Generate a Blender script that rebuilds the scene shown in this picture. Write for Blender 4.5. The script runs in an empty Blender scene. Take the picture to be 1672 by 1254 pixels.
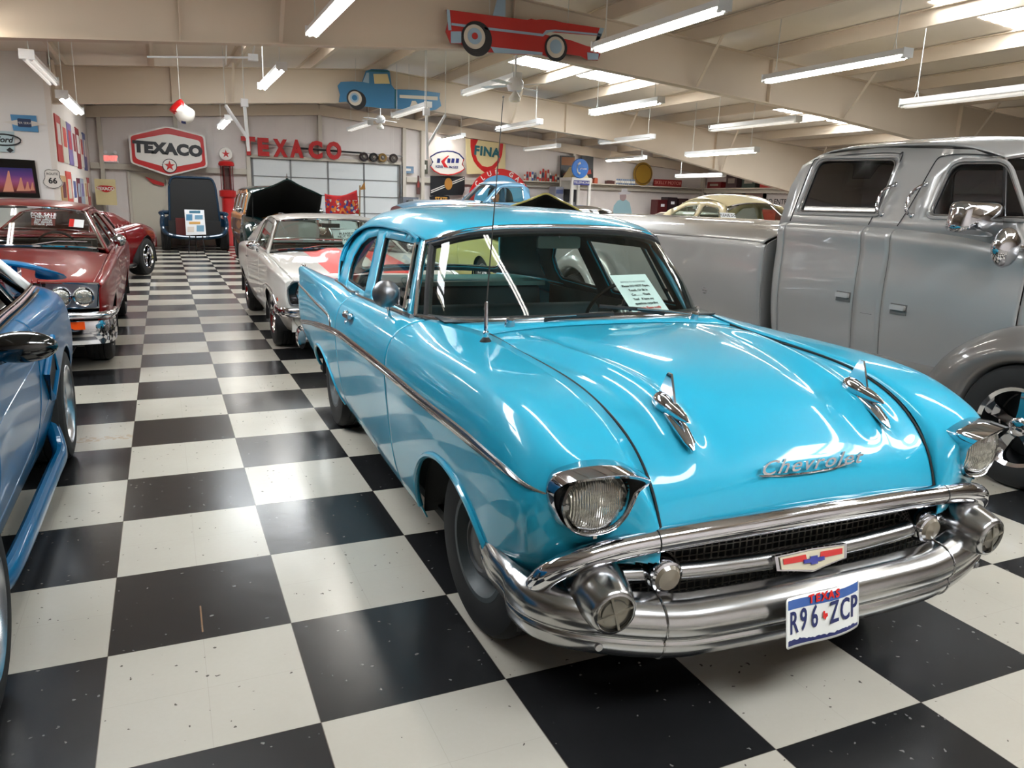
import bpy, math, random
import numpy as np
from mathutils import Matrix, Vector
from mathutils.geometry import delaunay_2d_cdt

S = bpy.context.scene
COL = S.collection
PI = math.pi
R = math.radians

# ------------------------------------------------------------------ camera
CAM = np.array([0.2698, -2.7034, 1.5545])
YAW, PITCH, ROLL, FPX = 0.4216, -0.2307, 0.0311, 1265.19
def _axes():
    f = np.array([math.sin(YAW)*math.cos(PITCH), math.cos(YAW)*math.cos(PITCH), math.sin(PITCH)])
    r = np.array([math.cos(YAW), -math.sin(YAW), 0.0]); u = np.cross(r, f)
    return r*math.cos(ROLL)+u*math.sin(ROLL), -r*math.sin(ROLL)+u*math.cos(ROLL), f
cr, cu, cf = _axes()
cd = bpy.data.cameras.new('camera'); cam = bpy.data.objects.new('camera', cd); COL.objects.link(cam)
cam.matrix_world = Matrix(((cr[0], cu[0], -cf[0], CAM[0]), (cr[1], cu[1], -cf[1], CAM[1]), (cr[2], cu[2], -cf[2], CAM[2]), (0, 0, 0, 1)))
cd.sensor_width = 36.0; cd.lens = FPX/1672*36.0; cd.clip_start = 0.02; cd.clip_end = 200
S.camera = cam
# ------------------------------------------------------------------ view and world
S.view_settings.view_transform = 'Standard'; S.view_settings.look = 'None'
S.view_settings.gamma = 1.0; S.view_settings.exposure = EXPOSURE = 0.68
S.view_settings.use_curve_mapping = False
W = bpy.data.worlds.new('world'); S.world = W; W.use_nodes = True
W.node_tree.nodes['Background'].inputs[0].default_value = (0.75, 0.85, 1.0, 1)
W.node_tree.nodes['Background'].inputs[1].default_value = 0.6
S.cycles.max_bounces = 8; S.cycles.diffuse_bounces = 3; S.cycles.glossy_bounces = 4
S.cycles.transparent_max_bounces = 24; S.cycles.transmission_bounces = 4
S.cycles.sample_clamp_indirect = 6.0
S.cycles.caustics_reflective = False; S.cycles.caustics_refractive = False
TUBE_LIT, TUBE_DIM, SKY_EMIT = 18.0, 0.3, 15.0

# ------------------------------------------------------------------ materials
def newmat(name):
    m = bpy.data.materials.new(name); m.use_nodes = True
    nt = m.node_tree; return m, nt, nt.nodes['Principled BSDF']
def srgb(c):
    if isinstance(c, str):
        c = tuple(int(c[i:i+2], 16)/255 for i in (0, 2, 4))
    return tuple((x/12.92 if x <= .04045 else ((x+.055)/1.055)**2.4) for x in c)+(1,)
_MC = {}
def mat(name, col, rough=.5, metal=0.0, coat=0.0, spec=.5, noise=0.0, nscale=20., emit=0.0, coatr=.03):
    if name in _MC: return _MC[name]
    m, nt, b = newmat(name); c = srgb(col)
    b.inputs['Base Color'].default_value = c; b.inputs['Roughness'].default_value = rough
    b.inputs['Metallic'].default_value = metal; b.inputs['Specular IOR Level'].default_value = spec
    b.inputs['Coat Weight'].default_value = coat; b.inputs['Coat Roughness'].default_value = coatr
    if emit: b.inputs['Emission Color'].default_value = c; b.inputs['Emission Strength'].default_value = emit
    if noise:
        tc = nt.nodes.new('ShaderNodeTexCoord'); n = nt.nodes.new('ShaderNodeTexNoise'); n.inputs['Scale'].default_value = nscale
        n.inputs['Detail'].default_value = 4
        mx = nt.nodes.new('ShaderNodeMix'); mx.data_type = 'RGBA'
        mx.inputs['A'].default_value = tuple(x*(1-noise) for x in c[:3])+(1,)
        mx.inputs['B'].default_value = tuple(min(1, x*(1+noise)) for x in c[:3])+(1,)
        nt.links.new(tc.outputs['Object'], n.inputs['Vector']); nt.links.new(n.outputs['Fac'], mx.inputs['Factor'])
        nt.links.new(mx.outputs['Result'], b.inputs['Base Color'])
    _MC[name] = m; return m
def paint(name, col, metal=0.0, rough=.35, coat=.8, flake=0.0):
    return mat(name, col, rough=rough, metal=metal, coat=coat, spec=.15, noise=flake, nscale=900., coatr=.015)
def glassmat(name, tint=(.86, .93, .9), dark=1.0):
    if name in _MC: return _MC[name]
    m = bpy.data.materials.new(name); m.use_nodes = True; nt = m.node_tree; nt.nodes.clear()
    o = nt.nodes.new('ShaderNodeOutputMaterial'); mx = nt.nodes.new('ShaderNodeMixShader')
    t = nt.nodes.new('ShaderNodeBsdfTransparent'); g = nt.nodes.new('ShaderNodeBsdfGlossy')
    t.inputs['Color'].default_value = tuple(x*dark for x in tint)+(1,); g.inputs['Roughness'].default_value = .02
    fr = nt.nodes.new('ShaderNodeFresnel'); ge = nt.nodes.new('ShaderNodeNewGeometry'); mi = nt.nodes.new('ShaderNodeMapRange')
    mi.inputs['To Min'].default_value = 1.5; mi.inputs['To Max'].default_value = 1/1.5; nt.links.new(ge.outputs['Backfacing'], mi.inputs['Value']); nt.links.new(mi.outputs[0], fr.inputs['IOR'])
    nt.links.new(fr.outputs[0], mx.inputs[0]); nt.links.new(t.outputs[0], mx.inputs[1]); nt.links.new(g.outputs[0], mx.inputs[2])
    nt.links.new(mx.outputs[0], o.inputs[0]); _MC[name] = m; return m
def emitmat(name, col, s):
    if name in _MC: return _MC[name]
    m, nt, b = newmat(name)
    b.inputs['Base Color'].default_value = (.8, .8, .8, 1); b.inputs['Emission Color'].default_value = srgb(col)
    b.inputs['Emission Strength'].default_value = s; _MC[name] = m; return m

CHROME = mat('chrome', (.82, .82, .84), rough=.06, metal=1.0)
CHROME_WORN = mat('worn_chrome', (.68, .68, .68), rough=.20, metal=1.0, noise=.06, nscale=40)
STEEL = mat('brushed_steel', (.66, .66, .67), rough=.28, metal=1.0)
RUBBER = mat('tire_rubber', (.085, .085, .088), rough=.75, noise=.15, nscale=60)
BLACK = mat('matte_black', (.05, .05, .055), rough=.7)
GLOSSBLACK = mat('gloss_black', (.02, .02, .022), rough=.15, coat=1)
WHITE = mat('white_enamel', (.93, .93, .92), rough=.4)
PAPER = mat('paper_white', (.92, .93, .94), rough=.6)
INK = mat('black_ink', (.10, .10, .12), rough=.6)
REDINK = mat('red_ink', (.80, .12, .10), rough=.6)
REDPAINT = mat('sign_red', (.76, .10, .10), rough=.35)
GLASS = glassmat('clear_glass')
GLASS_SIDE = glassmat('side_glass', (.93, .96, .94))
GLASS_DARK = glassmat('dark_glass', (.30, .31, .33))
GLASS_GREEN = glassmat('green_glass', (.80, .92, .88))

# ------------------------------------------------------------------ mesh helpers
def mk(name, V, F, m, parent=None, smooth=True, sharp=None, solid=0.0, mi=None, solid_off=-1.0):
    me = bpy.data.meshes.new(name); me.from_pydata([tuple(map(float, v)) for v in V], [], [tuple(map(int, f)) for f in F])
    for mm in (m if isinstance(m, (list, tuple)) else [m]): me.materials.append(mm)
    if mi is not None: me.polygons.foreach_set('material_index', list(mi))
    if smooth: me.polygons.foreach_set('use_smooth', [True]*len(me.polygons))
    me.validate(); me.update()
    if smooth and sharp: me.set_sharp_from_angle(angle=R(sharp))
    o = bpy.data.objects.new(name, me); COL.objects.link(o)
    if parent is not None: o.parent = parent
    if solid:
        s = o.modifiers.new('thickness', 'SOLIDIFY'); s.thickness = solid; s.offset = solid_off
    return o
def tag(o, label, cat, group=None, kind=None):
    if label: o['label'] = label
    if cat: o['category'] = cat
    if group: o['group'] = group
    if kind: o['kind'] = kind
    return o
def thing(name, label, cat, loc=(0, 0, 0), rz=0.0, group=None, scale=None):
    o = bpy.data.objects.new(name, None); COL.objects.link(o); o.location = loc; o.rotation_euler = (0, 0, rz)
    o.empty_display_size = .1
    return tag(o, label, cat, group)
def copy_tree(o, parent=None):
    c = o.copy(); COL.objects.link(c)
    if parent is not None: c.parent = parent
    for ch in list(o.children): copy_tree(ch, c)
    return c
def rotm(axis, ang): return np.array(Matrix.Rotation(ang, 3, axis))
def basis(d, up=(0, 0, 1)):
    d = np.array(d, float); d /= np.linalg.norm(d); up = np.array(up, float)
    if abs(d@up) > .98: up = np.array([1., 0, 0])
    a = np.cross(up, d); a /= np.linalg.norm(a); b = np.cross(d, a); return a, b, d
class MB:
    def __init__(s): s.v = []; s.f = []; s.m = []; s.T = None
    def add(s, V, F, mi=0):
        n = len(s.v); V = np.asarray(V, float)
        if s.T is not None:
            A = np.array(s.T)[:3]; V = V@A[:, :3].T+A[:, 3]
        s.v.extend(V.tolist()); s.f.extend([tuple(i+n for i in f) for f in F]); s.m.extend([mi]*len(F)); return s
    def box(s, c, d, rz=0., mi=0, rot=None):
        c = np.array(c, float); h = np.array(d, float)/2
        P = np.array([[x, y, z] for x in (-1, 1) for y in (-1, 1) for z in (-1, 1)])*h
        if rz: P = P@rotm('Z', rz).T
        if rot is not None: P = P@np.array(rot).T
        return s.add(P+c, [(0, 1, 3, 2), (4, 6, 7, 5), (0, 4, 5, 1), (2, 3, 7, 6), (0, 2, 6, 4), (1, 5, 7, 3)], mi)
    def bar(s, p, q, w, h, mi=0, up=(0, 0, 1)):
        p = np.array(p, float); q = np.array(q, float); a, b, d = basis(q-p, up)
        V = [e+a*i*w/2+b*j*h/2 for e in (p, q) for i, j in ((-1, -1), (1, -1), (1, 1), (-1, 1))]
        return s.add(V, [(3, 2, 1, 0), (4, 5, 6, 7), (0, 1, 5, 4), (1, 2, 6, 5), (2, 3, 7, 6), (3, 0, 4, 7)], mi)
    def cyl(s, p, q, r, r2=None, n=16, mi=0, cap=True):
        p = np.array(p, float); q = np.array(q, float); a, b, d = basis(q-p); r2 = r if r2 is None else r2
        th = np.arange(n)*2*PI/n; V = [p+r*(a*math.cos(t)+b*math.sin(t)) for t in th]+[q+r2*(a*math.cos(t)+b*math.sin(t)) for t in th]
        F = [(i, (i+1) % n, n+(i+1) % n, n+i) for i in range(n)]
        if cap: F += [tuple(range(n-1, -1, -1)), tuple(range(n, 2*n))]
        return s.add(V, F, mi)
    def lathe(s, prof, c=(0, 0, 0), axis=(0, 0, 1), n=32, mi=0, sx=1., sy=1., a0=0., a1=2*PI, up=(0, 0, 1)):
        # prof: list of (radius, distance along axis)
        c = np.array(c, float); a, b, d = basis(axis, up); full = abs(a1-a0-2*PI) < 1e-6; m = n if full else n+1
        V = []
        for r, h in prof:
            for k in range(m):
                t = a0+(a1-a0)*k/n; V.append(c+d*h+a*r*sx*math.cos(t)+b*r*sy*math.sin(t))
        F = []
        for i in range(len(prof)-1):
            for k in range(n):
                k2 = (k+1) % m; F.append((i*m+k, i*m+k2, (i+1)*m+k2, (i+1)*m+k))
        return s.add(V, F, mi)
    def tube(s, path, r, n=10, closed=False, mi=0, w=None, up=(0, 0, 1), cap=True):
        # r: radius (scalar or list); w: half height across 'up' direction (ellipse)
        P = np.array(path, float); N = len(P); V = []
        rr = np.full(N, r) if np.isscalar(r) else np.array(r, float); ww = rr if w is None else (np.full(N, w) if np.isscalar(w) else np.array(w, float))
        for i in range(N):
            if closed: d = P[(i+1) % N]-P[i-1]
            else: d = P[min(i+1, N-1)]-P[max(i-1, 0)]
            a, b, d = basis(d, up)
            for k in range(n):
                t = 2*PI*k/n+PI/n; V.append(P[i]+a*rr[i]*math.cos(t)+b*ww[i]*math.sin(t))
        F = []
        for i in range(N if closed else N-1):
            j = (i+1) % N
            for k in range(n): F.append((i*n+k, i*n+(k+1) % n, j*n+(k+1) % n, j*n+k))
        if cap and not closed: F += [tuple(range(n-1, -1, -1)), tuple(range((N-1)*n, N*n))]
        return s.add(V, F, mi)
    def sphere(s, c, r, n=16, mi=0, sz=(1, 1, 1)):
        V = []; F = []; m = n//2
        for i in range(m+1):
            for k in range(n):
                a = PI*i/m; t = 2*PI*k/n
                V.append(np.array(c)+r*np.array([math.sin(a)*math.cos(t)*sz[0], math.sin(a)*math.sin(t)*sz[1], math.cos(a)*sz[2]]))
        for i in range(m):
            for k in range(n): F.append((i*n+k, (i+1)*n+k, (i+1)*n+(k+1) % n, i*n+(k+1) % n))
        return s.add(V, F, mi)
    def prism(s, poly, o, ux, uy, depth, mi=0, mside=None):
        # 2-D polygon in plane (ux,uy) at o, extruded along ux x uy by depth
        o = np.array(o, float); ux = np.array(ux, float); uy = np.array(uy, float); nrm = np.cross(ux, uy); nrm /= np.linalg.norm(nrm)
        poly = np.array(poly, float); ar = np.sum(poly[:, 0]*np.roll(poly[:, 1], -1)-np.roll(poly[:, 0], -1)*poly[:, 1])
        if ar < 0: poly = poly[::-1]
        n = len(poly); A = [o+ux*p[0]+uy*p[1] for p in poly]; B = [a+nrm*depth for a in A]
        if depth < 0: A, B = B, A
        s.add(A+B, [tuple(range(n-1, -1, -1)), tuple(range(n, 2*n))], mi)
        return s.add(A+B, [(i, (i+1) % n, n+(i+1) % n, n+i) for i in range(n)], mi if mside is None else mside)
    def build(s, name, m, parent=None, smooth=True, sharp=35, **k):
        return mk(name, s.v, s.f, m, parent, smooth=smooth, sharp=sharp, mi=s.m, **k)

# ---- B-spline nets
def bsbasis(n, t, deg=3):
    deg = min(deg, n-1); kn = np.concatenate([np.zeros(deg), np.linspace(0, 1, n-deg+1), np.ones(deg)])
    t = np.clip(np.asarray(t, float), 0, 1-1e-9); B = np.zeros((len(t), len(kn)-1))
    for i in range(len(kn)-1): B[:, i] = (t >= kn[i]) & (t < kn[i+1])
    for d in range(1, deg+1):
        N = np.zeros((len(t), len(kn)-1-d))
        for i in range(len(kn)-1-d):
            a = kn[i+d]-kn[i]; b = kn[i+d+1]-kn[i+1]
            if a > 0: N[:, i] += (t-kn[i])/a*B[:, i]
            if b > 0: N[:, i] += (kn[i+d+1]-t)/b*B[:, i+1]
        B = N
    return B
def greville(n, deg=3):
    deg = min(deg, n-1); kn = np.concatenate([np.zeros(deg), np.linspace(0, 1, n-deg+1), np.ones(deg)])
    return np.array([kn[i+1:i+deg+1].mean() for i in range(n)])
def tighten(P, it=2):
    # move control points so the surface passes closer to the given points (P: n x ... )
    n = P.shape[0]; B = bsbasis(n, greville(n)); Q = P.copy()
    for _ in range(it): Q = Q+(P-np.tensordot(B, Q, (1, 0)))*.8
    return Q
class Net:
    def __init__(s, P, it=2):
        P = np.array(P, float); P = tighten(P, it); P = np.swapaxes(tighten(np.swapaxes(P, 0, 1), it), 0, 1); s.P = P
    def ev(s, u, v):       # grid eval
        A = bsbasis(s.P.shape[0], u); B = bsbasis(s.P.shape[1], v)
        return np.einsum('ui,ijk,vj->uvk', A, s.P, B)
    def pts(s, uv):        # scattered
        uv = np.asarray(uv, float); A = bsbasis(s.P.shape[0], uv[:, 0]); B = bsbasis(s.P.shape[1], uv[:, 1])
        return np.einsum('ni,ijk,nj->nk', A, s.P, B)
def curve(P, n=60, it=3, t=None):
    P = tighten(np.array(P, float), it); return bsbasis(len(P), np.linspace(0, 1, n) if t is None else t)@P
def gridfaces(nu, nv, flip=False, closed_u=False):
    F = []
    for i in range(nu if closed_u else nu-1):
        j = (i+1) % nu
        for k in range(nv-1):
            q = (i*nv+k, j*nv+k, j*nv+k+1, i*nv+k+1); F.append(q[::-1] if flip else q)
    return F
def gridobj(name, G, m, parent=None, flip=False, solid=.006, sharp=None, closed_u=False):
    nu, nv = G.shape[:2]; return mk(name, G.reshape(-1, 3), gridfaces(nu, nv, flip, closed_u), m, parent, solid=solid, sharp=sharp)
def inside(poly, P):
    x, y = P[:, 0], P[:, 1]; c = np.zeros(len(P), bool); n = len(poly)
    for i in range(n):
        x1, y1 = poly[i]; x2, y2 = poly[(i+1) % n]
        k = ((y1 > y) != (y2 > y)) & (x < (x2-x1)*(y-y1)/((y2-y1) if y2 != y1 else 1e-12)+x1); c ^= k
    return c
def resample(poly, h, closed=True):
    P = np.array(poly, float); Q = []
    for i in range(len(P) if closed else len(P)-1):
        a, b = P[i], P[(i+1) % len(P)]; k = max(1, int(np.ceil(np.linalg.norm(b-a)/h)))
        for j in range(k): Q.append(a+(b-a)*j/k)
    if not closed: Q.append(P[-1])
    return np.array(Q)
def roundpoly(P, r, k=5):
    P = np.array(P, float); n = len(P); Q = []
    rr = [r]*n if np.isscalar(r) else r
    for i in range(n):
        a, b, c = P[i-1], P[i], P[(i+1) % n]; d1 = a-b; d2 = c-b; l1 = np.linalg.norm(d1); l2 = np.linalg.norm(d2)
        q = min(rr[i], l1*.45, l2*.45); p1 = b+d1/l1*q; p2 = b+d2/l2*q
        if q < 1e-6: Q.append(b); continue
        for j in range(k+1):
            t = j/k; Q.append((1-t)**2*p1+2*t*(1-t)*b+t*t*p2)
    return np.array(Q)
def inner_lining(o, m):
    o.data.materials.append(m); o.modifiers['thickness'].material_offset = 1; return o
def panel(name, outer, holes, fmap, m, parent=None, h=.05, solid=.006, outward=None, flip=False, off=-1.0):
    outer = resample(outer, h); holes = [resample(q, h) for q in holes]
    V = [tuple(p) for p in outer]; E = [(i, (i+1) % len(outer)) for i in range(len(outer))]
    for q in holes:
        n = len(V); V += [tuple(p) for p in q]; E += [(n+i, n+(i+1) % len(q)) for i in range(len(q))]
    lo = outer.min(0); hi = outer.max(0)
    gx, gy = np.meshgrid(np.arange(lo[0]+h/2, hi[0], h), np.arange(lo[1]+h/2, hi[1], h)); G = np.stack([gx.ravel(), gy.ravel()], 1)
    G = G[inside(outer, G)]
    for q in holes: G = G[~inside(q, G)] if len(G) else G
    B = np.array(V)
    if len(G):
        d = np.min(np.linalg.norm(G[:, None]-B[None], axis=2), 1); G = G[d > h*.45]
    V += [tuple(p) for p in G]
    r = delaunay_2d_cdt([Vector(p) for p in V], E, [], 0, 1e-7)
    P = np.array([tuple(p) for p in r[0]]); F = [tuple(f) for f in r[2]]
    c = np.array([P[list(f)].mean(0) for f in F]); k = inside(outer, c)
    for q in holes: k &= ~inside(q, c)
    F = [f for f, kk in zip(F, k) if kk]
    X = np.asarray(fmap(P), float)
    if outward is not None:
        s = 0
        for f in F[::max(1, len(F)//40)]:
            a, b, c3 = X[f[0]], X[f[1]], X[f[2]]; s += np.cross(b-a, c3-a)@np.array(outward)
        if s < 0: F = [f[::-1] for f in F]
    if flip: F = [f[::-1] for f in F]
    return mk(name, X, F, m, parent, solid=solid, solid_off=off)
def textobj(name, body, size, o, ux, uy, m, parent=None, depth=.004, bold=0.0, align='CENTER', sx=1.0, shear=0., yalign='CENTER', spacing=1.0):
    cu_ = bpy.data.curves.new('t', 'FONT'); cu_.body = body; cu_.size = size; cu_.align_x = align; cu_.align_y = yalign
    cu_.extrude = depth/2; cu_.offset = bold; cu_.shear = shear; cu_.resolution_u = 3; cu_.space_character = spacing
    t = bpy.data.objects.new('t', cu_); COL.objects.link(t); bpy.context.view_layer.update()
    me = bpy.data.meshes.new_from_object(t.evaluated_get(bpy.context.evaluated_depsgraph_get()))
    bpy.data.objects.remove(t); me.name = name
    ux = np.array(ux, float); uy = np.array(uy, float); n = np.cross(ux, uy); o = np.array(o, float)
    n = n/np.linalg.norm(n)
    me.transform(Matrix(((ux[0]*sx, uy[0], n[0], o[0]), (ux[1]*sx, uy[1], n[1], o[1]), (ux[2]*sx, uy[2], n[2], o[2]), (0, 0, 0, 1))))
    me.materials.clear(); me.materials.append(m)
    ob = bpy.data.objects.new(name, me); COL.objects.link(ob)
    if parent is not None: ob.parent = parent
    return ob
def mirror(G, s):      # multiply x by s
    G = G.copy(); G[..., 0] *= s; return G
def lerp(a, b, t): return a+(b-a)*t
def smoothstep(a, b, x): t = np.clip((x-a)/(b-a), 0, 1); return t*t*(3-2*t)
def ray(px, py): return cf+cr*(px-836)/FPX+cu*(627-py)/FPX
def at_y(px, py, Y): d = ray(px, py); return CAM+d*((Y-CAM[1])/d[1])
def at_z(px, py, Z): d = ray(px, py); return CAM+d*((Z-CAM[2])/d[2])
def at_x(px, py, X): d = ray(px, py); return CAM+d*((X-CAM[0])/d[0])
# ------------------------------------------------------------------ setting
T = .6096
def struct(o, kind='structure'): o['kind'] = kind; return o
def floor_mat():
    m, nt, b = newmat('checker_floor'); N = nt.nodes.new; L = nt.links.new
    def math_(op, a, bb=None, c=None):
        n = N('ShaderNodeMath'); n.operation = op
        for i, x in enumerate((a, bb, c)):
            if x is None: continue
            if isinstance(x, (int, float)): n.inputs[i].default_value = x
            else: L(x, n.inputs[i])
        return n.outputs[0]
    tc = N('ShaderNodeTexCoord'); sep = N('ShaderNodeSeparateXYZ'); L(tc.outputs['Object'], sep.inputs[0])
    u = math_('DIVIDE', sep.outputs[0], T); v = math_('DIVIDE', sep.outputs[1], T)
    fu = math_('FLOOR', u); fv = math_('FLOOR', v)
    par = math_('PINGPONG', math_('ADD', fu, fv), 1.0)       # 0 even (black), 1 odd (white)
    # fine seams between the 12 inch tiles
    def seam(x, w):
        f = math_('FRACT', x); return math_('LESS_THAN', math_('MINIMUM', f, math_('SUBTRACT', 1.0, f)), w)
    s1 = math_('MAXIMUM', seam(u, .0035), seam(v, .0022))
    s2 = math_('MAXIMUM', seam(math_('MULTIPLY', u, 2.0), .0035), seam(math_('MULTIPLY', v, 2.0), .003))
    vor = N('ShaderNodeTexVoronoi'); vor.inputs['Scale'].default_value = 31; mp = N('ShaderNodeMapping')
    nz = N('ShaderNodeTexNoise'); nz.inputs['Scale'].default_value = 40; nz.inputs['Detail'].default_value = 2
    L(tc.outputs['Object'], nz.inputs['Vector'])
    vm = N('ShaderNodeVectorMath'); vm.operation = 'MULTIPLY_ADD'; L(nz.outputs['Color'], vm.inputs[0]); vm.inputs[1].default_value = (.03, .03, 0)
    L(tc.outputs['Object'], vm.inputs[2]); L(vm.outputs[0], vor.inputs['Vector'])
    # speck size differs per cell: threshold depends on the cell's random colour
    sepc = N('ShaderNodeSeparateColor'); L(vor.outputs['Color'], sepc.inputs[0])
    thr = math_('MULTIPLY', math_('SUBTRACT', sepc.outputs[0], .52), .36)
    speck = math_('LESS_THAN', vor.outputs['Distance'], thr)
    n2 = N('ShaderNodeTexNoise'); n2.inputs['Scale'].default_value = 1.4; n2.inputs['Detail'].default_value = 6; L(tc.outputs['Object'], n2.inputs['Vector'])
    n3 = N('ShaderNodeTexNoise'); n3.inputs['Scale'].default_value = 60; n3.inputs['Detail'].default_value = 3; L(tc.outputs['Object'], n3.inputs['Vector'])
    def mix(f, a, bb):
        n = N('ShaderNodeMix'); n.data_type = 'RGBA'
        if isinstance(f, (int, float)): n.inputs['Factor'].default_value = f
        else: L(f, n.inputs['Factor'])
        for k, x in (('A', a), ('B', bb)):
            if isinstance(x, tuple): n.inputs[k].default_value = x
            else: L(x, n.inputs[k])
        return n.outputs['Result']
    white = mix(n2.outputs['Fac'], srgb('a9a397'), srgb('c2bcb0')); white = mix(math_('MULTIPLY', n3.outputs['Fac'], .35), white, srgb('aea698'))
    white = mix(speck, white, srgb('5c5750'))
    black = mix(n2.outputs['Fac'], srgb('1a1a1b'), srgb('242425')); black = mix(math_('MULTIPLY', speck, .6), black, srgb('8a8883'))
    c = mix(par, black, white); c = mix(math_('MULTIPLY', s2, .12), c, srgb('40302a')); c = mix(math_('MULTIPLY', s1, .55), c, srgb('3a2c28'))
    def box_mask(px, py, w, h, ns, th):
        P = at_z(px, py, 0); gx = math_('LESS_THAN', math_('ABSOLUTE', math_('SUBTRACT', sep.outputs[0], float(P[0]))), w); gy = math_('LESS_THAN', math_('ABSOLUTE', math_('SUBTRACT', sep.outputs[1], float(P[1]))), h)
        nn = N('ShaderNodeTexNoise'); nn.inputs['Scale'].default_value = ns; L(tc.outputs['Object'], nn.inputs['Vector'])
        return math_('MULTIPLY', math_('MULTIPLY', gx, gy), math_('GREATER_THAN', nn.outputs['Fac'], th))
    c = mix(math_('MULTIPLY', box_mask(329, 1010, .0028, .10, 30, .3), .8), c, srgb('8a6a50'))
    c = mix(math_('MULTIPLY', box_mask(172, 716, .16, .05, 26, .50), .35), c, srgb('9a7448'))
    L(c, b.inputs['Base Color'])
    ro = math_('MULTIPLY_ADD', n2.outputs['Fac'], .16, .15); L(ro, b.inputs['Roughness']); b.inputs['Specular IOR Level'].default_value = .5
    bp = N('ShaderNodeBump'); bp.inputs['Strength'].default_value = .05; bp.inputs['Distance'].default_value = .02
    n4 = N('ShaderNodeTexNoise'); n4.inputs['Scale'].default_value = 7; n4.inputs['Detail'].default_value = 3; L(tc.outputs['Object'], n4.inputs['Vector'])
    L(n4.outputs['Fac'], bp.inputs['Height']); L(bp.outputs[0], b.inputs['Normal'])
    return m
XL, XR, YB, YF, XP, YP = -8.0, 19.8, 23.0, -7.0, -1.52, 15.0
WALLM = mat('wall_liner', (.88, .85, .82), rough=.55, noise=.04, nscale=3)
WALLW = mat('wall_white', (.90, .89, .88), rough=.6, noise=.03, nscale=3)
BEAM = mat('beam_cream', (.82, .755, .675), rough=.5, noise=.03, nscale=2)
CEIL = mat('ceiling_liner', (.88, .83, .77), rough=.5, noise=.05, nscale=1.5)
GIRT = mat('girt_cream', (.78, .745, .69), rough=.5)
RIDGE = 4.9
def zroof(x): return 4.52-.078*abs(x-RIDGE)
def ztop(x): return zroof(x)-.22
def zbot(x, k=1.0):
    d = x-RIDGE; return 3.62-.078*abs(d)-(.10*max(0, d-6)*k)
b = MB(); b.add([(XL, YF, 0), (XR, YF, 0), (XR, YB, 0), (XL, YB, 0), (XL, YF, -.1), (XR, YF, -.1), (XR, YB, -.1), (XL, YB, -.1)], [(0, 1, 2, 3), (7, 6, 5, 4)])
struct(b.build('floor', floor_mat(), smooth=False))
def wallmat(name, base, spacing, axis, amt=.10):
    m, nt, bs = newmat(name); N = nt.nodes.new; L = nt.links.new
    tc = N('ShaderNodeTexCoord'); sp = N('ShaderNodeSeparateXYZ'); L(tc.outputs['Object'], sp.inputs[0])
    mt = N('ShaderNodeMath'); mt.operation = 'DIVIDE'; L(sp.outputs[axis], mt.inputs[0]); mt.inputs[1].default_value = spacing
    fr = N('ShaderNodeMath'); fr.operation = 'FRACT'; L(mt.outputs[0], fr.inputs[0])
    pp = N('ShaderNodeMath'); pp.operation = 'LESS_THAN'; L(fr.outputs[0], pp.inputs[0]); pp.inputs[1].default_value = .12
    bp = N('ShaderNodeBump'); bp.inputs['Distance'].default_value = .01; bp.inputs['Strength'].default_value = .7; L(pp.outputs[0], bp.inputs['Height'])
    L(bp.outputs[0], bs.inputs['Normal']); n = N('ShaderNodeTexNoise'); n.inputs['Scale'].default_value = 2; n.inputs['Detail'].default_value = 5
    L(tc.outputs['Object'], n.inputs['Vector']); mx = N('ShaderNodeMix'); mx.data_type = 'RGBA'; L(n.outputs['Fac'], mx.inputs['Factor'])
    c = srgb(base); mx.inputs['A'].default_value = tuple(q*(1-amt) for q in c[:3])+(1,); mx.inputs['B'].default_value = tuple(min(1, q*(1+amt*.5)) for q in c[:3])+(1,)
    L(mx.outputs['Result'], bs.inputs['Base Color']); bs.inputs['Roughness'].default_value = .45; return m
WBACK = wallmat('back_wall_liner', (.90, .86, .84), .9, 0)
WSIDE = wallmat('side_wall_liner', (.84, .78, .76), .9, 1)
def wall(name, p, q, m, nrm):
    # vertical wall p->q (xy) up to the roof, 10 cm thick outwards
    b = MB(); p = np.array(p, float); q = np.array(q, float); n = 24; pts = [p+(q-p)*i/n for i in range(n+1)]
    nr = np.array([nrm[0], nrm[1]])*-.1; V = []
    for a in pts: V += [(a[0], a[1], 0), (a[0], a[1], zroof(a[0])), (a[0]+nr[0], a[1]+nr[1], zroof(a[0])), (a[0]+nr[0], a[1]+nr[1], 0)]
    F = []
    for i in range(n):
        for k in range(4): F.append((i*4+k, i*4+(k+1) % 4, (i+1)*4+(k+1) % 4, (i+1)*4+k))
    F += [(0, 1, 2, 3), (n*4+3, n*4+2, n*4+1, n*4)]
    b.add(V, F); return struct(b.build(name, m, smooth=False))
wall('wall_back', (XP-.1, YB), (XR+.1, YB), WBACK, (0, -1))
wall('wall_right', (XR, YF), (XR, YB), WSIDE, (-1, 0))
wall('wall_left', (XL, YF), (XL, YP), WSIDE, (1, 0))
wall('wall_front', (XL-.1, YF), (XR+.1, YF), WBACK, (0, 1))
wall('wall_partition', (XL, YP), (XP-.1, YP), WALLW, (0, -1))
wall('wall_partition_side', (XP, YP), (XP, YB), WALLM, (1, 0))
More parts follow.
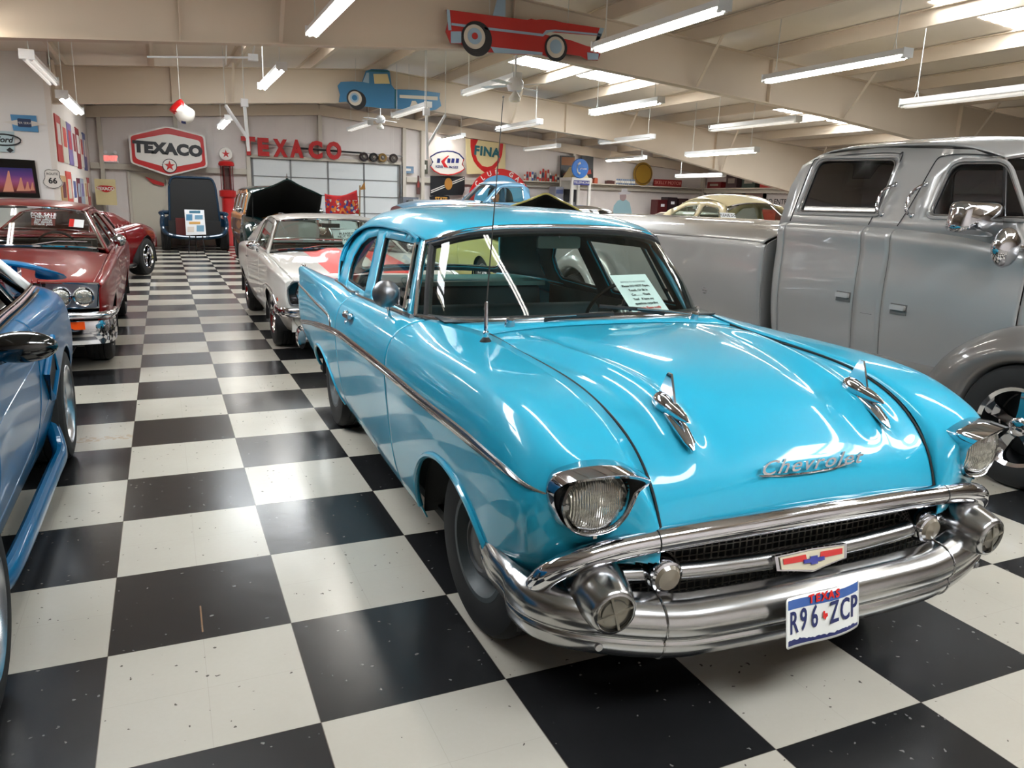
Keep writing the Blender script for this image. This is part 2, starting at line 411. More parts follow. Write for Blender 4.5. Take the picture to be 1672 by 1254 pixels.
# roof liner, split at the skylights: built as strips with the skylight openings left out
SKY = []     # (x0,x1,y0,y1)
def add_sky(px, py, wx, wy, cx=None):
    P = at_z(px, py, 4.35); SKY.append((P[0]-wx/2, P[0]+wx/2, P[1]-wy/2, P[1]+wy/2))
SKY = [(7.0, 10.3, 11.9, 13.1), (13.5, 16.6, 11.4, 12.5), (9.3, 12.2, 3.9, 5.0), (-3.0, 0.5, 2.0, 3.2), (0.5, 4.0, -4.6, -3.4), (13.4, 16.4, 17.8, 19.0), (6.4, 10.0, 18.4, 19.6), (5.5, 9.5, -3.4, -2.2), (-.2, 2.8, 17.6, 18.8), (-6.4, -3.4, 10.0, 11.2), (1.0, 3.6, 11.2, 12.4)]  # more skylights added after the first three, to brighten the left and back
xs = sorted(set([XL, RIDGE, XR]+[round(s[i], 3) for s in SKY for i in (0, 1)])); ys = sorted(set([YF, YB]+[round(s[i], 3) for s in SKY for i in (2, 3)]))
b = MB()
for i in range(len(xs)-1):
    for j in range(len(ys)-1):
        cx_, cy_ = (xs[i]+xs[i+1])/2, (ys[j]+ys[j+1])/2
        if any(s[0] < cx_ < s[1] and s[2] < cy_ < s[3] for s in SKY): continue
        V = [(x, y, zroof(x)+dz) for dz in (0, .06) for x, y in ((xs[i], ys[j]), (xs[i], ys[j+1]), (xs[i+1], ys[j+1]), (xs[i+1], ys[j]))]
        b.add(V, [(0, 1, 2, 3), (7, 6, 5, 4)])
struct(b.build('ceiling', CEIL, smooth=False))
SKYM = emitmat('skylight_panel', (.95, .98, 1.0), SKY_EMIT)
for k, s in enumerate(SKY):
    b = MB(); n = 60; V = []
    for i in range(n+1):
        x = lerp(s[0], s[1], i/n); z = zroof(x)+.02+.006*math.cos(i/n*2*PI*14)
        V += [(x, s[2], z), (x, s[3], z)]
    b.add(V, [(2*i, 2*i+1, 2*i+3, 2*i+2) for i in range(n)])
    struct(b.build('window_%d' % (k+1), SKYM, solid=.004))
# purlins (run along y), broken by nothing: one object each
pk = 0
for k in range(-8, 10):
    x = RIDGE+k*1.55
    if x < XL+.1 or x > XR-.1: continue
    b = MB(); z0 = zroof(x)
    b.box((x, (YF+YB)/2, z0-.11), (.012, YB-YF-.02, .20)); b.box((x+.03, (YF+YB)/2, z0-.208), (.07, YB-YF-.02, .012)); b.box((x-.03, (YF+YB)/2, z0-.01), (.07, YB-YF-.02, .012))
    pk += 1; struct(b.build('trim_%d' % pk, BEAM, smooth=False))
# rafters: tapered plate girders with flanges and stiffeners
def rafter(y, k=1.0, x1=XR-.05, x0=XL+.05):
    global pk
    b = MB(); xs_ = sorted(set(list(np.linspace(x0, x1, 29))+[RIDGE]))
    V = []
    for x in xs_:
        for yy in (-.006, .006): V += [(x, y+yy, zbot(x, k)), (x, y+yy, ztop(x))]
    n = len(xs_)
    b.add(V, [(i*4, i*4+1, i*4+5, i*4+4) for i in range(n-1)]+[(i*4+6, i*4+7, i*4+3, i*4+2) for i in range(n-1)])
    for fn, dz in ((lambda x: zbot(x, k), 0), (ztop, 0)):
        for i in range(n-1):
            a, c = xs_[i], xs_[i+1]; b.bar((a, y, fn(a)), (c, y, fn(c)), .19, .014)
    for x in (RIDGE, RIDGE-4.3, RIDGE+4.6, RIDGE+9.2, RIDGE-8.6):
        if x0 < x < x1: b.box((x, y, (zbot(x, k)+ztop(x))/2), (.012, .18, ztop(x)-zbot(x, k)))
    for x in np.arange(RIDGE-9.45, x1, 3.15):           # flange braces down from the purlins
        if abs(x-RIDGE) > 1: b.bar((x, y-.06, zbot(x, k)+.02), (x+.0, y-.62, ztop(x)+.02), .05, .01)
    pk += 1; struct(b.build('trim_%d' % pk, BEAM, smooth=False))
rafter(8.0, .35); rafter(15.2, 1.0); rafter(.6, .35); rafter(-6.6, .35)
# end wall framing: rake beam, columns, girts
b = MB()
for x0_, x1_ in ((XP+.01, RIDGE), (RIDGE, XR-.02)):
    b.bar((x0_, YB-.12, zroof(x0_)-.38), (x1_, YB-.12, zroof(x1_)-.38), .2, .30)
pk += 1; struct(b.build('trim_%d' % pk, BEAM, smooth=False))
for px in (0.78, 2.75, 4.92, 7.62, 8.25, 13.9, 19.65, -1.2):
    b = MB(); ztp = zroof(px)-.52; z0 = 2.62 if px == 4.92 else 0
    b.box((px, YB-.1, (ztp+z0)/2), (.11, .17, ztp-z0)); pk += 1; struct(b.build('trim_%d' % pk, GIRT, smooth=False))
for x0_, x1_, z in ((XP+.02, 2.7, 2.28), (7.7, XR-.02, 2.25)):
    b = MB(); b.box(((x0_+x1_)/2, YB-.09, z-.08), (x1_-x0_, .12, .16)); pk += 1; struct(b.build('trim_%d' % pk, GIRT, smooth=False))
b = MB(); b.box((XR-.1, 8, 2.2), (.16, 29.6, .16)); pk += 1; struct(b.build('trim_%d' % pk, GIRT, smooth=False))
# sectional garage door
b = MB(); gx0, gx1, gz = 2.85, 7.45, 2.62
for k in range(5):
    z0 = k*gz/5; b.box(((gx0+gx1)/2, YB-.05, z0+gz/10), (gx1-gx0, .05, gz/5-.015), mi=0)
    if k: b.box(((gx0+gx1)/2, YB-.08, z0), (gx1-gx0, .03, .03), mi=1)
for x in (gx0+.02, gx0+1.15, gx0+2.3, gx0+3.45, gx1-.02): b.box((x, YB-.085, gz/2), (.05, .02, gz), mi=1)
d1 = struct(b.build('door_1', [mat('door_panel_white', (.86, .87, .87), rough=.4), mat('door_rail_grey', (.50, .50, .50), rough=.4)], smooth=False))
b = MB()
for x in (gx0-.06, gx1+.06): b.box((x, YB-.13, gz/2), (.05, .08, gz))
b.cyl((gx0-.1, YB-.22, gz+.42), (gx1+.1, YB-.22, gz+.27), .014, n=8)
b.build('door_track', STEEL, d1, sharp=40)
b = MB(); b.cyl((4.1, YB-.22, gz+.42-.07), (6.2, YB-.22, gz+.42-.115), .028, n=10); b.build('torsion_spring', mat('dark_steel', (.2, .2, .2), rough=.5, metal=.6), d1)
b = MB(); b.box(((gx0+gx1)/2, YB-.1, gz+.05), (gx1-gx0+.1, .2, .09)); pk += 1; struct(b.build('trim_%d' % pk, GIRT, smooth=False))
b = MB(); b.box((-.05, YB-.02, 1.03), (.92, .05, 2.06)); d2 = struct(b.build('door_2', mat('door_cream', (.80, .77, .70), rough=.45), smooth=False))
b = MB()
for x in (-.55, .45): b.box((x, YB-.04, 1.05), (.07, .1, 2.1))
b.box((-.05, YB-.04, 2.12), (1.07, .1, .07)); b.build('door_frame', GIRT, d2, smooth=False)
b = MB(); b.cyl((.3, YB-.05, 1.0), (.3, YB-.12, 1.0), .03); b.build('door_handle', STEEL, d2)
# ------------------------------------------------------------------ strip lights hung from the roof
FIXW = mat('fixture_white', (.90, .90, .90), rough=.3, coat=.3)
TLIT = emitmat('tube_lit', (1.0, .985, .95), TUBE_LIT)
TDIM = emitmat('tube_soft', (1.0, .97, .93), TUBE_DIM)
CORD = mat('white_cord', (.85, .85, .83), rough=.6)
def fixture(label, x, yc, z, length=2.44, lit=True, group=None, cords=(-.42, .42)):
    t = thing('strip_light', label, 'ceiling light', (x, yc, z), 0, group)
    h = length/2
    b = MB(); b.prism([(-.075, .0), (-.045, .075), (.045, .075), (.075, .0), (.062, -.004), (-.062, -.004)], (0, h, 0), (1, 0, 0), (0, 0, 1), length)
    b.build('housing', FIXW, t, sharp=25)
    for e in (-1, 1):
        b = MB(); b.box((0, e*(h+.006), .02), (.16, .014, .11)); b.build('end_cap', FIXW, t, smooth=False)
    for s in (-1, 1):
        b = MB(); b.cyl((s*.036, -h+.05, -.03), (s*.036, h-.05, -.03), .019, n=12, mi=0)
        for e in (-1, 1): b.cyl((s*.036, e*(h-.05), -.03), (s*.036, e*(h-.005), -.03), .02, n=12, mi=1)
        b.build('fluorescent_tube', [TLIT if lit else TDIM, FIXW], t)
    ztp = zroof(x)-z-.02
    for c in cords:
        y = c*length
        b = MB(); b.cyl((0, y, .19), (0, y, ztp), .006, n=6); b.cyl((0, y-.03, .075), (0, y, .19), .004, n=5); b.cyl((0, y+.03, .075), (0, y, .19), .004, n=5)
        b.build('hanging_cord', CORD, t)
    return t
def fix_px(label, a, c, lit, z=None, zr=(2.75, 3.5), L=2.44):
    P = at_z(*a, 2.9)-CAM; Q = at_z(*c, 2.9)-CAM; l0 = abs((P-Q)[1])
    if z is None: z = CAM[2]+1.3455*L/max(l0, .3); z = min(max(z, zr[0]), zr[1])
    P = at_z(*a, z); Q = at_z(*c, z); m = (P+Q)/2
    return fixture(label, m[0], m[1], z+.03, L, lit)
LIGHTS = [
 ('bright lit strip light hanging in front of the red car cutout', (978, 84), (1178, 16), True),
 ('lit strip light with white cord above the right side of the turquoise car roof', (1245, 134), (1487, 94), True),
 ('strip light seen low above the grey truck roof at the right picture edge', (1492, 177), (1760, 138), False),
 ('strip light hanging below the four bright skylight patches', (963, 187), (1083, 168), True),
 ('strip light in front of the bright skylight nearest the grey truck', (1165, 214), (1300, 198), False),
 ('glowing strip light above the cream car', (1132, 256), (1225, 247), True),
 ('lit strip light above the shelf of cans with the yellow round sign', (990, 263), (1054, 259), True),
 ('unlit looking strip light just behind the girder above the yellow round sign', (980, 235), (1066, 226), False),
 ('strip light hanging low in front of the long red sign on the shelf', (1106, 291), (1178, 287), False, 18.5),
 ('strip light above the red cans on the back wall shelf', (858, 246), (912, 240), False),
 ('strip light behind the turquoise car antenna tip', (810, 214), (883, 202), False),
 ('strip light beside the ceiling fan under the red car cutout', (763, 153), (838, 133), False),
 ('small strip light hanging below the blue pickup cutout before the back wall', (572, 214), (603, 203), False),
 ('lit strip light in front of the oval white sign with blue bars', (714, 230), (758, 223), True),
 ('strip light crossing the tail of the blue pickup cutout', (643, 192), (700, 175), False),
 ('strip light hanging from a long cord above the white striped coupe', (424, 145), (465, 114), True),
 ('strip light at the left above the framed desert picture', (45, 96), (86, 138), False),
 ('strip light over the poster covered side wall', (106, 160), (125, 186), True),
 ('short looking strip light above the petrol pump globe', (362, 210), (371, 196), True),
 ('strip light half hidden behind the roof of the grey truck', (1262, 288), (1322, 282), False, 17.0),
]
for n, a, c, lit, *yy in LIGHTS:
    if yy:      # far ones: fixed distance
        m_ = at_y((a[0]+c[0])/2, (a[1]+c[1])/2, yy[0]); fixture(n, m_[0], m_[1], m_[2]+.03, 2.44, lit)
    else: fix_px(n, a, c, lit)
P0 = at_z(510, 57, 3.36)
fixture('wide strip light cut by the top picture edge left of the red car cutout', P0[0], P0[1]-1.22, 3.38)
# fixtures of the same rows overhead and behind the viewpoint, outside the picture
fixture('strip light straight above the hood of the turquoise sedan', 1.80, .30, 3.33)
fixture('strip light above the door of the blue sports car', -1.5, 2.9, 3.33, lit=False)
fixture('strip light above the nose of the blue sports car', -1.5, -1.3, 3.33, lit=False)
fixture('strip light in the row above the grey truck hood', 4.9, -1.2, 3.33)
fixture('strip light behind the viewpoint in the row of the turquoise sedan', 1.8, -4.2, 3.33, lit=False)
fixture('strip light behind the viewpoint in the row of the grey truck', 4.9, -4.8, 3.33, lit=False)
fixture('strip light above the rear window of the red coupe', -1.5, 7.2, 3.33)
fixture('strip light in the outer row beyond the grey truck', 8.0, -2.0, 3.25)
# bright V shaped hanger rods
VR = mat('white_hanger_rod', (.93, .94, .95), rough=.3)
def vrod(label, p1, p2, p3, Y):
    A, B_, C_ = at_y(*p1, Y), at_y(*p2, Y), at_y(*p3, Y)
    tip = A+(C_-A)*.72
    t = thing('hanger_rod', label, 'hanger', tuple(C_)); b = MB(); b.cyl(A-C_, (0, 0, 0), .022, n=8); b.build('upright_rod', VR, t)
    b = MB(); b.cyl(B_-C_, tip-C_, .022, n=8); b.build('slanted_rod', VR, t)
    zr_ = zroof(A[0]); b = MB(); b.cyl(A-C_, (A[0]-C_[0], A[1]-C_[1], zr_-C_[2]), .006, n=6); b.build('hanging_wire', CORD, t)
    b = MB(); b.box(tuple(A-C_), (.09, .09, .1)); b.build('bracket', VR, t)
    c = MB(); zz = zroof(B_[0]); c.cyl(B_-C_, (B_[0]-C_[0], B_[1]-C_[1], zz-C_[2]), .005, n=6); c.build('hanging_wire', CORD, t)
vrod('white V shaped hanger rod above the white striped coupe', (399, 168), (368, 172), (406, 247), 8.6)
vrod('white V shaped hanger rod left of the oval sign with blue bars', (696, 183), (727, 188), (698, 260), 9.4)
p = at_y(240, 93, 8.3); q = at_y(413, 94, 8.3)
t = thing('conduit_rod', 'thin white horizontal rod below the nearest girder at the left', 'rod', tuple(p)); b = MB(); b.cyl((0, 0, 0), q-p, .012, n=8); b.build('rod', VR, t)
b = MB(); b.box(tuple(q-p), (.12, .08, .08)); b.build('end_bracket', VR, t)
b = MB(); b.cyl((q-p)+np.array([0, 0, .04]), (q[0]-p[0], -.24, zbot(q[0], .35)-p[2]), .012, n=6); b.cyl((.9, 0, 0), (.9, -.24, zbot(p[0]+.9, .35)-p[2]), .008, n=6); b.build('hanging_wire', CORD, t)
# ceiling fans
def fan(label, px, py, Y, s=1.0):
    P = at_y(px, py, Y); t = thing('ceiling_fan', label, 'fan', tuple(P)); zt = zroof(P[0])-P[2]
    b = MB(); b.cyl((0, 0, .1), (0, 0, zt), .018, n=8); b.lathe([(0, zt), (.07, zt), (.05, zt-.1), (.02, zt-.12)], n=14); b.build('downrod', FIXW, t)
    b = MB(); b.lathe([(0, .14), (.07, .14), (.13, .08), (.14, 0), (.11, -.06), (0, -.06)], n=20); b.build('motor', FIXW, t)
    b = MB(); b.lathe([(.02, -.06), (.05, -.1), (.1, -.17), (.09, -.22), (0, -.24)], n=18); b.build('lamp_globe', mat('frosted_globe', (.9, .88, .84), rough=.3), t)
    for k in range(4):
        a = k*PI/2+.6; d = np.array([math.cos(a), math.sin(a), 0]); e = np.array([-math.sin(a), math.cos(a), .12])
        b = MB(); b.prism([(.14, -.03), (.30, -.06), (.62, -.07), (.66, 0), (.62, .07), (.30, .06), (.14, .03)], (0, 0, .02), d, e, .008); b.build('blade', FIXW, t, smooth=False)
fan('white ceiling fan just below the red car cutout', 841, 142, 9.5)
fan('small white ceiling fan below the middle of the blue pickup cutout', 621, 197, 19.5)
# ------------------------------------------------------------------ wheels
def wheel(parent, x, y, r=.335, w=.18, side=-1, style='steel', rimr=.19, steer=0.0, rimcol=None, name='wheel'):
    # side: -1 outer face towards -x
    e = bpy.data.objects.new(name, None); COL.objects.link(e); e.parent = parent; e.location = (x, y, r); e.rotation_euler = (0, 0, steer); e.empty_display_size = .1
    s = side; h = w/2
    prof = [(rimr-.012, -h*.62), (rimr+.004, -h*.93), (rimr+.022, -h), (rimr+.045, -h*1.02), (r-.055, -h*1.03), (r-.022, -h*.96), (r-.006, -h*.80), (r, -h*.6)]
    tread = [(r, -h*.6), (r, -h*.42), (r-.008, -h*.40), (r-.008, -h*.36), (r, -h*.34), (r, -h*.04), (r-.008, -h*.03), (r-.008, h*.03), (r, h*.04), (r, h*.34), (r-.008, h*.36), (r-.008, h*.40), (r, h*.42), (r, h*.6)]
    full = prof+tread[1:]+[(a, -c) for a, c in prof[::-1][1:]]
    b = MB(); b.lathe(full, axis=(1, 0, 0), n=64); b.build('tire', RUBBER, e, sharp=30)
    o = s
    if style == 'steel':      # painted steel wheel with a small cap
        m1 = rimcol or mat('wheel_grey', (.24, .27, .28), rough=.5)
        b = MB(); b.lathe([(rimr-.01, -o*h*.5), (rimr+.004, o*h*.90), (rimr+.012, o*h*.98), (rimr-.006, o*h*.98), (rimr-.02, o*h*.78), (rimr-.035, o*h*.55), (rimr-.05, o*h*.48), (rimr-.075, o*h*.62), (.07, o*h*.66), (0, o*h*.66)], axis=(1, 0, 0), n=48)
        b.build('rim', m1, e, sharp=40)
        b = MB(); b.lathe([(.118, o*h*.60), (.122, o*h*.74), (.112, o*h*.86), (.095, o*h*.92), (.085, o*h*.84), (.07, o*h*.86), (.03, o*h*.98), (0, o*h*1.0)], axis=(1, 0, 0), n=40)
        b.build('hubcap', mat('dull_hubcap', (.33, .33, .33), rough=.4, metal=.6), e, sharp=40)
    elif style == 'chrome5':  # deep five-spoke
        b = MB(); b.lathe([(rimr-.02, -o*h*.8), (rimr-.03, o*h*.3), (rimr-.012, o*h*.9), (rimr+.01, o*h*1.0), (rimr+.016, o*h*.95), (rimr+.004, o*h*.8)], axis=(1, 0, 0), n=48); b.build('rim', CHROME, e, sharp=40)
        b = MB(); b.lathe([(.055, o*h*.3), (.055, o*h*.72), (.04, o*h*.8), (0, o*h*.82)], axis=(1, 0, 0), n=24); b.build('hubcap', CHROME, e, sharp=40)
        for k in range(5):
            a = 2*PI*k/5+.3; d = np.array([0, math.cos(a), math.sin(a)]); q = np.array([0, -math.sin(a), math.cos(a)]); b = MB()
            V = []
            for rad, wd, xx in ((.04, .030, .62), (.09, .026, .58), (rimr-.02, .038, .40)):
                for dx in (0, -.25):
                    for sg in (-1, 1): V.append(d*rad+q*wd*sg+np.array([o*h*(xx+dx), 0, 0]))
            F = []
            for i in (0, 4): F += [(i, i+1, i+5, i+4), (i+2, i+6, i+7, i+3), (i, i+4, i+6, i+2), (i+1, i+3, i+7, i+5)]
            F += [(0, 2, 3, 1), (8, 9, 11, 10)]
            b.add(V, F); b.build('spoke', CHROME if rimcol is None else rimcol, e, sharp=30)
        b = MB(); b.lathe([(rimr-.03, -o*h*.3), (.05, -o*h*.1), (0, -o*h*.1)], axis=(1, 0, 0), n=32); b.build('brake_drum', BLACK, e)
    elif style == 'rally':    # steel slotted wheel with trim ring
        b = MB(); b.lathe([(rimr-.02, -o*h*.5), (rimr-.03, o*h*.5), (rimr-.006, o*h*.92), (rimr+.012, o*h*1.0), (rimr+.018, o*h*.9)], axis=(1, 0, 0), n=48); b.build('trim_ring', CHROME, e, sharp=40)
        b = MB(); b.lathe([(rimr-.028, o*h*.3), (rimr-.05, o*h*.42), (rimr-.10, o*h*.55), (.06, o*h*.5), (0, o*h*.5)], axis=(1, 0, 0), n=40); b.build('rim', rimcol or STEEL, e, sharp=40)
        b = MB(); b.lathe([(.045, o*h*.5), (.045, o*h*.85), (.03, o*h*.95), (0, o*h*.97)], axis=(1, 0, 0), n=24); b.build('hubcap', CHROME, e, sharp=40)
        for k in range(5):
            a = 2*PI*k/5; b = MB(); b.cyl((o*h*.5, math.cos(a)*(rimr-.062), math.sin(a)*(rimr-.062)), (o*h*.56, math.cos(a)*(rimr-.062), math.sin(a)*(rimr-.062)), .017, n=12); b.build('slot', BLACK, e)
    elif style == 'disc':     # smooth moon disc
        b = MB(); b.lathe([(rimr-.01, -o*h*.5), (rimr+.014, o*h*1.0), (rimr-.01, o*h*.95), (rimr-.04, o*h*.8), (.06, o*h*1.02), (0, o*h*1.06)], axis=(1, 0, 0), n=40); b.build('rim', CHROME, e, sharp=40)
    elif style == 'alloy':
        m1 = mat('silver_alloy', (.75, .76, .78), rough=.25, metal=.9)
        b = MB(); b.lathe([(rimr-.02, -o*h*.8), (rimr-.03, o*h*.3), (rimr-.01, o*h*.85), (rimr+.012, o*h*1.0), (rimr+.018, o*h*.92)], axis=(1, 0, 0), n=48); b.build('rim', m1, e, sharp=40)
        for k in range(5):
            a = 2*PI*k/5; d = np.array([0, math.cos(a), math.sin(a)]); q = np.array([0, -math.sin(a), math.cos(a)]); b = MB(); V = []
            for rad, wd, xx in ((.03, .035, .75), (.1, .04, .8), (rimr-.015, .065, .7)):
                for dx in (0, -.3):
                    for sg in (-1, 1): V.append(d*rad+q*wd*sg+np.array([o*h*(xx+dx), 0, 0]))
            F = []
            for i in (0, 4): F += [(i, i+1, i+5, i+4), (i+2, i+6, i+7, i+3), (i, i+4, i+6, i+2), (i+1, i+3, i+7, i+5)]
            b.add(V, F+[(0, 2, 3, 1), (8, 9, 11, 10)]); b.build('spoke', m1, e, sharp=30)
        b = MB(); b.lathe([(rimr-.03, -o*h*.3), (.05, -o*h*.2), (0, -o*h*.2)], axis=(1, 0, 0), n=32); b.build('brake_disc', mat('brake_grey', (.25, .25, .26), rough=.4, metal=.8), e)
        b = MB(); b.lathe([(.04, o*h*.5), (.04, o*h*.85), (0, o*h*.9)], axis=(1, 0, 0), n=24); b.build('hubcap', m1, e)
    return e

# ------------------------------------------------------------------ turquoise 1950s sedan
TQ = paint('turquoise_paint', (.16, .64, .77), rough=.30, coat=.85); TQ.node_tree.nodes['Principled BSDF'].inputs['Coat Roughness'].default_value = .05
LIN = mat('dark_teal_lining', (.10, .19, .21), rough=.8)
TQI = mat('teal_upholstery', (.10, .22, .25), rough=.75, noise=.1, nscale=80)
TQD = mat('teal_inner_trim', (.30, .50, .50), rough=.6)
hero = thing('turquoise_sedan', 'turquoise two door 1950s sedan with chrome bumper parked in the foreground', 'car', (2.07, -.42, 0), R(-1.0))
def arch_z(y, yc, a, top, z0=.22, c=.0):
    t = np.clip(1-((y-yc)/a)**2, 0, 1); return np.where(np.abs(y-yc) < a, z0+(top-z0)*t**.5, -1.)
# side of the body: rows along y (rear of the front fender -> tail), columns bottom -> inner top edge
def row(y, pts): return [(x, y, z) for x, z in pts]
SIDE = [
 row(.55, [(.84, .21), (.885, .30), (.922, .52), (.942, .745), (.938, .88), (.892, .965), (.80, 1.003), (.66, 1.03)]),
 row(1.0, [(.84, .21), (.885, .30), (.922, .52), (.944, .75), (.938, .88), (.895, .965), (.825, 1.005), (.765, 1.02)]),
 row(1.5, [(.84, .22), (.885, .31), (.922, .53), (.945, .75), (.936, .87), (.895, .95), (.835, .995), (.785, 1.0)]),
 row(2.0, [(.84, .24), (.885, .33), (.922, .53), (.945, .75), (.935, .865), (.897, .945), (.84, .985), (.79, .985)]),
 row(2.4, [(.84, .255), (.885, .34), (.925, .53), (.945, .75), (.935, .865), (.90, .94), (.845, .975), (.79, .975)]),
 row(2.75, [(.84, .27), (.885, .35), (.925, .53), (.945, .75), (.935, .87), (.905, .95), (.86, .995), (.76, .99)]),
 row(3.2, [(.83, .29), (.88, .37), (.922, .54), (.94, .74), (.935, .87), (.91, .955), (.875, 1.005), (.72, .975)]),
 row(3.7, [(.82, .33), (.87, .41), (.915, .55), (.935, .73), (.93, .86), (.91, .96), (.885, 1.018), (.72, .94)]),
 row(3.97, [(.81, .38), (.86, .45), (.905, .56), (.925, .70), (.925, .84), (.91, .95), (.885, 1.018), (.73, .92)]),
 row(4.05, [(.78, .42), (.82, .47), (.86, .57), (.875, .69), (.88, .81), (.875, .91), (.86, .985), (.73, .90)]),
]
sideN = Net(SIDE, 2)
def u_of_y(net, v=.5):
    u = np.linspace(0, 1, 801); y = net.ev(u, [v])[:, 0, 1]; return u, y
_u, _y = u_of_y(sideN)
def side_u(y): return np.interp(y, _y, _u)
def side_pts(y, v): return sideN.pts(np.stack([side_u(np.asarray(y)), np.asarray(v)], 1))
def clip_rows(G, zb):
    # G: [nu][nv][3], raise lower edge of each row to height zb[u] by resampling
    out = G.copy(); nv = G.shape[1]
    for i in range(G.shape[0]):
        z = G[i, :, 2]
        if zb[i] <= z[0]+1e-4: continue
        k = int(np.argmax(z > zb[i])); t0 = k-1+(zb[i]-z[k-1])/max(1e-6, z[k]-z[k-1])
        t = t0+(nv-1-t0)*np.linspace(0, 1, nv)**1.0
        for c in range(3): out[i, :, c] = np.interp(t, np.arange(nv), G[i, :, c])
    return out
RAR = (2.98, .46, .56)       # rear arch centre, half length, top
def side_grid(y0, y1, nu, nv=44):
    ys = np.linspace(y0, y1, nu); G = sideN.ev(side_u(ys), np.linspace(0, 1, nv))
    return G, ys
for s in (-1, 1):
    # door
    G, ys = side_grid(1.035, 2.262, 60); gridobj('door', mirror(G, s), TQ, hero, flip=(s > 0))
    d = bpy.context.scene.objects[-1] if False else COL.objects[-1]
    doorobj = [o for o in hero.children if o.name.startswith('door')][-1]
    # handle
    P = side_pts([1.93], [.71])[0]; b = MB()
    b.bar((s*(P[0]+.03), 1.84, P[2]+.012), (s*(P[0]+.026), 2.0, P[2]+.006), .018, .022); b.sphere((s*(P[0]+.015), 2.0, P[2]+.004), .024, sz=(1, 1.2, .9)); b.sphere((s*(P[0]+.015), 1.87, P[2]+.01), .018); b.build('door_handle', CHROME, doorobj)
    P = side_pts([1.99], [.62])[0]; b = MB(); b.cyl((s*P[0], 1.99, P[2]), (s*(P[0]+.012), 1.99, P[2]), .012); b.build('door_lock', CHROME, doorobj)
    # rear quarter with wheel opening
    G, ys = side_grid(2.27, 4.05, 150); zb = arch_z(ys, *RAR); zb = np.maximum(zb, np.where(ys > RAR[0], .34+.10*np.clip((ys-3.4)/.6, 0, 1), -1)); G = clip_rows(G, zb)
    gridobj('rear_quarter', mirror(G, s), TQ, hero, flip=(s > 0))
    lip = [(s*(G[i, 0, 0]+.004), G[i, 0, 1], G[i, 0, 2]) for i in range(len(ys)) if abs(ys[i]-RAR[0]) < RAR[1]]
    b = MB(); b.tube(lip, .011, n=8); b.build('wheel_arch_lip', TQ, hero)
# front fender: rows run forward along the side, turn the corner and end at the hood seam
FEND = [
 [(.84, 1.03, .21), (.885, 1.03, .30), (.922, 1.03, .52), (.944, 1.03, .75), (.938, 1.03, .88), (.894, 1.03, .965), (.82, 1.03, 1.006), (.735, 1.03, 1.02)],
 [(.84, .85, .21), (.885, .85, .30), (.922, .85, .52), (.944, .85, .75), (.938, .85, .88), (.894, .85, .965), (.81, .85, 1.004), (.685, .85, 1.025)],
 [(.85, .6, .22), (.89, .6, .31), (.925, .6, .53), (.944, .6, .745), (.94, .6, .88), (.895, .6, .963), (.80, .6, 1.0), (.62, .62, 1.02)],
 [(.86, .3, .22), (.895, .3, .31), (.928, .3, .53), (.944, .3, .745), (.938, .3, .87), (.896, .3, .957), (.80, .3, .998), (.61, .34, 1.005)],
 [(.86, .02, .24), (.90, .02, .32), (.93, .02, .53), (.942, .02, .74), (.935, .02, .86), (.897, .02, .947), (.80, .02, .99), (.60, .05, .99)],
 [(.86, -.22, .36), (.90, -.22, .42), (.925, -.22, .56), (.94, -.22, .72), (.932, -.22, .84), (.893, -.22, .925), (.79, -.22, .97), (.592, -.2, .962)],
 [(.855, -.38, .43), (.885, -.39, .50), (.91, -.40, .60), (.928, -.41, .71), (.922, -.41, .81), (.882, -.41, .885), (.775, -.41, .935), (.582, -.37, .905)],
 [(.83, -.47, .47), (.86, -.485, .53), (.885, -.50, .61), (.905, -.52, .70), (.90, -.53, .78), (.862, -.53, .85), (.755, -.53, .905), (.573, -.455, .855)],
 [(.77, -.535, .48), (.79, -.55, .54), (.81, -.56, .61), (.825, -.575, .685), (.82, -.59, .755), (.79, -.60, .82), (.70, -.585, .875), (.567, -.51, .80)],
 [(.68, -.575, .49), (.69, -.585, .54), (.70, -.595, .60), (.705, -.605, .66), (.70, -.615, .73), (.68, -.615, .79), (.64, -.595, .82), (.562, -.545, .745)],
 [(.60, -.595, .50), (.60, -.60, .54), (.60, -.605, .59), (.60, -.61, .635), (.60, -.61, .68), (.60, -.605, .72), (.585, -.595, .73), (.558, -.575, .69)],
 [(.556, -.60, .50), (.556, -.602, .53), (.556, -.604, .56), (.556, -.605, .585), (.556, -.604, .605), (.556, -.602, .625), (.556, -.60, .635), (.556, -.597, .645)],
]
FEND = [[(x, y+.045*float(smoothstep(.28, .52, -y)*smoothstep(.565, .70, x)), z-.018*float(smoothstep(.28, .52, -y)*smoothstep(.565, .70, x))*(1 if z > .56 else 0)) for x, y, z in r] for r in FEND]
fendN = Net(FEND, 2)
FAR = (.20, .50, .64)
def fender_grid(nu=300, nv=52):
    u = np.linspace(0, 1, nu); G = fendN.ev(u, np.linspace(0, 1, nv)); y = G[:, nv//3, 1]
    zb = arch_z(y, *FAR); zb = np.where((np.arange(nu) > nu*.3) & (y < FAR[0]), np.maximum(zb, .44), zb)
    k = y < -.5; zb = np.where(k, .0, zb)
    return clip_rows(G, zb), y
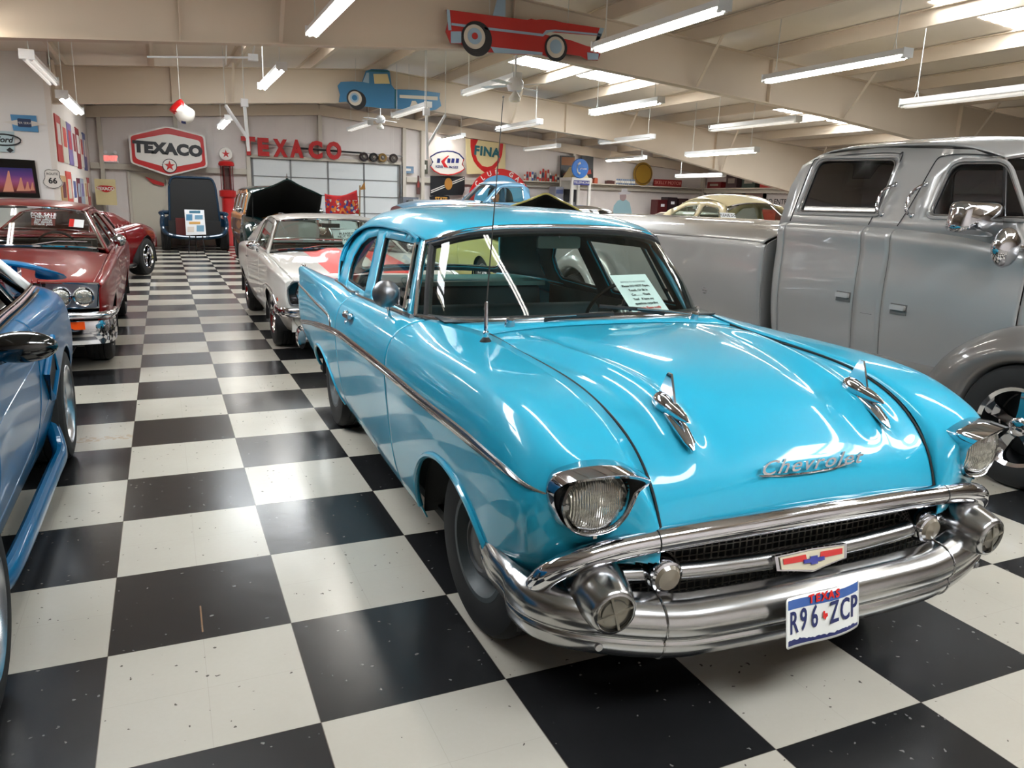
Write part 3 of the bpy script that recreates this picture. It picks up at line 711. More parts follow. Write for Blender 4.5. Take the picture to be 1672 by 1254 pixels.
for s in (-1, 1):
    G, y = fender_grid(); Gm = mirror(G, s); F = gridfaces(G.shape[0], G.shape[1], s < 0); Vf = Gm.reshape(-1, 3); cc = Vf[np.array(F)].mean(1)
    HP = np.array([(.125, .045), (.10, .075), (.045, .09), (-.04, .095), (-.11, .07), (-.115, .03), (-.105, -.02), (-.07, -.075), (-.01, -.09), (.07, -.075), (.112, -.035)])*np.array([.86, .88])+np.array([.757, .763])
    kill = inside(HP, np.stack([np.abs(cc[:, 0]), cc[:, 2]], 1)) & (cc[:, 1] < -.38)
    kill |= (cc[:, 1] < -.46) & (np.abs(cc[:, 0]) < .815) & (cc[:, 2] < .565+.10*np.clip((.66-np.abs(cc[:, 0]))/.1, 0, 1)*0)
    mk('front_fender', Vf, [f for f, k_ in zip(F, kill) if not k_], TQ, hero, solid=.006)
    lip = [(s*(G[i, 0, 0]+.006), G[i, 0, 1], G[i, 0, 2]) for i in range(len(y)) if abs(y[i]-FAR[0]) < FAR[1] and i < 200 and y[i] > -.3]
    b = MB(); b.tube(lip, .013, n=8); b.build('wheel_arch_lip', TQ, hero)
    # inner wheel housing
    b = MB(); V = []; F = []; n = 24
    for i in range(n+1):
        a = PI*i/n
        for xx in (.86, .45): V.append((s*xx, FAR[0]-FAR[1]*1.03*math.cos(a), .24+(.46)*math.sin(a)))
    for i in range(n): F.append((2*i, 2*i+1, 2*i+3, 2*i+2))
    V += [(s*.45, FAR[0]-FAR[1], .24), (s*.45, FAR[0]+FAR[1], .24)]; F.append(tuple([2*i+1 for i in range(n+1)]))
    b.add(V, F); b.build('wheel_housing', BLACK, hero, solid=.004)
    b = MB(); V = []; F = []
    for i in range(n+1):
        a = PI*i/n
        for xx in (.84, .5): V.append((s*xx, RAR[0]-RAR[1]*1.02*math.cos(a), .26+(.40)*math.sin(a)))
    for i in range(n): F.append((2*i, 2*i+1, 2*i+3, 2*i+2))
    F.append(tuple([2*i+1 for i in range(n+1)])); b.add(V, F); b.build('wheel_housing', BLACK, hero, solid=.004)
# hood
HC = [(.62, 1.045), (.45, 1.045), (.15, 1.03), (-.15, .99), (-.34, .935), (-.46, .865), (-.545, .785), (-.585, .71), (-.598, .64)]
HE = [(.625, 1.018), (.43, 1.01), (.12, .992), (-.14, .97), (-.33, .92), (-.43, .868), (-.50, .81), (-.56, .73), (-.593, .645)]
xe = [.617, .607, .60, .593, .582, .573, .566, .560, .553]
HROW = []
for (yc, zc), (ye, ze), x in zip(HC, HE, xe):
    r = []
    for t in (-1, -.93, -.75, -.5, -.2, 0, .2, .5, .75, .93, 1):
        w = 1-abs(t)**3; r.append((x*t, ye+(yc-ye)*w, ze+(zc-ze)*w))
    HROW.append(r)
hoodN = Net(HROW, 2)
G = hoodN.ev(np.linspace(0, 1, 150), np.linspace(0.004, .996, 150))
ax_ = np.abs(G[..., 0]); yy = G[..., 1]
rx = .385+.13*smoothstep(-.35, .55, yy); win = smoothstep(.60, .30, yy)*smoothstep(-.56, -.40, yy)
G[..., 2] += .020*np.exp(-((ax_-rx)/.045)**2)*win - .014*np.exp(-((ax_-rx+.10)/.06)**2)*win - .008*np.exp(-((ax_-rx-.09)/.04)**2)*win
G[..., 0] *= .985
gridobj('hood', G, TQ, hero, flip=False)
def hood_z(x, y):
    k = np.argmin((G0[..., 0]-x)**2+(G0[..., 1]-y)**2); return G0.reshape(-1, 3)[k, 2]
G0 = G
for e_ in (0, -1):
    b = MB(); b.tube([p*np.array([1.008, 1, 1])+np.array([0, 0, .003]) for p in G[::2, e_]], .0045, n=6); b.build('hood_gap', BLACK, hero)
# black slab added under the hood so the seams read dark
b = MB(); b.box((0, .0, .80), (1.16, 1.0, .02)); b.build('hood_seam_backing', BLACK, hero, smooth=False)
# windshield base / top curves (half), from the centre out
WB = [(0, .735, 1.052), (.3, .765, 1.048), (.5, .83, 1.038), (.64, .93, 1.028), (.725, 1.06, 1.022), (.765, 1.18, 1.018)]
WT = [(0, 1.18, 1.438), (.28, 1.195, 1.432), (.46, 1.225, 1.415), (.57, 1.27, 1.388), (.625, 1.325, 1.362), (.655, 1.40, 1.345)]
def full(H): H = [tuple(p) for p in H]; return [(-x, y, z) for x, y, z in H[::-1]]+H[1:]
wb = curve(full(WB), 81); wt = curve(full(WT), 81)
def wsmap(P, off=0.):
    P = np.asarray(P); t = P[:, 0]; v = P[:, 1][:, None]; Bt = curve(full(WB), t=t); Tt = curve(full(WT), t=t)
    X = Bt+(Tt-Bt)*v; n = np.stack([X[:, 0]*.5, -(1-abs(X[:, 0]))*1.2-.2, .4+0*X[:, 0]], 1); n /= np.linalg.norm(n, axis=1)[:, None]
    return X+n*(np.sin(v*PI)*.02+off)
# cowl
hr = G[0]; n = 61; tt = np.linspace(0, 1, n)
back = np.array([[x, y-.012, z-.003] for x, y, z in curve(full(WB), t=tt)])
sx_ = np.linspace(-.615, .615, n); front = np.array([[x, .632, np.interp(x, hr[:, 0], hr[:, 2])-.002] for x in sx_])
CG = np.stack([front, front*.5+back*.5+np.array([0, 0, .004]), back], 0); gridobj('cowl', CG, TQ, hero, flip=False)
# chrome around the windshield
fr = [wsmap(np.array([[t, 0.0]]))[0]+np.array([0, -.006, -.004]) for t in np.linspace(.0, 1, 60)]
b = MB(); b.tube(fr, .012, w=.020, n=10); b.tube([p+np.array([0, -.012, -.016]) for p in fr], .012, w=.010, n=8)
b.build('windshield_trim', CHROME_WORN, hero)
tp = [wsmap(np.array([[t, 1.0]]))[0]+np.array([0, -.008, .004]) for t in np.linspace(.0, 1, 60)]
b = MB(); b.tube(tp, .010, w=.014, n=10); b.build('windshield_trim', CHROME, hero)
for s, t0 in ((-1, 0.), (1, 1.)):
    sp = [wsmap(np.array([[t0, v]]))[0]+np.array([s*.004, -.004, 0]) for v in np.linspace(0, 1, 14)]
    b = MB(); b.tube(sp, .011, w=.014, n=10); b.build('windshield_trim', CHROME, hero)
    sp = [wsmap(np.array([[t0+(-s)*.028, v]]), -.012)[0] for v in np.linspace(0, 1, 14)]
    b = MB(); b.tube(sp, .020, n=8); b.build('rubber_seal', BLACK, hero)
sl = [wsmap(np.array([[t, .03]]), -.010)[0] for t in np.linspace(.02, .98, 60)]; b = MB(); b.tube(sl, .014, n=8)
sl = [wsmap(np.array([[t, .955]]), -.012)[0] for t in np.linspace(.02, .98, 60)]; b.tube(sl, .020, n=8); b.build('rubber_seal', BLACK, hero)
GW = np.array([wsmap(np.stack([np.full(12, t), np.linspace(.0, 1, 12)], 1)) for t in np.linspace(0, 1, 70)])
gridobj('windshield', GW, GLASS_GREEN, hero, solid=0)
# roof with C pillars and rear window opening
ROOF = []
def rrow(H): return full(H)
ROOF = [rrow([(0, 1.165, 1.445), (.28, 1.18, 1.44), (.46, 1.21, 1.425), (.575, 1.26, 1.396), (.66, 1.385, 1.352)]),
 rrow([(0, 1.22, 1.468), (.28, 1.235, 1.462), (.47, 1.27, 1.446), (.595, 1.32, 1.412), (.672, 1.45, 1.372)]),
 rrow([(0, 1.45, 1.512), (.29, 1.46, 1.504), (.48, 1.49, 1.482), (.61, 1.53, 1.44), (.676, 1.62, 1.385)]),
 rrow([(0, 1.9, 1.532), (.3, 1.9, 1.523), (.49, 1.92, 1.50), (.62, 1.95, 1.455), (.678, 1.98, 1.392)]),
 rrow([(0, 2.4, 1.528), (.3, 2.4, 1.52), (.49, 2.4, 1.497), (.62, 2.38, 1.452), (.678, 2.36, 1.392)]),
 rrow([(0, 2.85, 1.498), (.3, 2.83, 1.49), (.5, 2.8, 1.465), (.63, 2.74, 1.42), (.69, 2.68, 1.368)]),
 rrow([(0, 3.12, 1.43), (.3, 3.10, 1.42), (.52, 3.05, 1.385), (.65, 2.98, 1.33), (.72, 2.90, 1.305)]),
 rrow([(0, 3.35, 1.28), (.3, 3.33, 1.27), (.54, 3.26, 1.235), (.68, 3.16, 1.18), (.755, 3.06, 1.19)]),
 rrow([(0, 3.50, 1.12), (.3, 3.48, 1.11), (.56, 3.39, 1.085), (.71, 3.24, 1.06), (.785, 3.03, 1.07)]),
 rrow([(0, 3.55, 1.02), (.3, 3.53, 1.02), (.56, 3.44, 1.01), (.73, 3.26, 1.0), (.80, 2.96, .995)])]
roofN = Net(ROOF, 2)
hole = roundpoly([(.69, .25), (.69, .75), (.985, .84), (.985, .16)], .05)
inner_lining(panel('roof', roundpoly([(0, 0), (0, 1), (1, 1), (1, 0)], 0), [hole], lambda P: roofN.pts(P), TQ, hero, h=.016, outward=(0, 0, 1), solid=.012), LIN)
panel('rear_window', hole, [], lambda P: roofN.pts(P)-np.array([0, .01, .01]), GLASS_GREEN, hero, h=.04, outward=(0, 0, 1), solid=0)
b = MB(); b.tube(roofN.pts(resample(hole, .03))+np.array([0, .004, .004]), .012, closed=True, n=8); b.build('rear_window_trim', CHROME, hero)
hl = roofN.P.copy(); HG = roofN.ev(np.linspace(0.02, .68, 40), np.linspace(.03, .97, 30)); HG[..., 2] -= .035; gridobj('headliner', HG, TQD, hero, solid=0)
# greenhouse sides
def gx(z): return .80-.36*(z-.98)
def sidemap(s, inset=0.): return lambda P: np.stack([s*(gx(P[:, 1])-inset), P[:, 0], P[:, 1]], 1)
outer = [(1.20, 1.005), (1.42, 1.36), (1.55, 1.385), (1.8, 1.395), (2.36, 1.395), (2.62, 1.38), (2.82, 1.35), (2.95, 1.30), (3.02, 1.22), (3.03, 1.12), (2.97, .985), (2.4, .97), (1.8, .985)]
hole_d = roundpoly([(1.28, 1.03), (1.46, 1.335), (2.17, 1.335), (2.00, 1.018)], [.01, .02, .02, .02])
hole_q = roundpoly([(2.19, 1.018), (2.35, 1.335), (2.56, 1.31), (2.70, 1.26), (2.78, 1.18), (2.78, 1.10), (2.73, 1.03)], [.02, .02, .0, .0, .0, .0, .03])
for s in (-1, 1):
    inner_lining(panel('window_frame', outer, [hole_d, hole_q], sidemap(s), TQ, hero, h=.05, outward=(s, 0, 0), solid=.03), LIN)
    for hl_, nm in ((hole_d, 'door_glass'), (hole_q, 'quarter_glass')):
        panel(nm, hl_, [], sidemap(s, .018), GLASS_SIDE, hero, h=.2, outward=(s, 0, 0), solid=0)
    for hl_ in (hole_d, hole_q):
        b = MB(); pp = sidemap(s, .012)(resample(hl_, .05)); b.tube(pp, .009, closed=True, n=6); b.build('window_seal', BLACK, hero)
    b = MB(); q = sidemap(s, .006)(np.array([(1.345, 1.03), (1.525, 1.335)])); b.tube(q, .012, n=8); q2 = sidemap(s, .01)(np.array([(1.365, 1.03), (1.545, 1.335)])); b.tube(q2, .007, n=6); b.build('vent_window_bar', CHROME, hero)
    b = MB(); q = sidemap(s, .014)(np.array([(1.345, 1.1), (1.30, 1.1)])); b.box(q[0]+np.array([0, .02, 0]), (.02, .05, .015)); b.build('vent_latch', CHROME, hero)
    # drip rail
    dr = [(s*(gx(z)+.012), y, z) for y, z in [(1.46, 1.358), (1.62, 1.383), (1.8, 1.392), (2.1, 1.397), (2.36, 1.396), (2.62, 1.381), (2.82, 1.350), (2.95, 1.302), (3.02, 1.22), (3.03, 1.13)]]
    b = MB(); b.tube(curve(dr, 50), .010, w=.012, n=8); b.build('drip_rail', TQ, hero)
    # belt moulding
    bl = [(s*(gx(z)+.012), y, z) for y, z in [(1.14, 1.022), (1.5, 1.008), (2.0, .993), (2.22, .985), (2.34, .99)]]
    b = MB(); b.tube(curve(bl, 40), .012, w=.014, n=8)
    bl = [(s*(gx(z)+.016), y, z) for y, z in [(2.30, 1.0), (2.42, .985), (2.6, .99), (2.8, .995), (2.98, .998)]]
    b.tube(curve(bl, 30), .014, w=.013, n=8); b.build('belt_molding', CHROME_WORN, hero)
# body side spear
def spear(s, pts, r, w, name='side_trim'):
    b = MB(); b.tube(pts, r, w=w, n=10); return b.build(name, CHROME_WORN, hero)
for s in (-1, 1):
    def surf_x(y, z):
        if y > 1.03:
            g = sideN.ev([side_u(y)], np.linspace(0, 1, 60))[0]
        else:
            uu = np.linspace(0, .8, 200); yy_ = fendN.ev(uu, [.5])[:, 0, 1]; g = fendN.ev([float(np.interp(-y, -yy_, uu))], np.linspace(0, 1, 60))[0]
        k = np.argmax(g[:, 2]); return float(np.interp(z, g[:k+1, 2], g[:k+1, 0]))
    cl = curve([(-.54, .770), (-.40, .795), (-.1, .808), (.4, .805), (1.0, .802), (1.6, .795), (2.1, .783), (2.5, .755), (3.0, .705), (3.5, .645), (4.0, .575)], 90)
    pts = [(s*(surf_x(y, z)+.006), y, z) for y, z in cl]; rr = [.004+.010*min(1, i/12) for i in range(90)]; ww = [.004+.017*min(1, i/12)*(1 if i < 80 else .8) for i in range(90)]
    b = MB(); b.tube(pts, .010, w=ww, n=10); b.build('side_trim', CHROME_WORN, hero)
    b = MB(); b.tube([(p[0]+s*.009, p[1], p[2]) for p in pts[6:]], .004, w=.0035, n=6); b.build('side_trim_bead', CHROME, hero)
    cl = curve([(3.92, .885), (3.4, .865), (2.9, .85), (2.58, .84), (2.44, .815), (2.40, .765)], 50)
    pts = [(s*(surf_x(y, z)+.006), y, z) for y, z in cl]; b = MB(); b.tube(pts, .008, w=.011, n=8); b.build('side_trim', CHROME_WORN, hero)
    # fin cap and tail lamp
    b = MB(); P = side_pts([4.0], [.86])[0]; b.sphere((s*.875, 4.02, 1.0), .03, sz=(.9, 1.6, .9)); b.build('tail_fin_cap', CHROME, hero)
    b = MB(); b.sphere((s*.85, 4.07, .80), .07, sz=(.6, .6, 1.6)); b.build('tail_lamp', mat('red_lens', (.6, .05, .04), rough=.15, coat=1), hero)
# trunk lid and tail panel
TR = [[(x, y, z+.012*(1-(x/.72)**2)) for x in np.linspace(-.72, .72, 9)] for y, z in ((2.98, .985), (3.3, .975), (3.6, .955), (3.85, .92), (4.02, .86), (4.08, .75), (4.08, .6), (4.06, .45))]
gridobj('trunk_lid', Net(TR, 1).ev(np.linspace(0, 1, 40), np.linspace(0, 1, 24)), TQ, hero, flip=True)
b = MB(); cv = curve([(-.93, 3.85, .45), (-.92, 4.05, .45), (-.75, 4.17, .45), (0, 4.22, .45), (.75, 4.17, .45), (.92, 4.05, .45), (.93, 3.85, .45)], 50); b.tube(cv, .03, w=.075, n=12); b.build('rear_bumper', CHROME, hero)
b = MB(); b.box((0, 1.8, .24), (1.6, 4.0, .04)); b.box((0, -.2, .40), (1.0, .5, .3)); b.build('underbody', BLACK, hero, smooth=False)
# ------------------------------------------------------------------ hero: bumper, grille, lamps, badges
def ring_surface(loops):           # list of closed loops with the same point count
    L = np.array(loops); V = L.reshape(-1, 3); m = L.shape[1]; F = []
    for i in range(len(L)-1):
        for k in range(m): F.append((i*m+k, i*m+(k+1) % m, (i+1)*m+(k+1) % m, (i+1)*m+k))
    return V, F
def loopcurve(P, n=64):
    P = np.array(P, float); m = len(P); Q = np.vstack([P[-3:], P, P[:3]])
    t = np.linspace(3, m+3, n, endpoint=False); i = t.astype(int); f = (t-i)[:, None]
    a, b_, c, d = Q[i-1], Q[i], Q[np.minimum(i+1, len(Q)-1)], Q[np.minimum(i+2, len(Q)-1)]
    return .5*((2*b_)+(-a+c)*f+(2*a-5*b_+4*c-d)*f*f+(-a+3*b_-3*c+d)*f**3)
LENS_N = [(0, .0)]
def lens_mat():
    m, nt, b = newmat('headlamp_lens'); N = nt.nodes.new; L = nt.links.new
    tc = N('ShaderNodeTexCoord'); w = N('ShaderNodeTexWave'); w.wave_type = 'BANDS'; w.bands_direction = 'X'; w.inputs['Scale'].default_value = 45; w.inputs['Distortion'].default_value = .6
    L(tc.outputs['Object'], w.inputs['Vector']); bp = N('ShaderNodeBump'); bp.inputs['Strength'].default_value = .9; bp.inputs['Distance'].default_value = .004
    n = N('ShaderNodeTexVoronoi'); n.inputs['Scale'].default_value = 28; L(tc.outputs['Object'], n.inputs['Vector'])
    mx = N('ShaderNodeMath'); mx.operation = 'MULTIPLY_ADD'; L(n.outputs['Distance'], mx.inputs[0]); mx.inputs[1].default_value = 1.5; L(w.outputs['Fac'], mx.inputs[2])
    L(mx.outputs[0], bp.inputs['Height']); L(bp.outputs[0], b.inputs['Normal'])
    b.inputs['Base Color'].default_value = srgb((.80, .79, .75)); b.inputs['Metallic'].default_value = .85; b.inputs['Roughness'].default_value = .12
    b.inputs['Coat Weight'].default_value = 1; b.inputs['Coat Roughness'].default_value = .02; return m
LENSM = lens_mat()
AMBER = mat('clouded_lens', (.48, .44, .38), rough=.25, coat=1)
for s in (-1, 1):
    lamp = bpy.data.objects.new('headlight', None); COL.objects.link(lamp); lamp.parent = hero; lamp.location = (s*.757, -.568, .760); lamp.empty_display_size = .05
    def q(x, y, z): return (s*x, y, z)
    # outline of the chrome bezel (x outward from lamp centre, y, z)
    out = loopcurve([(s*.140, .045, .045), (s*.115, .02, .085), (s*.055, -.015, .107), (s*-.01, -.035, .116), (s*-.07, -.045, .113), (s*-.125, -.045, .095), (s*-.143, -.035, .072), (s*-.132, -.02, .035), (s*-.122, -.01, -.01), (s*-.108, .0, -.055), (s*-.07, .003, -.095), (s*-.01, .003, -.108), (s*.055, .01, -.103), (s*.105, .03, -.075), (s*.132, .045, -.03), (s*.142, .05, .01)], 72)
    out[:, 2] *= np.where(out[:, 2] < 0, .86, .95); out[:, 0] *= np.where(out[:, 0]*s > 0, .83, .87)
    outb = out*np.array([.97, 1, .97])+np.array([0, .07, 0])
    rim = out*np.array([.96, 1, .955])+np.array([0, -.028, .002])
    rim[:, 1] -= .03*smoothstep(.02, .11, out[:, 2])
    inn = rim*np.array([.93, 1, .92])+np.array([0, .008, 0])
    cup = np.array([(s*.098*math.cos(a), .0, .098*math.sin(a)) for a in np.arctan2(inn[:, 2], s*inn[:, 0])]); cup[:, 1] = .015
    V, F = ring_surface([outb, out, rim, inn]); mk('bezel', V, F if s < 0 else [f[::-1] for f in F], CHROME, lamp, sharp=50, solid=.003)
    V, F = ring_surface([inn, cup]); mk('bezel_recess', V, F if s < 0 else [f[::-1] for f in F], mat('dark_cast_grille', (.22, .22, .22), rough=.45, metal=.7), lamp, sharp=50)
    b = MB(); b.lathe([(.099, .02), (.101, -.008), (.096, -.014), (.090, -.006), (.089, .01)], axis=(0, 1, 0), n=48)
    for a in (0, PI, -PI/2): b.box((.094*math.cos(a)*s, -.012, .094*math.sin(a)), (.018, .01, .012) if a != -PI/2 else (.012, .01, .018))
    b.build('retaining_ring', CHROME_WORN, lamp)
    b = MB(); b.lathe([(.090, .008), (.083, -.014), (.064, -.027), (.032, -.035), (0, -.037)], axis=(0, 1, 0), n=48); b.build('lens', LENSM, lamp, sharp=180)
# rockets on the hood
for s in (-1, 1):
    t = bpy.data.objects.new('hood_ornament', None); COL.objects.link(t); t.parent = hero; t.location = (s*.395, -.36, hood_z(s*.395, -.36)+.016); t.rotation_euler = (R(11), 0, 0); t.empty_display_size = .05
    b = MB(); b.lathe([(0, .06), (.022, .058), (.030, .045), (.031, .02), (.029, .0), (.024, -.015)], axis=(0, 1, 0), n=24); b.build('rear_collar', CHROME, t)
    b = MB(); b.lathe([(.024, -.012), (.023, -.03), (.018, -.07), (.009, -.105), (0, -.118)], axis=(0, 1, 0), n=24); b.build('nose_cone', CHROME, t)
    b = MB(); b.prism([(.055, .025), (.03, .10), (.012, .102), (-.035, .02)], (-.004, 0, 0), (0, 1, 0), (0, 0, 1), .008); b.build('fin', CHROME, t, sharp=30)
    b = MB(); b.tube([(0, .03, -.012), (0, -.03, -.022), (0, -.09, -.036), (0, -.14, -.056), (0, -.165, -.070)], [.010, .022, .026, .020, .005], w=[.008, .012, .014, .010, .004], n=12); b.build('base_plate', CHROME, t)
# script
tw = textobj('script_badge', 'Chevrolet', .060, (0, 0, 0), (1, 0, 0), (0, 0, 1), CHROME, hero, depth=.008, shear=.5, bold=.0004, sx=1.45, spacing=1.14)
P = at_z(0, 0, 1) if False else None
tw.location = (.0, -.572, .792); tw.rotation_euler = (R(-18), 0, 0)
b = MB(); b.tube([(-.20, -.552, .765), (-.1, -.570, .762), (0, -.574, .762), (.1, -.572, .764), (.21, -.556, .775)], .0032, n=6); b.build('script_underline', CHROME, hero)
# upper grille bar (chrome header) with turned down ends
cv = [(.880, -.45, .45), (.880, -.49, .495), (.865, -.53, .545), (.80, -.57, .592), (.70, -.588, .618), (.57, -.60, .630), (.4, -.612, .638), (.2, -.62, .642), (0, -.622, .644)]
def fullx(H): return [(-x, y, z) for x, y, z in H]+[(x, y, z) for x, y, z in H[::-1][1:]]
hb = curve(fullx(cv), 120)
b = MB(); b.tube(hb, .034, w=.036, n=20); b.build('upper_grille_bar', CHROME, hero)
hb_ = hb
for xj in (-.57, .57):
    i = int(np.argmin(abs(hb[:, 0]-xj))); b = MB(); b.tube([hb[i], hb[i]+(hb[i+1]-hb[i])*.25], .0346, w=.0366, n=20); b.build('bar_joint', mat('joint_dark', (.15, .15, .15), rough=.4, metal=.8), hero)
# mesh grille
b = MB()
for x in np.arange(-.78, .79, .026): b.box((x, -.535+.08*(abs(x)/.8)**3, .49), (.004, .004, .26))
for z in np.arange(.37, .62, .022):
    b.tube([(x, -.539+.08*(abs(x)/.8)**3, z) for x in np.linspace(-.78, .78, 15)], .002, n=4)
b.build('grille_mesh', mat('grille_silver', (.62, .60, .57), rough=.4, metal=.7), hero, smooth=False)
b = MB(); b.add([(-.84, -.43, .30), (-.4, -.50, .30), (.4, -.50, .30), (.84, -.43, .30), (-.84, -.43, .61), (-.4, -.50, .61), (.4, -.50, .61), (.84, -.43, .61)], [(0, 1, 5, 4), (1, 2, 6, 5), (2, 3, 7, 6)]); b.build('grille_backing', BLACK, hero, solid=.01, smooth=False)
# floating grille bar with bullets and crest
gb = curve([(-.68, -.53, .510), (-.52, -.565, .508), (-.3, -.59, .504), (0, -.60, .500), (.3, -.59, .504), (.52, -.565, .508), (.68, -.53, .510)], 60)
b = MB(); b.tube(gb, .030, w=.030, n=16); b.build('grille_bar', CHROME_WORN, hero)
for s in (-1, 1):
    b = MB(); c0 = np.array([s*.525, -.515, .525]); ax = (s*.03, -1, -.10)
    b.lathe([(.05, -.03), (.057, .0), (.060, .05), (.057, .085), (.050, .10), (.043, .104)], c=c0, axis=ax, n=28); b.build('parking_lamp', CHROME, hero)
    b = MB(); b.lathe([(.045, .100), (.034, .112), (.0, .116)], c=c0, axis=ax, n=24); b.build('parking_lamp_lens', AMBER, hero)
# crest
ce = bpy.data.objects.new('crest', None); COL.objects.link(ce); ce.parent = hero; ce.location = (-.015, -.640, .505); ce.rotation_euler = (R(-14), 0, 0); ce.scale = (.86, 1, .66)
shp = [(-.150, .034), (-.145, -.022), (-.07, -.036), (0, -.052), (.07, -.036), (.145, -.022), (.150, .034), (0, .040)]
b = MB(); b.prism([(x*1.12, z*1.2) for x, z in shp], (0, .012, 0), (1, 0, 0), (0, 0, 1), .016); b.build('frame', CHROME, ce, sharp=30)
b = MB(); b.prism(shp, (0, -.002, 0), (1, 0, 0), (0, 0, 1), .006); b.build('field', mat('crest_cream', (.80, .76, .66), rough=.3, coat=1), ce, smooth=False)
for s in (-1, 1):
    b = MB(); b.prism([(s*.138, .026), (s*.136, .0), (s*.03, -.002), (s*.035, .028)] if s > 0 else [(s*.138, .026), (s*.035, .028), (s*.03, -.002), (s*.136, .0)], (0, -.0085, 0), (1, 0, 0), (0, 0, 1), .002)
    b.build('red_band', mat('crest_red', (.78, .08, .07), rough=.3, coat=1), ce, smooth=False)
b = MB(); b.prism([(-.048, .006), (-.048, -.012), (-.016, -.012), (-.016, -.022), (.016, -.022), (.016, -.012), (.048, -.012), (.048, .006), (.016, .006), (.016, .016), (-.016, .016), (-.016, .006)], (0, -.0105, 0), (1, 0, 0), (0, 0, 1), .003)
b.build('bowtie', mat('crest_blue', (.10, .16, .55), rough=.3, coat=1), ce, smooth=False)
# lower bumper: swept section
def bumper_section(k):
    # closed section (d outward, z); k=0 centre, 1 wing
    return [(.0, .50), (.035, .512), (.07, .505), (.10, .485), (.115, .455), (.112, .425), (.098, .405), (.104, .392), (.098, .365), (.075, .338), (.04, .325), (.0, .33)]
BC = [(.885, -.15, .0), (.905, -.27, .0), (.895, -.38, .0), (.845, -.475, .0), (.745, -.545, .0), (.6, -.585, .0), (.4, -.608, .0), (.2, -.618, .0), (0, -.62, .0)]
bc = curve(fullx(BC), 120); sec = np.array(bumper_section(0)); sec = loopcurve(sec, 36)
V = []; n = len(bc)
for i in range(n):
    d = bc[min(i+1, n-1)]-bc[max(i-1, 0)]; d /= np.linalg.norm(d); o = np.array([d[1], -d[0], 0]); o = o if (o@np.array([bc[i][0], -1.0, 0]) > 0 or abs(bc[i][0]) < .2) else -o
    if abs(bc[i][0]) < .5: o = np.array([d[1], -d[0], 0]);  o = o if o[1] < 0 else -o
    ax2 = abs(bc[i][0]); y_ = bc[i][1]
    wing = float(smoothstep(-.54, -.33, y_))
    for (dd, z) in sec:
        zz = z-.055+.05*float(smoothstep(.45, .85, ax2)); zz = lerp(zz, .455+(z-.415)*.62, wing*.85 if y_ > -.38 else wing*.3)
        V.append(bc[i]+o*dd*(.92-.55*wing)+np.array([0, 0, zz]))
m_ = len(sec); F = [(i*m_+k, i*m_+(k+1) % m_, (i+1)*m_+(k+1) % m_, (i+1)*m_+k) for i in range(n-1) for k in range(m_)]+[tuple(range(m_)), tuple(range((n-1)*m_, n*m_))[::-1]]
mk('front_bumper', V, F, CHROME_WORN, hero)
for xj in (-.56, .56):
    i = int(np.argmin(abs(bc[:, 0]-xj))); b = MB(); A = np.array(V[i*m_:(i+1)*m_]); c = A.mean(0); q1 = c+(A-c)*1.012; b.tube(q1, .0035, closed=True, n=6); b.build('bumper_joint', CHROME_WORN, hero)
for s in (-1, 1):
    VV = np.array(V); k_ = np.argmin((VV[:, 0]-s*.76)**2+(VV[:, 2]-.345)**2+.05*VV[:, 1]); pb_ = VV[k_]; b = MB(); b.cyl(pb_+np.array([0, .01, 0]), pb_+np.array([s*.002, -.005, -.001]), .011, n=12); b.build('bumper_bolt', STEEL, hero)
    # bumper guard bullets
    g = bpy.data.objects.new('bumper_guard', None); COL.objects.link(g); g.parent = hero; g.location = (s*.728, -.515, .500); g.empty_display_size = .05
    axd = np.array([s*.08, -1, -.10]); axd /= np.linalg.norm(axd)
    b = MB(); b.lathe([(.06, -.06), (.088, -.03), (.095, .02), (.092, .07), (.083, .12), (.071, .165), (.065, .177), (.056, .18), (.054, .172)], axis=axd, n=40, sx=.95, sy=1.0); b.build('guard_body', CHROME_WORN, g, sharp=60)
    b = MB(); b.lathe([(.055, .168), (.04, .170), (.038, .176), (.02, .177), (0, .183)], axis=axd, n=32)
    a_, b_, d_ = basis(axd)
    for k in range(4):
        v = a_*math.cos(k*PI/2+.3)+b_*math.sin(k*PI/2+.3); b.bar(d_*.176, d_*.174+v*.055, .007, .012, up=tuple(d_))
    b.build('guard_insert', mat('guard_insert_bronze', (.52, .50, .46), rough=.35, metal=.8), g)
    b = MB(); b.lathe([(.026, .0), (.024, .006), (.0, .008)], c=np.array([0, -.03, .088]), axis=(s*.0, -.35, 1), n=20); b.build('guard_cap', CHROME, g)
# licence plate
pe = bpy.data.objects.new('licence_plate', None); COL.objects.link(pe); pe.parent = hero; pe.location = (-.055, -.752, .388); pe.scale = (1.02, 1, 1.02); pe.rotation_euler = (R(-8), R(0), R(8)); pe.empty_display_size = .05
def plmap(P, off=0): return np.stack([P[:, 0], -.012*np.sin(P[:, 0]*16)-off, P[:, 1]-.010*np.cos(P[:, 0]*9)], 1)
po = roundpoly([(-.152, -.076), (.152, -.076), (.152, .076), (-.152, .076)], .014)
panel('plate_blank', po, [], lambda P: plmap(P), mat('plate_white', (.88, .88, .86), rough=.35, coat=.5), pe, h=.02, outward=(0, -1, 0), solid=.0015)
pb, ntb, bb = newmat('plate_sky_blue'); bb.inputs['Base Color'].default_value = srgb((.22, .36, .62)); bb.inputs['Roughness'].default_value = .35
panel('blue_header', [(-.143, .040), (.143, .040), (.143, .068), (-.143, .068)], [], lambda P: plmap(P, .001), pb, pe, h=.02, outward=(0, -1, 0), solid=0)
dn = mat('plate_navy', (.10, .14, .35), rough=.4)
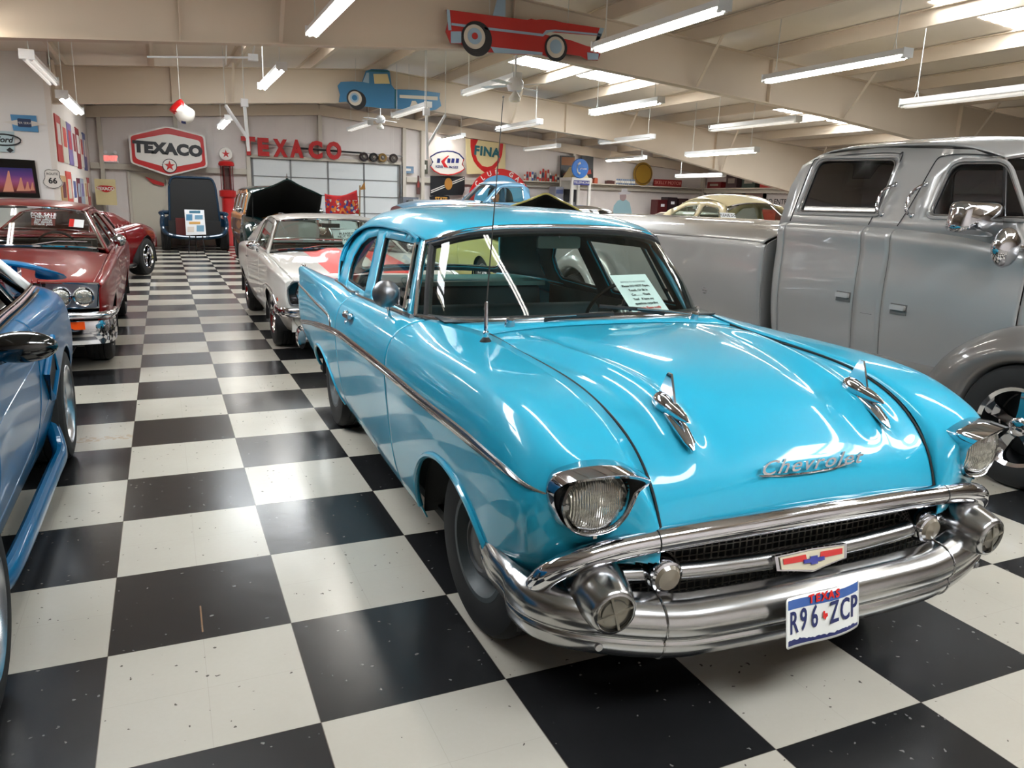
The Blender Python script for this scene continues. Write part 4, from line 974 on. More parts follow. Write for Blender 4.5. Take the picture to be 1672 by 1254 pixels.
rs = random.Random(3); sil = [(-.143, -.068)]+[(x, -.060+.006*rs.random()+(.006 if x < -.07 else 0)) for x in np.linspace(-.143, .143, 40)]+[(.143, -.068)]
panel('landscape_strip', sil, [], lambda P: plmap(P, .001), dn, pe, h=.02, outward=(0, -1, 0), solid=0)
for k, ch in enumerate('TEXAS'):
    o = textobj('state_name_letter', ch, .034, (0, 0, 0), (1, 0, 0), (0, 0, 1), REDINK, pe, depth=.0008, bold=.0014, sx=1.1); xx = -.048+k*.024; o.location = (xx, float(plmap(np.array([[xx, 0]]), .0035)[0][1]), .050)
for k, (ch, x) in enumerate(zip('R96ZCP', (-.118, -.076, -.034, .038, .080, .121))):
    o = textobj('plate_character', ch, .094, (0, 0, 0), (1, 0, 0), (0, 0, 1), dn, pe, depth=.0012, bold=.0012, sx=.66); o.location = (x, float(plmap(np.array([[x, 0]]), .002)[0][1]), -.008)
tx = [(-.010, .012), (-.003, .012), (-.003, .004), (.008, .003), (.010, -.006), (.002, -.010), (-.001, -.016), (-.006, -.010), (-.012, -.004), (-.009, .0), (-.010, .004)]
b = MB(); b.prism(tx, (.003, -.004, -.006), (1, 0, 0), (0, 0, 1), .001); b.build('state_shape', REDINK, pe, smooth=False)
# wheels
wheel(hero, -.745, .125, r=.335, w=.19, side=-1, style='steel', steer=R(5)); wheel(hero, .745, .125, r=.335, w=.19, side=1, style='steel', steer=R(5))
wheel(hero, -.75, 2.96, r=.335, w=.19, side=-1); wheel(hero, .75, 2.96, r=.335, w=.19, side=1)
# antenna
an = bpy.data.objects.new('antenna', None); COL.objects.link(an); an.parent = hero; an.location = (-.675, .50, 1.008); an.empty_display_size = .05
b = MB(); b.lathe([(0, -.01), (.026, -.01), (.024, .008), (.014, .022), (0, .03)], n=20); b.build('base', BLACK, an)
b = MB(); b.lathe([(.008, .02), (.013, .03), (.013, .045), (.008, .05), (.009, .10), (.007, .11), (.007, .16), (.005, .165)], n=12); b.build('socket', CHROME, an)
b = MB(); b.cyl((0, 0, .15), (.068, .05, .93), .0032, .0018, n=8); b.sphere((.068, .05, .93), .0045, n=8); b.build('mast', mat('antenna_grey', (.35, .34, .33), rough=.35, metal=.8), an)
# wipers
for s, (px, py, pz), (tx_, ty, tz) in ((-1, (-.49, .70, 1.045), (.02, .71, 1.072)), (1, (.45, .70, 1.045), (-.05, .72, 1.105))):
    w_ = bpy.data.objects.new('wiper', None); COL.objects.link(w_); w_.parent = hero; w_.location = (px, py, pz)
    b = MB(); b.lathe([(.0, .03), (.018, .028), (.022, .0), (.024, -.03)], axis=(0, -.35, 1), n=16); b.build('pivot', CHROME, w_)
    e = np.array([tx_-px, ty-py, tz-pz]); b = MB(); b.tube([(0, 0, .02), e*.3+np.array([0, -.012, .022]), e*.62+np.array([0, -.006, .016])], [.008, .006, .005], w=.004, n=8); b.build('arm', CHROME_WORN, w_)
    b = MB(); b.tube([e*.32+np.array([0, .0, .006]), e*.6+np.array([0, .0, .014]), e+np.array([0, .0, .006])], .005, w=.009, n=6); b.build('blade', mat('wiper_dark', (.12, .12, .12), rough=.4), w_)
# door mirror
mi_ = bpy.data.objects.new('door_mirror', None); COL.objects.link(mi_); mi_.parent = hero; mi_.location = (-.845, 1.36, .985)
b = MB(); b.lathe([(0, .012), (.022, .010), (.028, 0)], axis=(-.3, 0, 1), n=16); b.build('foot', CHROME, mi_)
b = MB(); b.cyl((0, 0, 0), (-.02, -.02, .10), .0075, n=8); b.build('stem', CHROME, mi_)
b = MB(); b.lathe([(0, -.030), (.033, -.026), (.058, -.010), (.067, .006), (.065, .014), (0, .014)], c=(-.02, -.01, .12), axis=(.15, 1, -.1), n=32); b.build('head', mat('satin_mirror_back', (.50, .50, .51), rough=.33, metal=.9), mi_)
# interior
b = MB()
def bench(y, name, back):
    e = bpy.data.objects.new(name, None); COL.objects.link(e); e.parent = hero; e.location = (0, y, .3)
    P = roundpoly([(-.02, .06), (.5, .10), (.52, .22), (.45, .26), (-.02, .30)], .05); b = MB(); b.prism(P, (-.66, 0, 0), (0, 1, 0), (0, 0, 1), 1.32); b.build('seat_cushion', TQI, e, sharp=50)
    P = roundpoly([(.42, .2), (.55, back), (.64, back+.01), (.66, back-.06), (.60, .2)], .03); b = MB(); b.prism(P, (-.66, 0, 0), (0, 1, 0), (0, 0, 1), 1.32); b.build('seat_back', TQI, e, sharp=50)
    return e
bench(1.45, 'front_seat', .64); bench(2.35, 'rear_seat', .66)
b = MB(); b.box((0, 3.15, .98), (1.4, .55, .03)); b.build('rear_shelf', TQD, hero, smooth=False)
DB = [[(x, y+.12*(abs(x)/.7)**2, z) for x in np.linspace(-.72, .72, 15)] for y, z in ((.76, 1.03), (.92, 1.035), (1.0, 1.01), (1.02, .93), (1.0, .78))]
gridobj('dashboard', Net(DB, 1).ev(np.linspace(0, 1, 20), np.linspace(0, 1, 30)), mat('dash_dark_teal', (.08, .15, .17), rough=.5), hero, flip=False)
sw = bpy.data.objects.new('steering_wheel', None); COL.objects.link(sw); sw.parent = hero; sw.location = (.36, 1.22, 1.0); sw.rotation_euler = (R(-62), 0, 0)
b = MB(); b.tube([(.2*math.cos(a), .2*math.sin(a), 0) for a in np.linspace(0, 2*PI, 40, endpoint=False)], .010, closed=True, n=8); b.build('rim', mat('steering_wheel_black', (.06, .07, .07), rough=.3), sw)
b = MB(); b.cyl((-.19, 0, 0), (.19, 0, 0), .008, n=8); b.cyl((0, 0, 0), (0, -.19, 0), .008, n=8); b.lathe([(0, .03), (.04, .02), (.045, -.02), (.02, -.06), (.02, -.4)], n=20); b.build('spokes', STEEL, sw)
mr = bpy.data.objects.new('rear_view_mirror', None); COL.objects.link(mr); mr.parent = hero; mr.location = (.02, 1.30, 1.36)
b = MB(); b.prism(roundpoly([(-.12, -.03), (.12, -.03), (.12, .03), (-.12, .03)], .015), (0, .01, 0), (1, 0, 0), (0, 0, 1), .02); b.build('mirror_head', mat('mirror_green_grey', (.35, .45, .42), rough=.3), mr, sharp=40)
b = MB(); b.cyl((0, 0, .0), (0, -.02, .09), .005, n=8); b.build('mirror_stem', STEEL, mr)
for s in (-1, 1):
    b = MB(); Q = [(1.2, .25), (2.9, .25), (2.9, .97), (1.2, .99)]; b.add([(s*.76, y, z) for y, z in Q], [(0, 1, 2, 3)]); b.build('door_card', TQI, hero, solid=.01, smooth=False)
# paper notice inside the windshield
nt_ = thing('paper_notice', 'white printed notice standing inside the turquoise sedan windshield', 'notice', (2.07, -.42, 0), R(-1.0))
def ws_pt(px, py, off=-.03):
    # intersect view ray with the windshield (brute force)
    T_ = hero.matrix_basis; best = None
    d = ray(px, py); tt_, vv_ = np.meshgrid(np.linspace(0, 1, 120), np.linspace(-.05, 1, 60)); X = wsmap(np.stack([tt_.ravel(), vv_.ravel()], 1), off)
    a = R(-1.0); Rz = np.array([[math.cos(a), -math.sin(a), 0], [math.sin(a), math.cos(a), 0], [0, 0, 1]]); Wd = X@Rz.T+np.array([2.07, -.42, 0])
    r_ = Wd-CAM; r_ /= np.linalg.norm(r_, axis=1)[:, None]; dn_ = d/np.linalg.norm(d); k = np.argmax(r_@dn_); return X[k]
A = ws_pt(1037, 521, -.02); B_ = ws_pt(1096, 519, -.02); D_ = ws_pt(1010, 437, -.05)
ux = (B_-A); ux[2] = 0; wd = np.linalg.norm(ux); ux /= wd; uy = D_-A; uy -= ux*(uy@ux); hh = np.linalg.norm(uy); uy /= hh
wd = .235; hh = .30; A = A+ux*.035-uy*.02+np.array([0, .02, 0])
nn = np.cross(ux, uy); off = nn*.004
b = MB(); b.prism([(0, 0), (wd, 0), (wd, hh), (0, hh)], A-nn*.001, ux, uy, .001); b.build('sheet', PAPER, nt_, smooth=False)
lines = [('Please DO NOT Open,', 0), ('Touch, Or Sit In', 0), ('Car. . . . . Thank', 0), ('You!   If have any', 0), ('questions regarding', 0), ('vehicle Please notify', 1), ('EMPLOYEE, Thank You!', 1)]
textobj('heading', 'NOTICE TO AUTOMOBILE', .0135, A+ux*wd*.5+uy*(hh*.83)+off, ux, uy, mat('grey_ink', (.55, .55, .58), rough=.6), nt_, depth=.0006)
for k, (tx_, rd) in enumerate(lines):
    textobj('text_line', tx_, .0195, A+ux*wd*.5+uy*(hh*(.74-k*.095))+off, ux, uy, REDINK if rd else INK, nt_, depth=.0006, bold=.0004, sx=.95)
# ------------------------------------------------------------------ generic car builder
def fullrow(H): return [(-x, y, z) for x, y, z in H[::-1]]+[tuple(p) for p in H[1:]]
def qrow(yc, ye, zc, ze, w, p=3.0, q=2.0):
    return [(w*t, yc+(ye-yc)*t**q, ze+(zc-ze)*(1-t**p)) for t in (0, .3, .6, .85, 1.0)]
def sub(name, parent, loc=(0, 0, 0), rot=(0, 0, 0)):
    e = bpy.data.objects.new(name, None); COL.objects.link(e); e.parent = parent; e.location = loc; e.rotation_euler = rot; e.empty_display_size = .05; return e
class GCar:
    def __init__(s, root, rows, pm, arches=(), vs=5, it=2):
        s.root = root; s.pm = pm; s.arches = arches; s.rows = rows
        s.net = Net([[(x, y, z) for x, z in r] for y, r in rows], it); g = greville(len(rows[0][1])); s.vs = g[vs]
        s.u = np.linspace(0, 1, 801); s.y = s.net.ev(s.u, [g[3]])[:, 0, 1]
    def uy(s, y): return np.interp(y, s.y, s.u)
    def at(s, y, z, sgn=-1):    # surface point on the side at height z
        g = s.net.ev([s.uy(y)], np.linspace(0, s.vs, 50))[0]; return np.array([sgn*np.interp(z, g[:, 2], g[:, 0]), y, z])
    def top(s, y, x):
        g = s.net.ev([s.uy(y)], np.linspace(s.vs, 1, 50))[0][::-1]; return float(np.interp(abs(x), g[:, 0], g[:, 2]))
    def side(s, name, y0, y1, m=None, z0=None, both=True, nv=26, dy=.025):
        res = []
        for sg in (-1, 1) if both else (-1,):
            ys = np.linspace(y0, y1, max(6, int((y1-y0)/dy))); G = s.net.ev(s.uy(ys), np.linspace(0, s.vs, nv)); zb = np.full(len(ys), -1.)
            for a in s.arches: zb = np.maximum(zb, arch_z(ys, *a))
            G = clip_rows(G, zb); res.append(gridobj(name, mirror(G, sg), m or s.pm, s.root, flip=(sg > 0)))
        return res
    def topp(s, name, y0, y1, m=None, mf=None, mats=None, nv=24, dz=None, flip=True):
        ys = np.linspace(y0, y1, max(6, int((y1-y0)/.03))); G = s.net.ev(s.uy(ys), np.linspace(s.vs+.004, 1, nv)); L_ = mirror(G, -1); H = np.concatenate([L_, G[:, ::-1][:, 1:]], 1)
        if dz is not None: H[..., 2] += dz(H[..., 0], H[..., 1])
        F = gridfaces(H.shape[0], H.shape[1], True); mi = None
        V = H.reshape(-1, 3)
        if mf is not None: c = V[np.array(F)].mean(1); mi = [int(k) for k in mf(c)]
        return mk(name, V, F, mats or m or s.pm, s.root, solid=.006, mi=mi)
    def face(s, name, end=0, m=None):
        g = s.net.ev([0. if end == 0 else 1.], np.linspace(0, 1, 30))[0]; P = np.concatenate([mirror(g, -1), g[::-1][1:]]); f = tuple(range(len(P)))
        return mk(name, P, [f if end == 0 else f[::-1]], m or s.pm, s.root, smooth=False, solid=.01)
    def liner(s, y0, y1, w=.8, z0=.2, z1=.6):
        b = MB(); b.box((0, (y0+y1)/2, (z0+z1)/2), (w*2*.8, y1-y0, z1-z0)); return b.build('underbody', BLACK, s.root, smooth=False)
    def house(s):
        for yc, a, top in [x[:3] for x in s.arches]:
            for sg in (-1, 1):
                b = MB(); V = []; n = 16; xo = abs(s.at(yc, top+.02)[0])-.02
                for i in range(n+1):
                    t = PI*i/n
                    for xx in (xo, xo-.36): V.append((sg*xx, yc-a*1.03*math.cos(t), .22+(top-.18)*math.sin(t)))
                b.add(V, [(2*i, 2*i+1, 2*i+3, 2*i+2) for i in range(n)]+[tuple([2*i+1 for i in range(n+1)])]); b.build('wheel_housing', BLACK, s.root, solid=.004)
def greenhouse(root, pm, wb, roof, rb, outer, holes, bx, bz, k, glass=None, trim=None, glassnames=None, roofm=None, frame_h=.06, interior=BLACK):
    glass = glass or GLASS_GREEN; trim = trim or CHROME
    rows = [fullrow(qrow(*r)) for r in roof]; N_ = Net(rows, 2)
    gridobj('roof', N_.ev(np.linspace(0, 1, 40), np.linspace(0, 1, 40)), roofm or pm, root, flip=False, solid=.012)
    def ruled(Bf, Tf, name, sgn, nb=.03):
        t = np.linspace(0, 1, 40); Bc = curve(Bf, t=t); Tc = curve(Tf, t=t); v = np.linspace(0, 1, 8)[None, :, None]
        G = Bc[:, None]+(Tc-Bc)[:, None]*v; G[..., 1] += sgn*.018*np.sin(v[..., 0]*PI)
        gridobj(name, G, glass, root, solid=0)
        b = MB(); loop = list(Bc)+list(Tc[::-1]); b.tube(np.array(loop), .013, closed=True, n=6); b.build(name+'_trim', trim, root)
        return G
    ws = ruled(fullrow(qrow(*wb)), rows[0], 'windshield', -1)
    if rb is not None: ruled(fullrow(qrow(*rb)), rows[-1], 'rear_window', 1)
    gxf = lambda z: bx-k*(z-bz)
    for s in (-1, 1):
        f = lambda P, i=0.: np.stack([s*(gxf(P[:, 1])-i), P[:, 0], P[:, 1]], 1)
        panel('window_frame', outer, holes, lambda P: f(P), pm, root, h=.1, outward=(s, 0, 0), solid=.025)
        for j, h in enumerate(holes):
            panel('side_glass' if not glassnames else glassnames[j], h, [], lambda P: f(P, .012), glass, root, h=.3, outward=(s, 0, 0), solid=0)
            b = MB(); b.tube(f(resample(h, .05), -.001), .007, closed=True, n=5); b.build('window_trim', trim, root)
    return N_
def seats(root, ys, z, w, m, h=.55, nb=1):
    for y in ys:
        b = MB(); P = roundpoly([(-.02, z-.5), (.5, z-.47), (.56, z-.02), (.68, z-.02), (.70, z-.6), (0, z-.65)], .05)
        if nb == 1: b.prism(P, (-w, y, 0), (0, 1, 0), (0, 0, 1), 2*w); b.build('seat', m, root, sharp=50)
        else:
            for x in (-w, .08): b = MB(); b.prism(P, (x, y, 0), (0, 1, 0), (0, 0, 1), w-.08); b.build('seat', m, root, sharp=50)
def headlamp(root, x, y, z, r, ringm=CHROME, depth=.05, tilt=0.):
    e = sub('headlight', root, (x, y, z), (tilt, 0, 0))
    b = MB(); b.lathe([(r+.012, depth), (r+.016, 0), (r+.010, -.012), (r, -.008), (r, .01)], axis=(0, 1, 0), n=28); b.build('bezel', ringm, e)
    b = MB(); b.lathe([(r, .005), (r*.9, -.008), (r*.6, -.02), (0, -.026)], axis=(0, 1, 0), n=28); b.build('lens', LENSM, e, sharp=180); return e
def bumper(root, pts, r, w, name='front_bumper', m=CHROME, n=12):
    b = MB(); b.tube(curve(pts, 60), r, w=w, n=n); return b.build(name, m, root)
def xm(H): return [(-x, y, z) for x, y, z in H]+[(x, y, z) for x, y, z in H[::-1][1:]]
def ball_mirror(root, x, y, z, s=-1, r=.055, m=CHROME_WORN):
    e = sub('door_mirror', root, (x, y, z)); b = MB(); b.cyl((0, 0, -.02), (s*.05, -.01, .08), .008, n=8); b.build('stem', CHROME, e)
    b = MB(); b.lathe([(0, -.03), (r*.7, -.02), (r, .0), (r*.97, .01), (0, .01)], c=(s*.06, 0, .10), axis=(.1, 1, 0), n=20); b.build('head', m, e)
def seam(root, pts, name='panel_gap', r=.003):
    b = MB(); b.tube(pts, r, n=4); return b.build(name, INK, root)
def simple_hood_up(root, w, y, z, h, peak, pm, tilt, under=BLACK):
    pass
# ------------------------------------------------------------------ red coupe
RD = paint('dark_red_paint', (.46, .045, .045), rough=.35, coat=.4, flake=.05)
ch = thing('red_coupe', 'red 1960s coupe with paired headlights and a paper sign behind its windshield', 'car', (-1.13, 5.38, 0), 0)
rows = [(-.84, [(.80, .42), (.84, .46), (.86, .55), (.875, .65), (.87, .75), (.85, .795), (.5, .81), (0, .81)]),
 (-.7, [(.83, .34), (.87, .42), (.905, .54), (.92, .66), (.905, .77), (.865, .822), (.5, .838), (0, .845)]),
 (-.3, [(.85, .26), (.89, .34), (.925, .52), (.945, .66), (.925, .80), (.875, .853), (.5, .88), (0, .895)]),
 (.3, [(.86, .23), (.9, .31), (.93, .5), (.955, .66), (.935, .83), (.88, .885), (.5, .925), (0, .945)]),
 (.95, [(.86, .22), (.9, .3), (.93, .5), (.96, .66), (.94, .845), (.875, .91), (.5, .955), (0, .975)]),
 (1.8, [(.86, .22), (.9, .3), (.93, .5), (.96, .66), (.945, .85), (.87, .92), (.5, .93), (0, .93)]),
 (2.7, [(.86, .22), (.9, .3), (.93, .5), (.96, .66), (.95, .87), (.86, .94), (.5, .95), (0, .95)]),
 (3.5, [(.86, .25), (.9, .33), (.93, .5), (.955, .66), (.945, .86), (.85, .93), (.5, .945), (0, .95)]),
 (4.05, [(.84, .36), (.88, .42), (.91, .54), (.93, .66), (.925, .80), (.84, .87), (.5, .88), (0, .88)]),
 (4.15, [(.80, .42), (.84, .46), (.86, .55), (.87, .66), (.86, .76), (.80, .82), (.5, .83), (0, .83)])]
c = GCar(ch, rows, RD, [(0, .42, .62), (2.92, .42, .60)])
c.side('front_fender', -.84, .975); c.side('door', .985, 2.28); c.side('rear_quarter', 2.29, 4.15); c.topp('hood', -.84, .9); c.topp('trunk_lid', 3.3, 4.15); c.face('tail_panel', 1); c.liner(-.6, 4, .78); c.house()
outer = [(1.10, .92), (1.74, 1.29), (1.95, 1.33), (2.4, 1.345), (3.0, 1.33), (3.35, 1.27), (3.9, .95), (2.5, .90)]
h1 = roundpoly([(1.30, .955), (1.84, 1.275), (2.36, 1.285), (2.30, .955)], .03); h2 = roundpoly([(2.36, .955), (2.42, 1.285), (3.0, 1.27), (3.2, .98)], .04)
greenhouse(ch, RD, (.90, 1.16, .99, .945, .82), [(1.58, 1.78, 1.35, 1.305, .62), (1.8, 1.95, 1.385, 1.33, .645), (2.3, 2.3, 1.405, 1.34, .655), (2.9, 2.9, 1.395, 1.33, .645), (3.25, 3.15, 1.355, 1.28, .63)], (3.85, 3.4, .96, .95, .74), outer, [h1, h2], .855, .93, .56, glass=glassmat('chevelle_glass', (.80, .84, .82)))
seats(ch, (1.7,), .98, .62, mat('black_vinyl', (.05, .05, .055), rough=.5)); seats(ch, (2.55,), .96, .62, mat('black_vinyl', (.05, .05, .055)))
b = MB(); b.box((0, 1.15, .86), (1.5, .35, .12)); b.build('dashboard', BLACK, ch, smooth=False)
sw = sub('steering_wheel', ch, (.36, 1.48, .93), (R(-65), 0, 0)); b = MB(); b.tube([(.19*math.cos(a), .19*math.sin(a), 0) for a in np.linspace(0, 2*PI, 30, endpoint=False)], .011, closed=True, n=6); b.cyl((-.18, 0, 0), (.18, 0, 0), .01, n=6); b.build('rim', BLACK, sw)
# grille and lamps
b = MB(); b.box((0, -.845, .69), (1.62, .02, .20)); b.build('grille_backing', mat('grille_dark', (.07, .07, .075), rough=.5), ch, smooth=False)
b = MB()
for z in np.arange(.615, .77, .022): b.box((0, -.862, z), (1.10, .012, .007))
b.box((0, -.865, .69), (1.1, .014, .015)); b.build('grille_bars', STEEL, ch, smooth=False)
for s in (-1, 1):
    b = MB(); P = roundpoly([(.50, .60), (.855, .60), (.875, .79), (.50, .80)], .015)
    b.prism([(s*x, z) for x, z in P], (0, -.855, 0), (1, 0, 0), (0, 0, 1), .008); b.build('lamp_panel', STEEL, ch, sharp=30)
    for x in (.60, .765): headlamp(ch, s*x, -.885, .695, .066)
    b = MB(); b.tube([(s*.47, -.87, .595), (s*.47, -.87, .81), (s*.88, -.85, .795), (s*.865, -.85, .60)], .010, closed=True, n=6); b.build('lamp_surround', CHROME, ch)
    b = MB(); b.prism([(s*x, z) for x, z in ((.54, .43), (.76, .43), (.76, .495), (.54, .495))][::s], (0, -.925, 0), (1, 0, 0), (0, 0, 1), .01); b.build('turn_signal', mat('amber_lens', (.85, .30, .08), rough=.2, coat=1), ch, smooth=False)
bumper(ch, xm([(.97, -.60, .545), (.965, -.76, .545), (.93, -.87, .545), (.8, -.925, .545), (.4, -.95, .545), (0, -.955, .545)]), .030, .030)
b = MB(); cv = curve(xm([(.965, -.62, .40), (.95, -.78, .40), (.90, -.88, .40), (.75, -.92, .40), (.3, -.935, .40), (0, -.935, .40)]), 60); b.tube(cv, .012, w=.10, n=12); b.build('bumper_apron', CHROME, ch)
b = MB(); b.box((0, -.86, .36), (1.7, .05, .14)); b.build('valance', BLACK, ch, smooth=False)
textobj('nose_lettering', 'CHEVELLE', .05, (-.0, -.846, .815), (1, 0, 0), (0, 0, 1), CHROME, ch, depth=.006, spacing=1.6).location = (.30, 0, 0)
for s in (-1, 1):
    wheel(ch, s*.79, 0, r=.335, w=.22, side=s, style='disc'); wheel(ch, s*.79, 2.92, r=.335, w=.22, side=s, style='disc')
    ball_mirror(ch, s*.90, 1.30, .93, s, r=.065)
    b = MB(); b.tube([c.at(y, .33, s)+np.array([s*.006, 0, 0]) for y in np.linspace(.45, 2.45, 20)], .006, w=.012, n=6); b.build('rocker_trim', CHROME, ch)
    b = MB(); b.bar(c.at(2.05, .80, s)+np.array([s*.02, -.07, 0]), c.at(2.05, .80, s)+np.array([s*.02, .07, 0]), .02, .02); b.build('door_handle', CHROME, ch)
for x in (-.35, .3):
    e = sub('wiper', ch, (x-.1, .92, 1.0)); b = MB(); b.tube([(0, 0, 0), (.22, .04, .035), (.48, .07, .03)], .006, n=6); b.build('arm', CHROME, e)
# signs inside the windshield
def ws_sheet(label, car, pa, pb, pd, parts, Yoff, sheetm, h=None):
    # a sheet whose corner pixels are pa (lower left), pb (lower right), pd (upper left) standing at world y = Yoff
    A, B_, D_ = at_y(*pa, Yoff), at_y(*pb, Yoff), at_y(*pd, Yoff+.12)
    t = thing('paper_sign', label, 'sign', tuple(A)); ux = B_-A; w = np.linalg.norm(ux); ux /= w; uy = D_-A; uy -= ux*(ux@uy); hh = np.linalg.norm(uy); uy /= hh
    b = MB(); b.prism([(0, 0), (w, 0), (w, hh), (0, hh)], (0, 0, 0), ux, uy, .002); b.build('sheet', sheetm, t, smooth=False); n = np.cross(ux, uy)
    for nm, x, y, s_, tx, m in parts: textobj(nm, tx, s_, ux*(x*w)+uy*(y*hh)+n*.003, ux, uy, m, t, depth=.001, bold=.001)
    return t, ux, uy, n, w, hh
MAR = mat('sign_maroon', (.42, .12, .11), rough=.6)
t, ux, uy, n, w, hh = ws_sheet('maroon card with cream lettering behind the windshield of the red coupe', ch, (51, 368), (90, 369), (68, 346), [('text_line', .5, .8, .055, 'FOR SALE', PAPER), ('text_line', .5, .62, .05, 'CHEVELLE', PAPER), ('text_line', .5, .42, .04, 'See office', PAPER), ('text_line', .5, .26, .04, 'for details', PAPER), ('text_line', .5, .10, .04, 'Thank you', PAPER)], 6.75, MAR)
t, ux, uy, n, w, hh = ws_sheet('small red white card behind the red coupe windshield, right of the maroon card', ch, (112, 370), (136, 372), (120, 358), [], 6.72, PAPER)
b = MB(); b.prism([(0, 0), (w*.33, 0), (w*.33, hh), (0, hh)], n*.0025, ux, uy, .001); b.build('red_field', REDINK, t, smooth=False)
# ------------------------------------------------------------------ white coupe with orange stripes
WP = paint('white_paint', (.86, .845, .82), rough=.3); ORG = paint('orange_stripe_paint', (.90, .16, .05), rough=.4, coat=.25)
cm = thing('white_striped_coupe', 'white 1960s coupe with orange hood stripes behind the turquoise sedan', 'car', (2.17, 5.72, 0), 0)
rows = [(-.92, [(.78, .34), (.83, .42), (.87, .52), (.885, .62), (.87, .73), (.82, .765), (.45, .775), (0, .785)]),
 (-.82, [(.78, .28), (.84, .36), (.88, .50), (.905, .62), (.89, .755), (.84, .80), (.47, .815), (0, .825)]),
 (-.4, [(.82, .24), (.87, .32), (.915, .48), (.94, .62), (.925, .79), (.86, .84), (.48, .86), (0, .875)]),
 (.2, [(.84, .22), (.88, .30), (.925, .46), (.95, .62), (.935, .82), (.86, .875), (.48, .90), (0, .915)]),
 (.8, [(.84, .21), (.88, .29), (.92, .45), (.945, .62), (.93, .84), (.86, .90), (.48, .93), (0, .945)]),
 (1.6, [(.84, .21), (.88, .29), (.92, .45), (.94, .62), (.93, .84), (.85, .90), (.48, .90), (0, .90)]),
 (2.3, [(.84, .22), (.88, .30), (.93, .46), (.955, .64), (.95, .86), (.86, .93), (.48, .93), (0, .93)]),
 (3.0, [(.84, .26), (.88, .34), (.93, .48), (.955, .64), (.945, .86), (.85, .92), (.48, .93), (0, .93)]),
 (3.6, [(.82, .36), (.86, .42), (.89, .52), (.915, .64), (.91, .80), (.82, .85), (.48, .86), (0, .86)]),
 (3.72, [(.78, .42), (.82, .46), (.84, .54), (.86, .64), (.85, .76), (.78, .80), (.45, .80), (0, .80)])]
c = GCar(cm, rows, WP, [(0, .42, .60), (2.74, .42, .60)])
c.side('front_fender', -.92, .82); c.side('door', .83, 2.05); c.side('rear_quarter', 2.06, 3.72)
def strp(cc): x = np.abs(cc[:, 0]); return ((x > .10) & (x < .46) & (cc[:, 1] > -.80))
def bulge(x, y): return .035*np.exp(-(x/.26)**6)*smoothstep(-.55, .1, y)
c.topp('hood', -.915, .80, mf=strp, mats=[WP, ORG], nv=40, dz=bulge); c.topp('trunk_lid', 2.9, 3.72, mf=strp, mats=[WP, ORG], nv=30); c.face('tail_panel', 1); c.face('nose_panel', 0); c.liner(-.6, 3.5, .78); c.house()
outer = [(.90, .90), (1.62, 1.22), (1.85, 1.265), (2.2, 1.28), (2.6, 1.27), (2.9, 1.20), (3.35, .93), (2.0, .87)]
h1 = roundpoly([(1.10, .925), (1.68, 1.20), (2.5, 1.235), (2.62, 1.19), (2.36, .93)], [.02, .04, .05, .03, .02])
greenhouse(cm, WP, (.78, 1.02, .965, .915, .80), [(1.48, 1.66, 1.275, 1.235, .60), (1.7, 1.8, 1.305, 1.26, .625), (2.0, 2.0, 1.32, 1.27, .635), (2.4, 2.4, 1.31, 1.265, .625), (2.7, 2.65, 1.27, 1.215, .61)], (3.2, 2.85, .95, .935, .70), outer, [h1], .84, .89, .60, glass=GLASS_GREEN)
seats(cm, (1.45,), .95, .62, mat('black_vinyl', (.05, .05, .055)), nb=2); seats(cm, (2.15,), .90, .6, mat('black_vinyl', (.05, .05, .055)))
b = MB(); b.box((0, 1.02, .81), (1.45, .35, .12)); b.build('dashboard', BLACK, cm, smooth=False)
b = MB(); b.box((0, 2.8, .92), (1.3, .4, .02)); b.build('rear_shelf', BLACK, cm, smooth=False)
sw = sub('steering_wheel', cm, (.36, 1.30, .90), (R(-65), 0, 0)); b = MB(); b.tube([(.18*math.cos(a), .18*math.sin(a), 0) for a in np.linspace(0, 2*PI, 30, endpoint=False)], .011, closed=True, n=6); b.cyl((-.17, 0, 0), (.17, 0, 0), .01, n=6); b.build('rim', BLACK, sw)
e = sub('rear_view_mirror', cm, (0, 1.45, 1.2)); b = MB(); b.box((0, 0, 0), (.22, .02, .05)); b.cyl((0, 0, 0), (0, 0, .07), .005, n=6); b.build('mirror_head', BLACK, e, smooth=False)
b = MB(); b.prism(roundpoly([(-.85, .55), (.85, .55), (.87, .70), (.82, .755), (-.82, .755), (-.87, .70)], .03), (0, -.925, 0), (1, 0, 0), (0, 0, 1), .012); b.build('grille_recess', GLOSSBLACK, cm, sharp=30)
b = MB()
for z in np.arange(.58, .75, .028): b.box((0, -.945, z), (1.52, .008, .006))
for x in np.arange(-.75, .76, .028): b.box((x, -.945, .655), (.005, .008, .17))
b.build('grille_eggcrate', mat('grille_charcoal', (.16, .16, .17), rough=.5), cm, smooth=False)
b = MB(); b.tube([(x, -.945, z) for x, z in resample(roundpoly([(-.86, .545), (.86, .545), (.88, .70), (.83, .765), (-.83, .765), (-.88, .70)], .04), .05)], .009, closed=True, n=6); b.build('grille_surround', STEEL, cm)
for s in (-1, 1): headlamp(cm, s*.70, -.965, .655, .088)
bumper(cm, xm([(.95, -.62, .475), (.94, -.80, .475), (.88, -.93, .475), (.7, -.99, .475), (.3, -1.01, .475), (0, -1.015, .475)]), .022, .045)
b = MB(); b.add([(-.84, -.90, .28), (.84, -.90, .28), (.84, -.92, .45), (-.84, -.92, .45)], [(0, 1, 2, 3)]); b.build('valance', WP, cm, solid=.02, smooth=False)
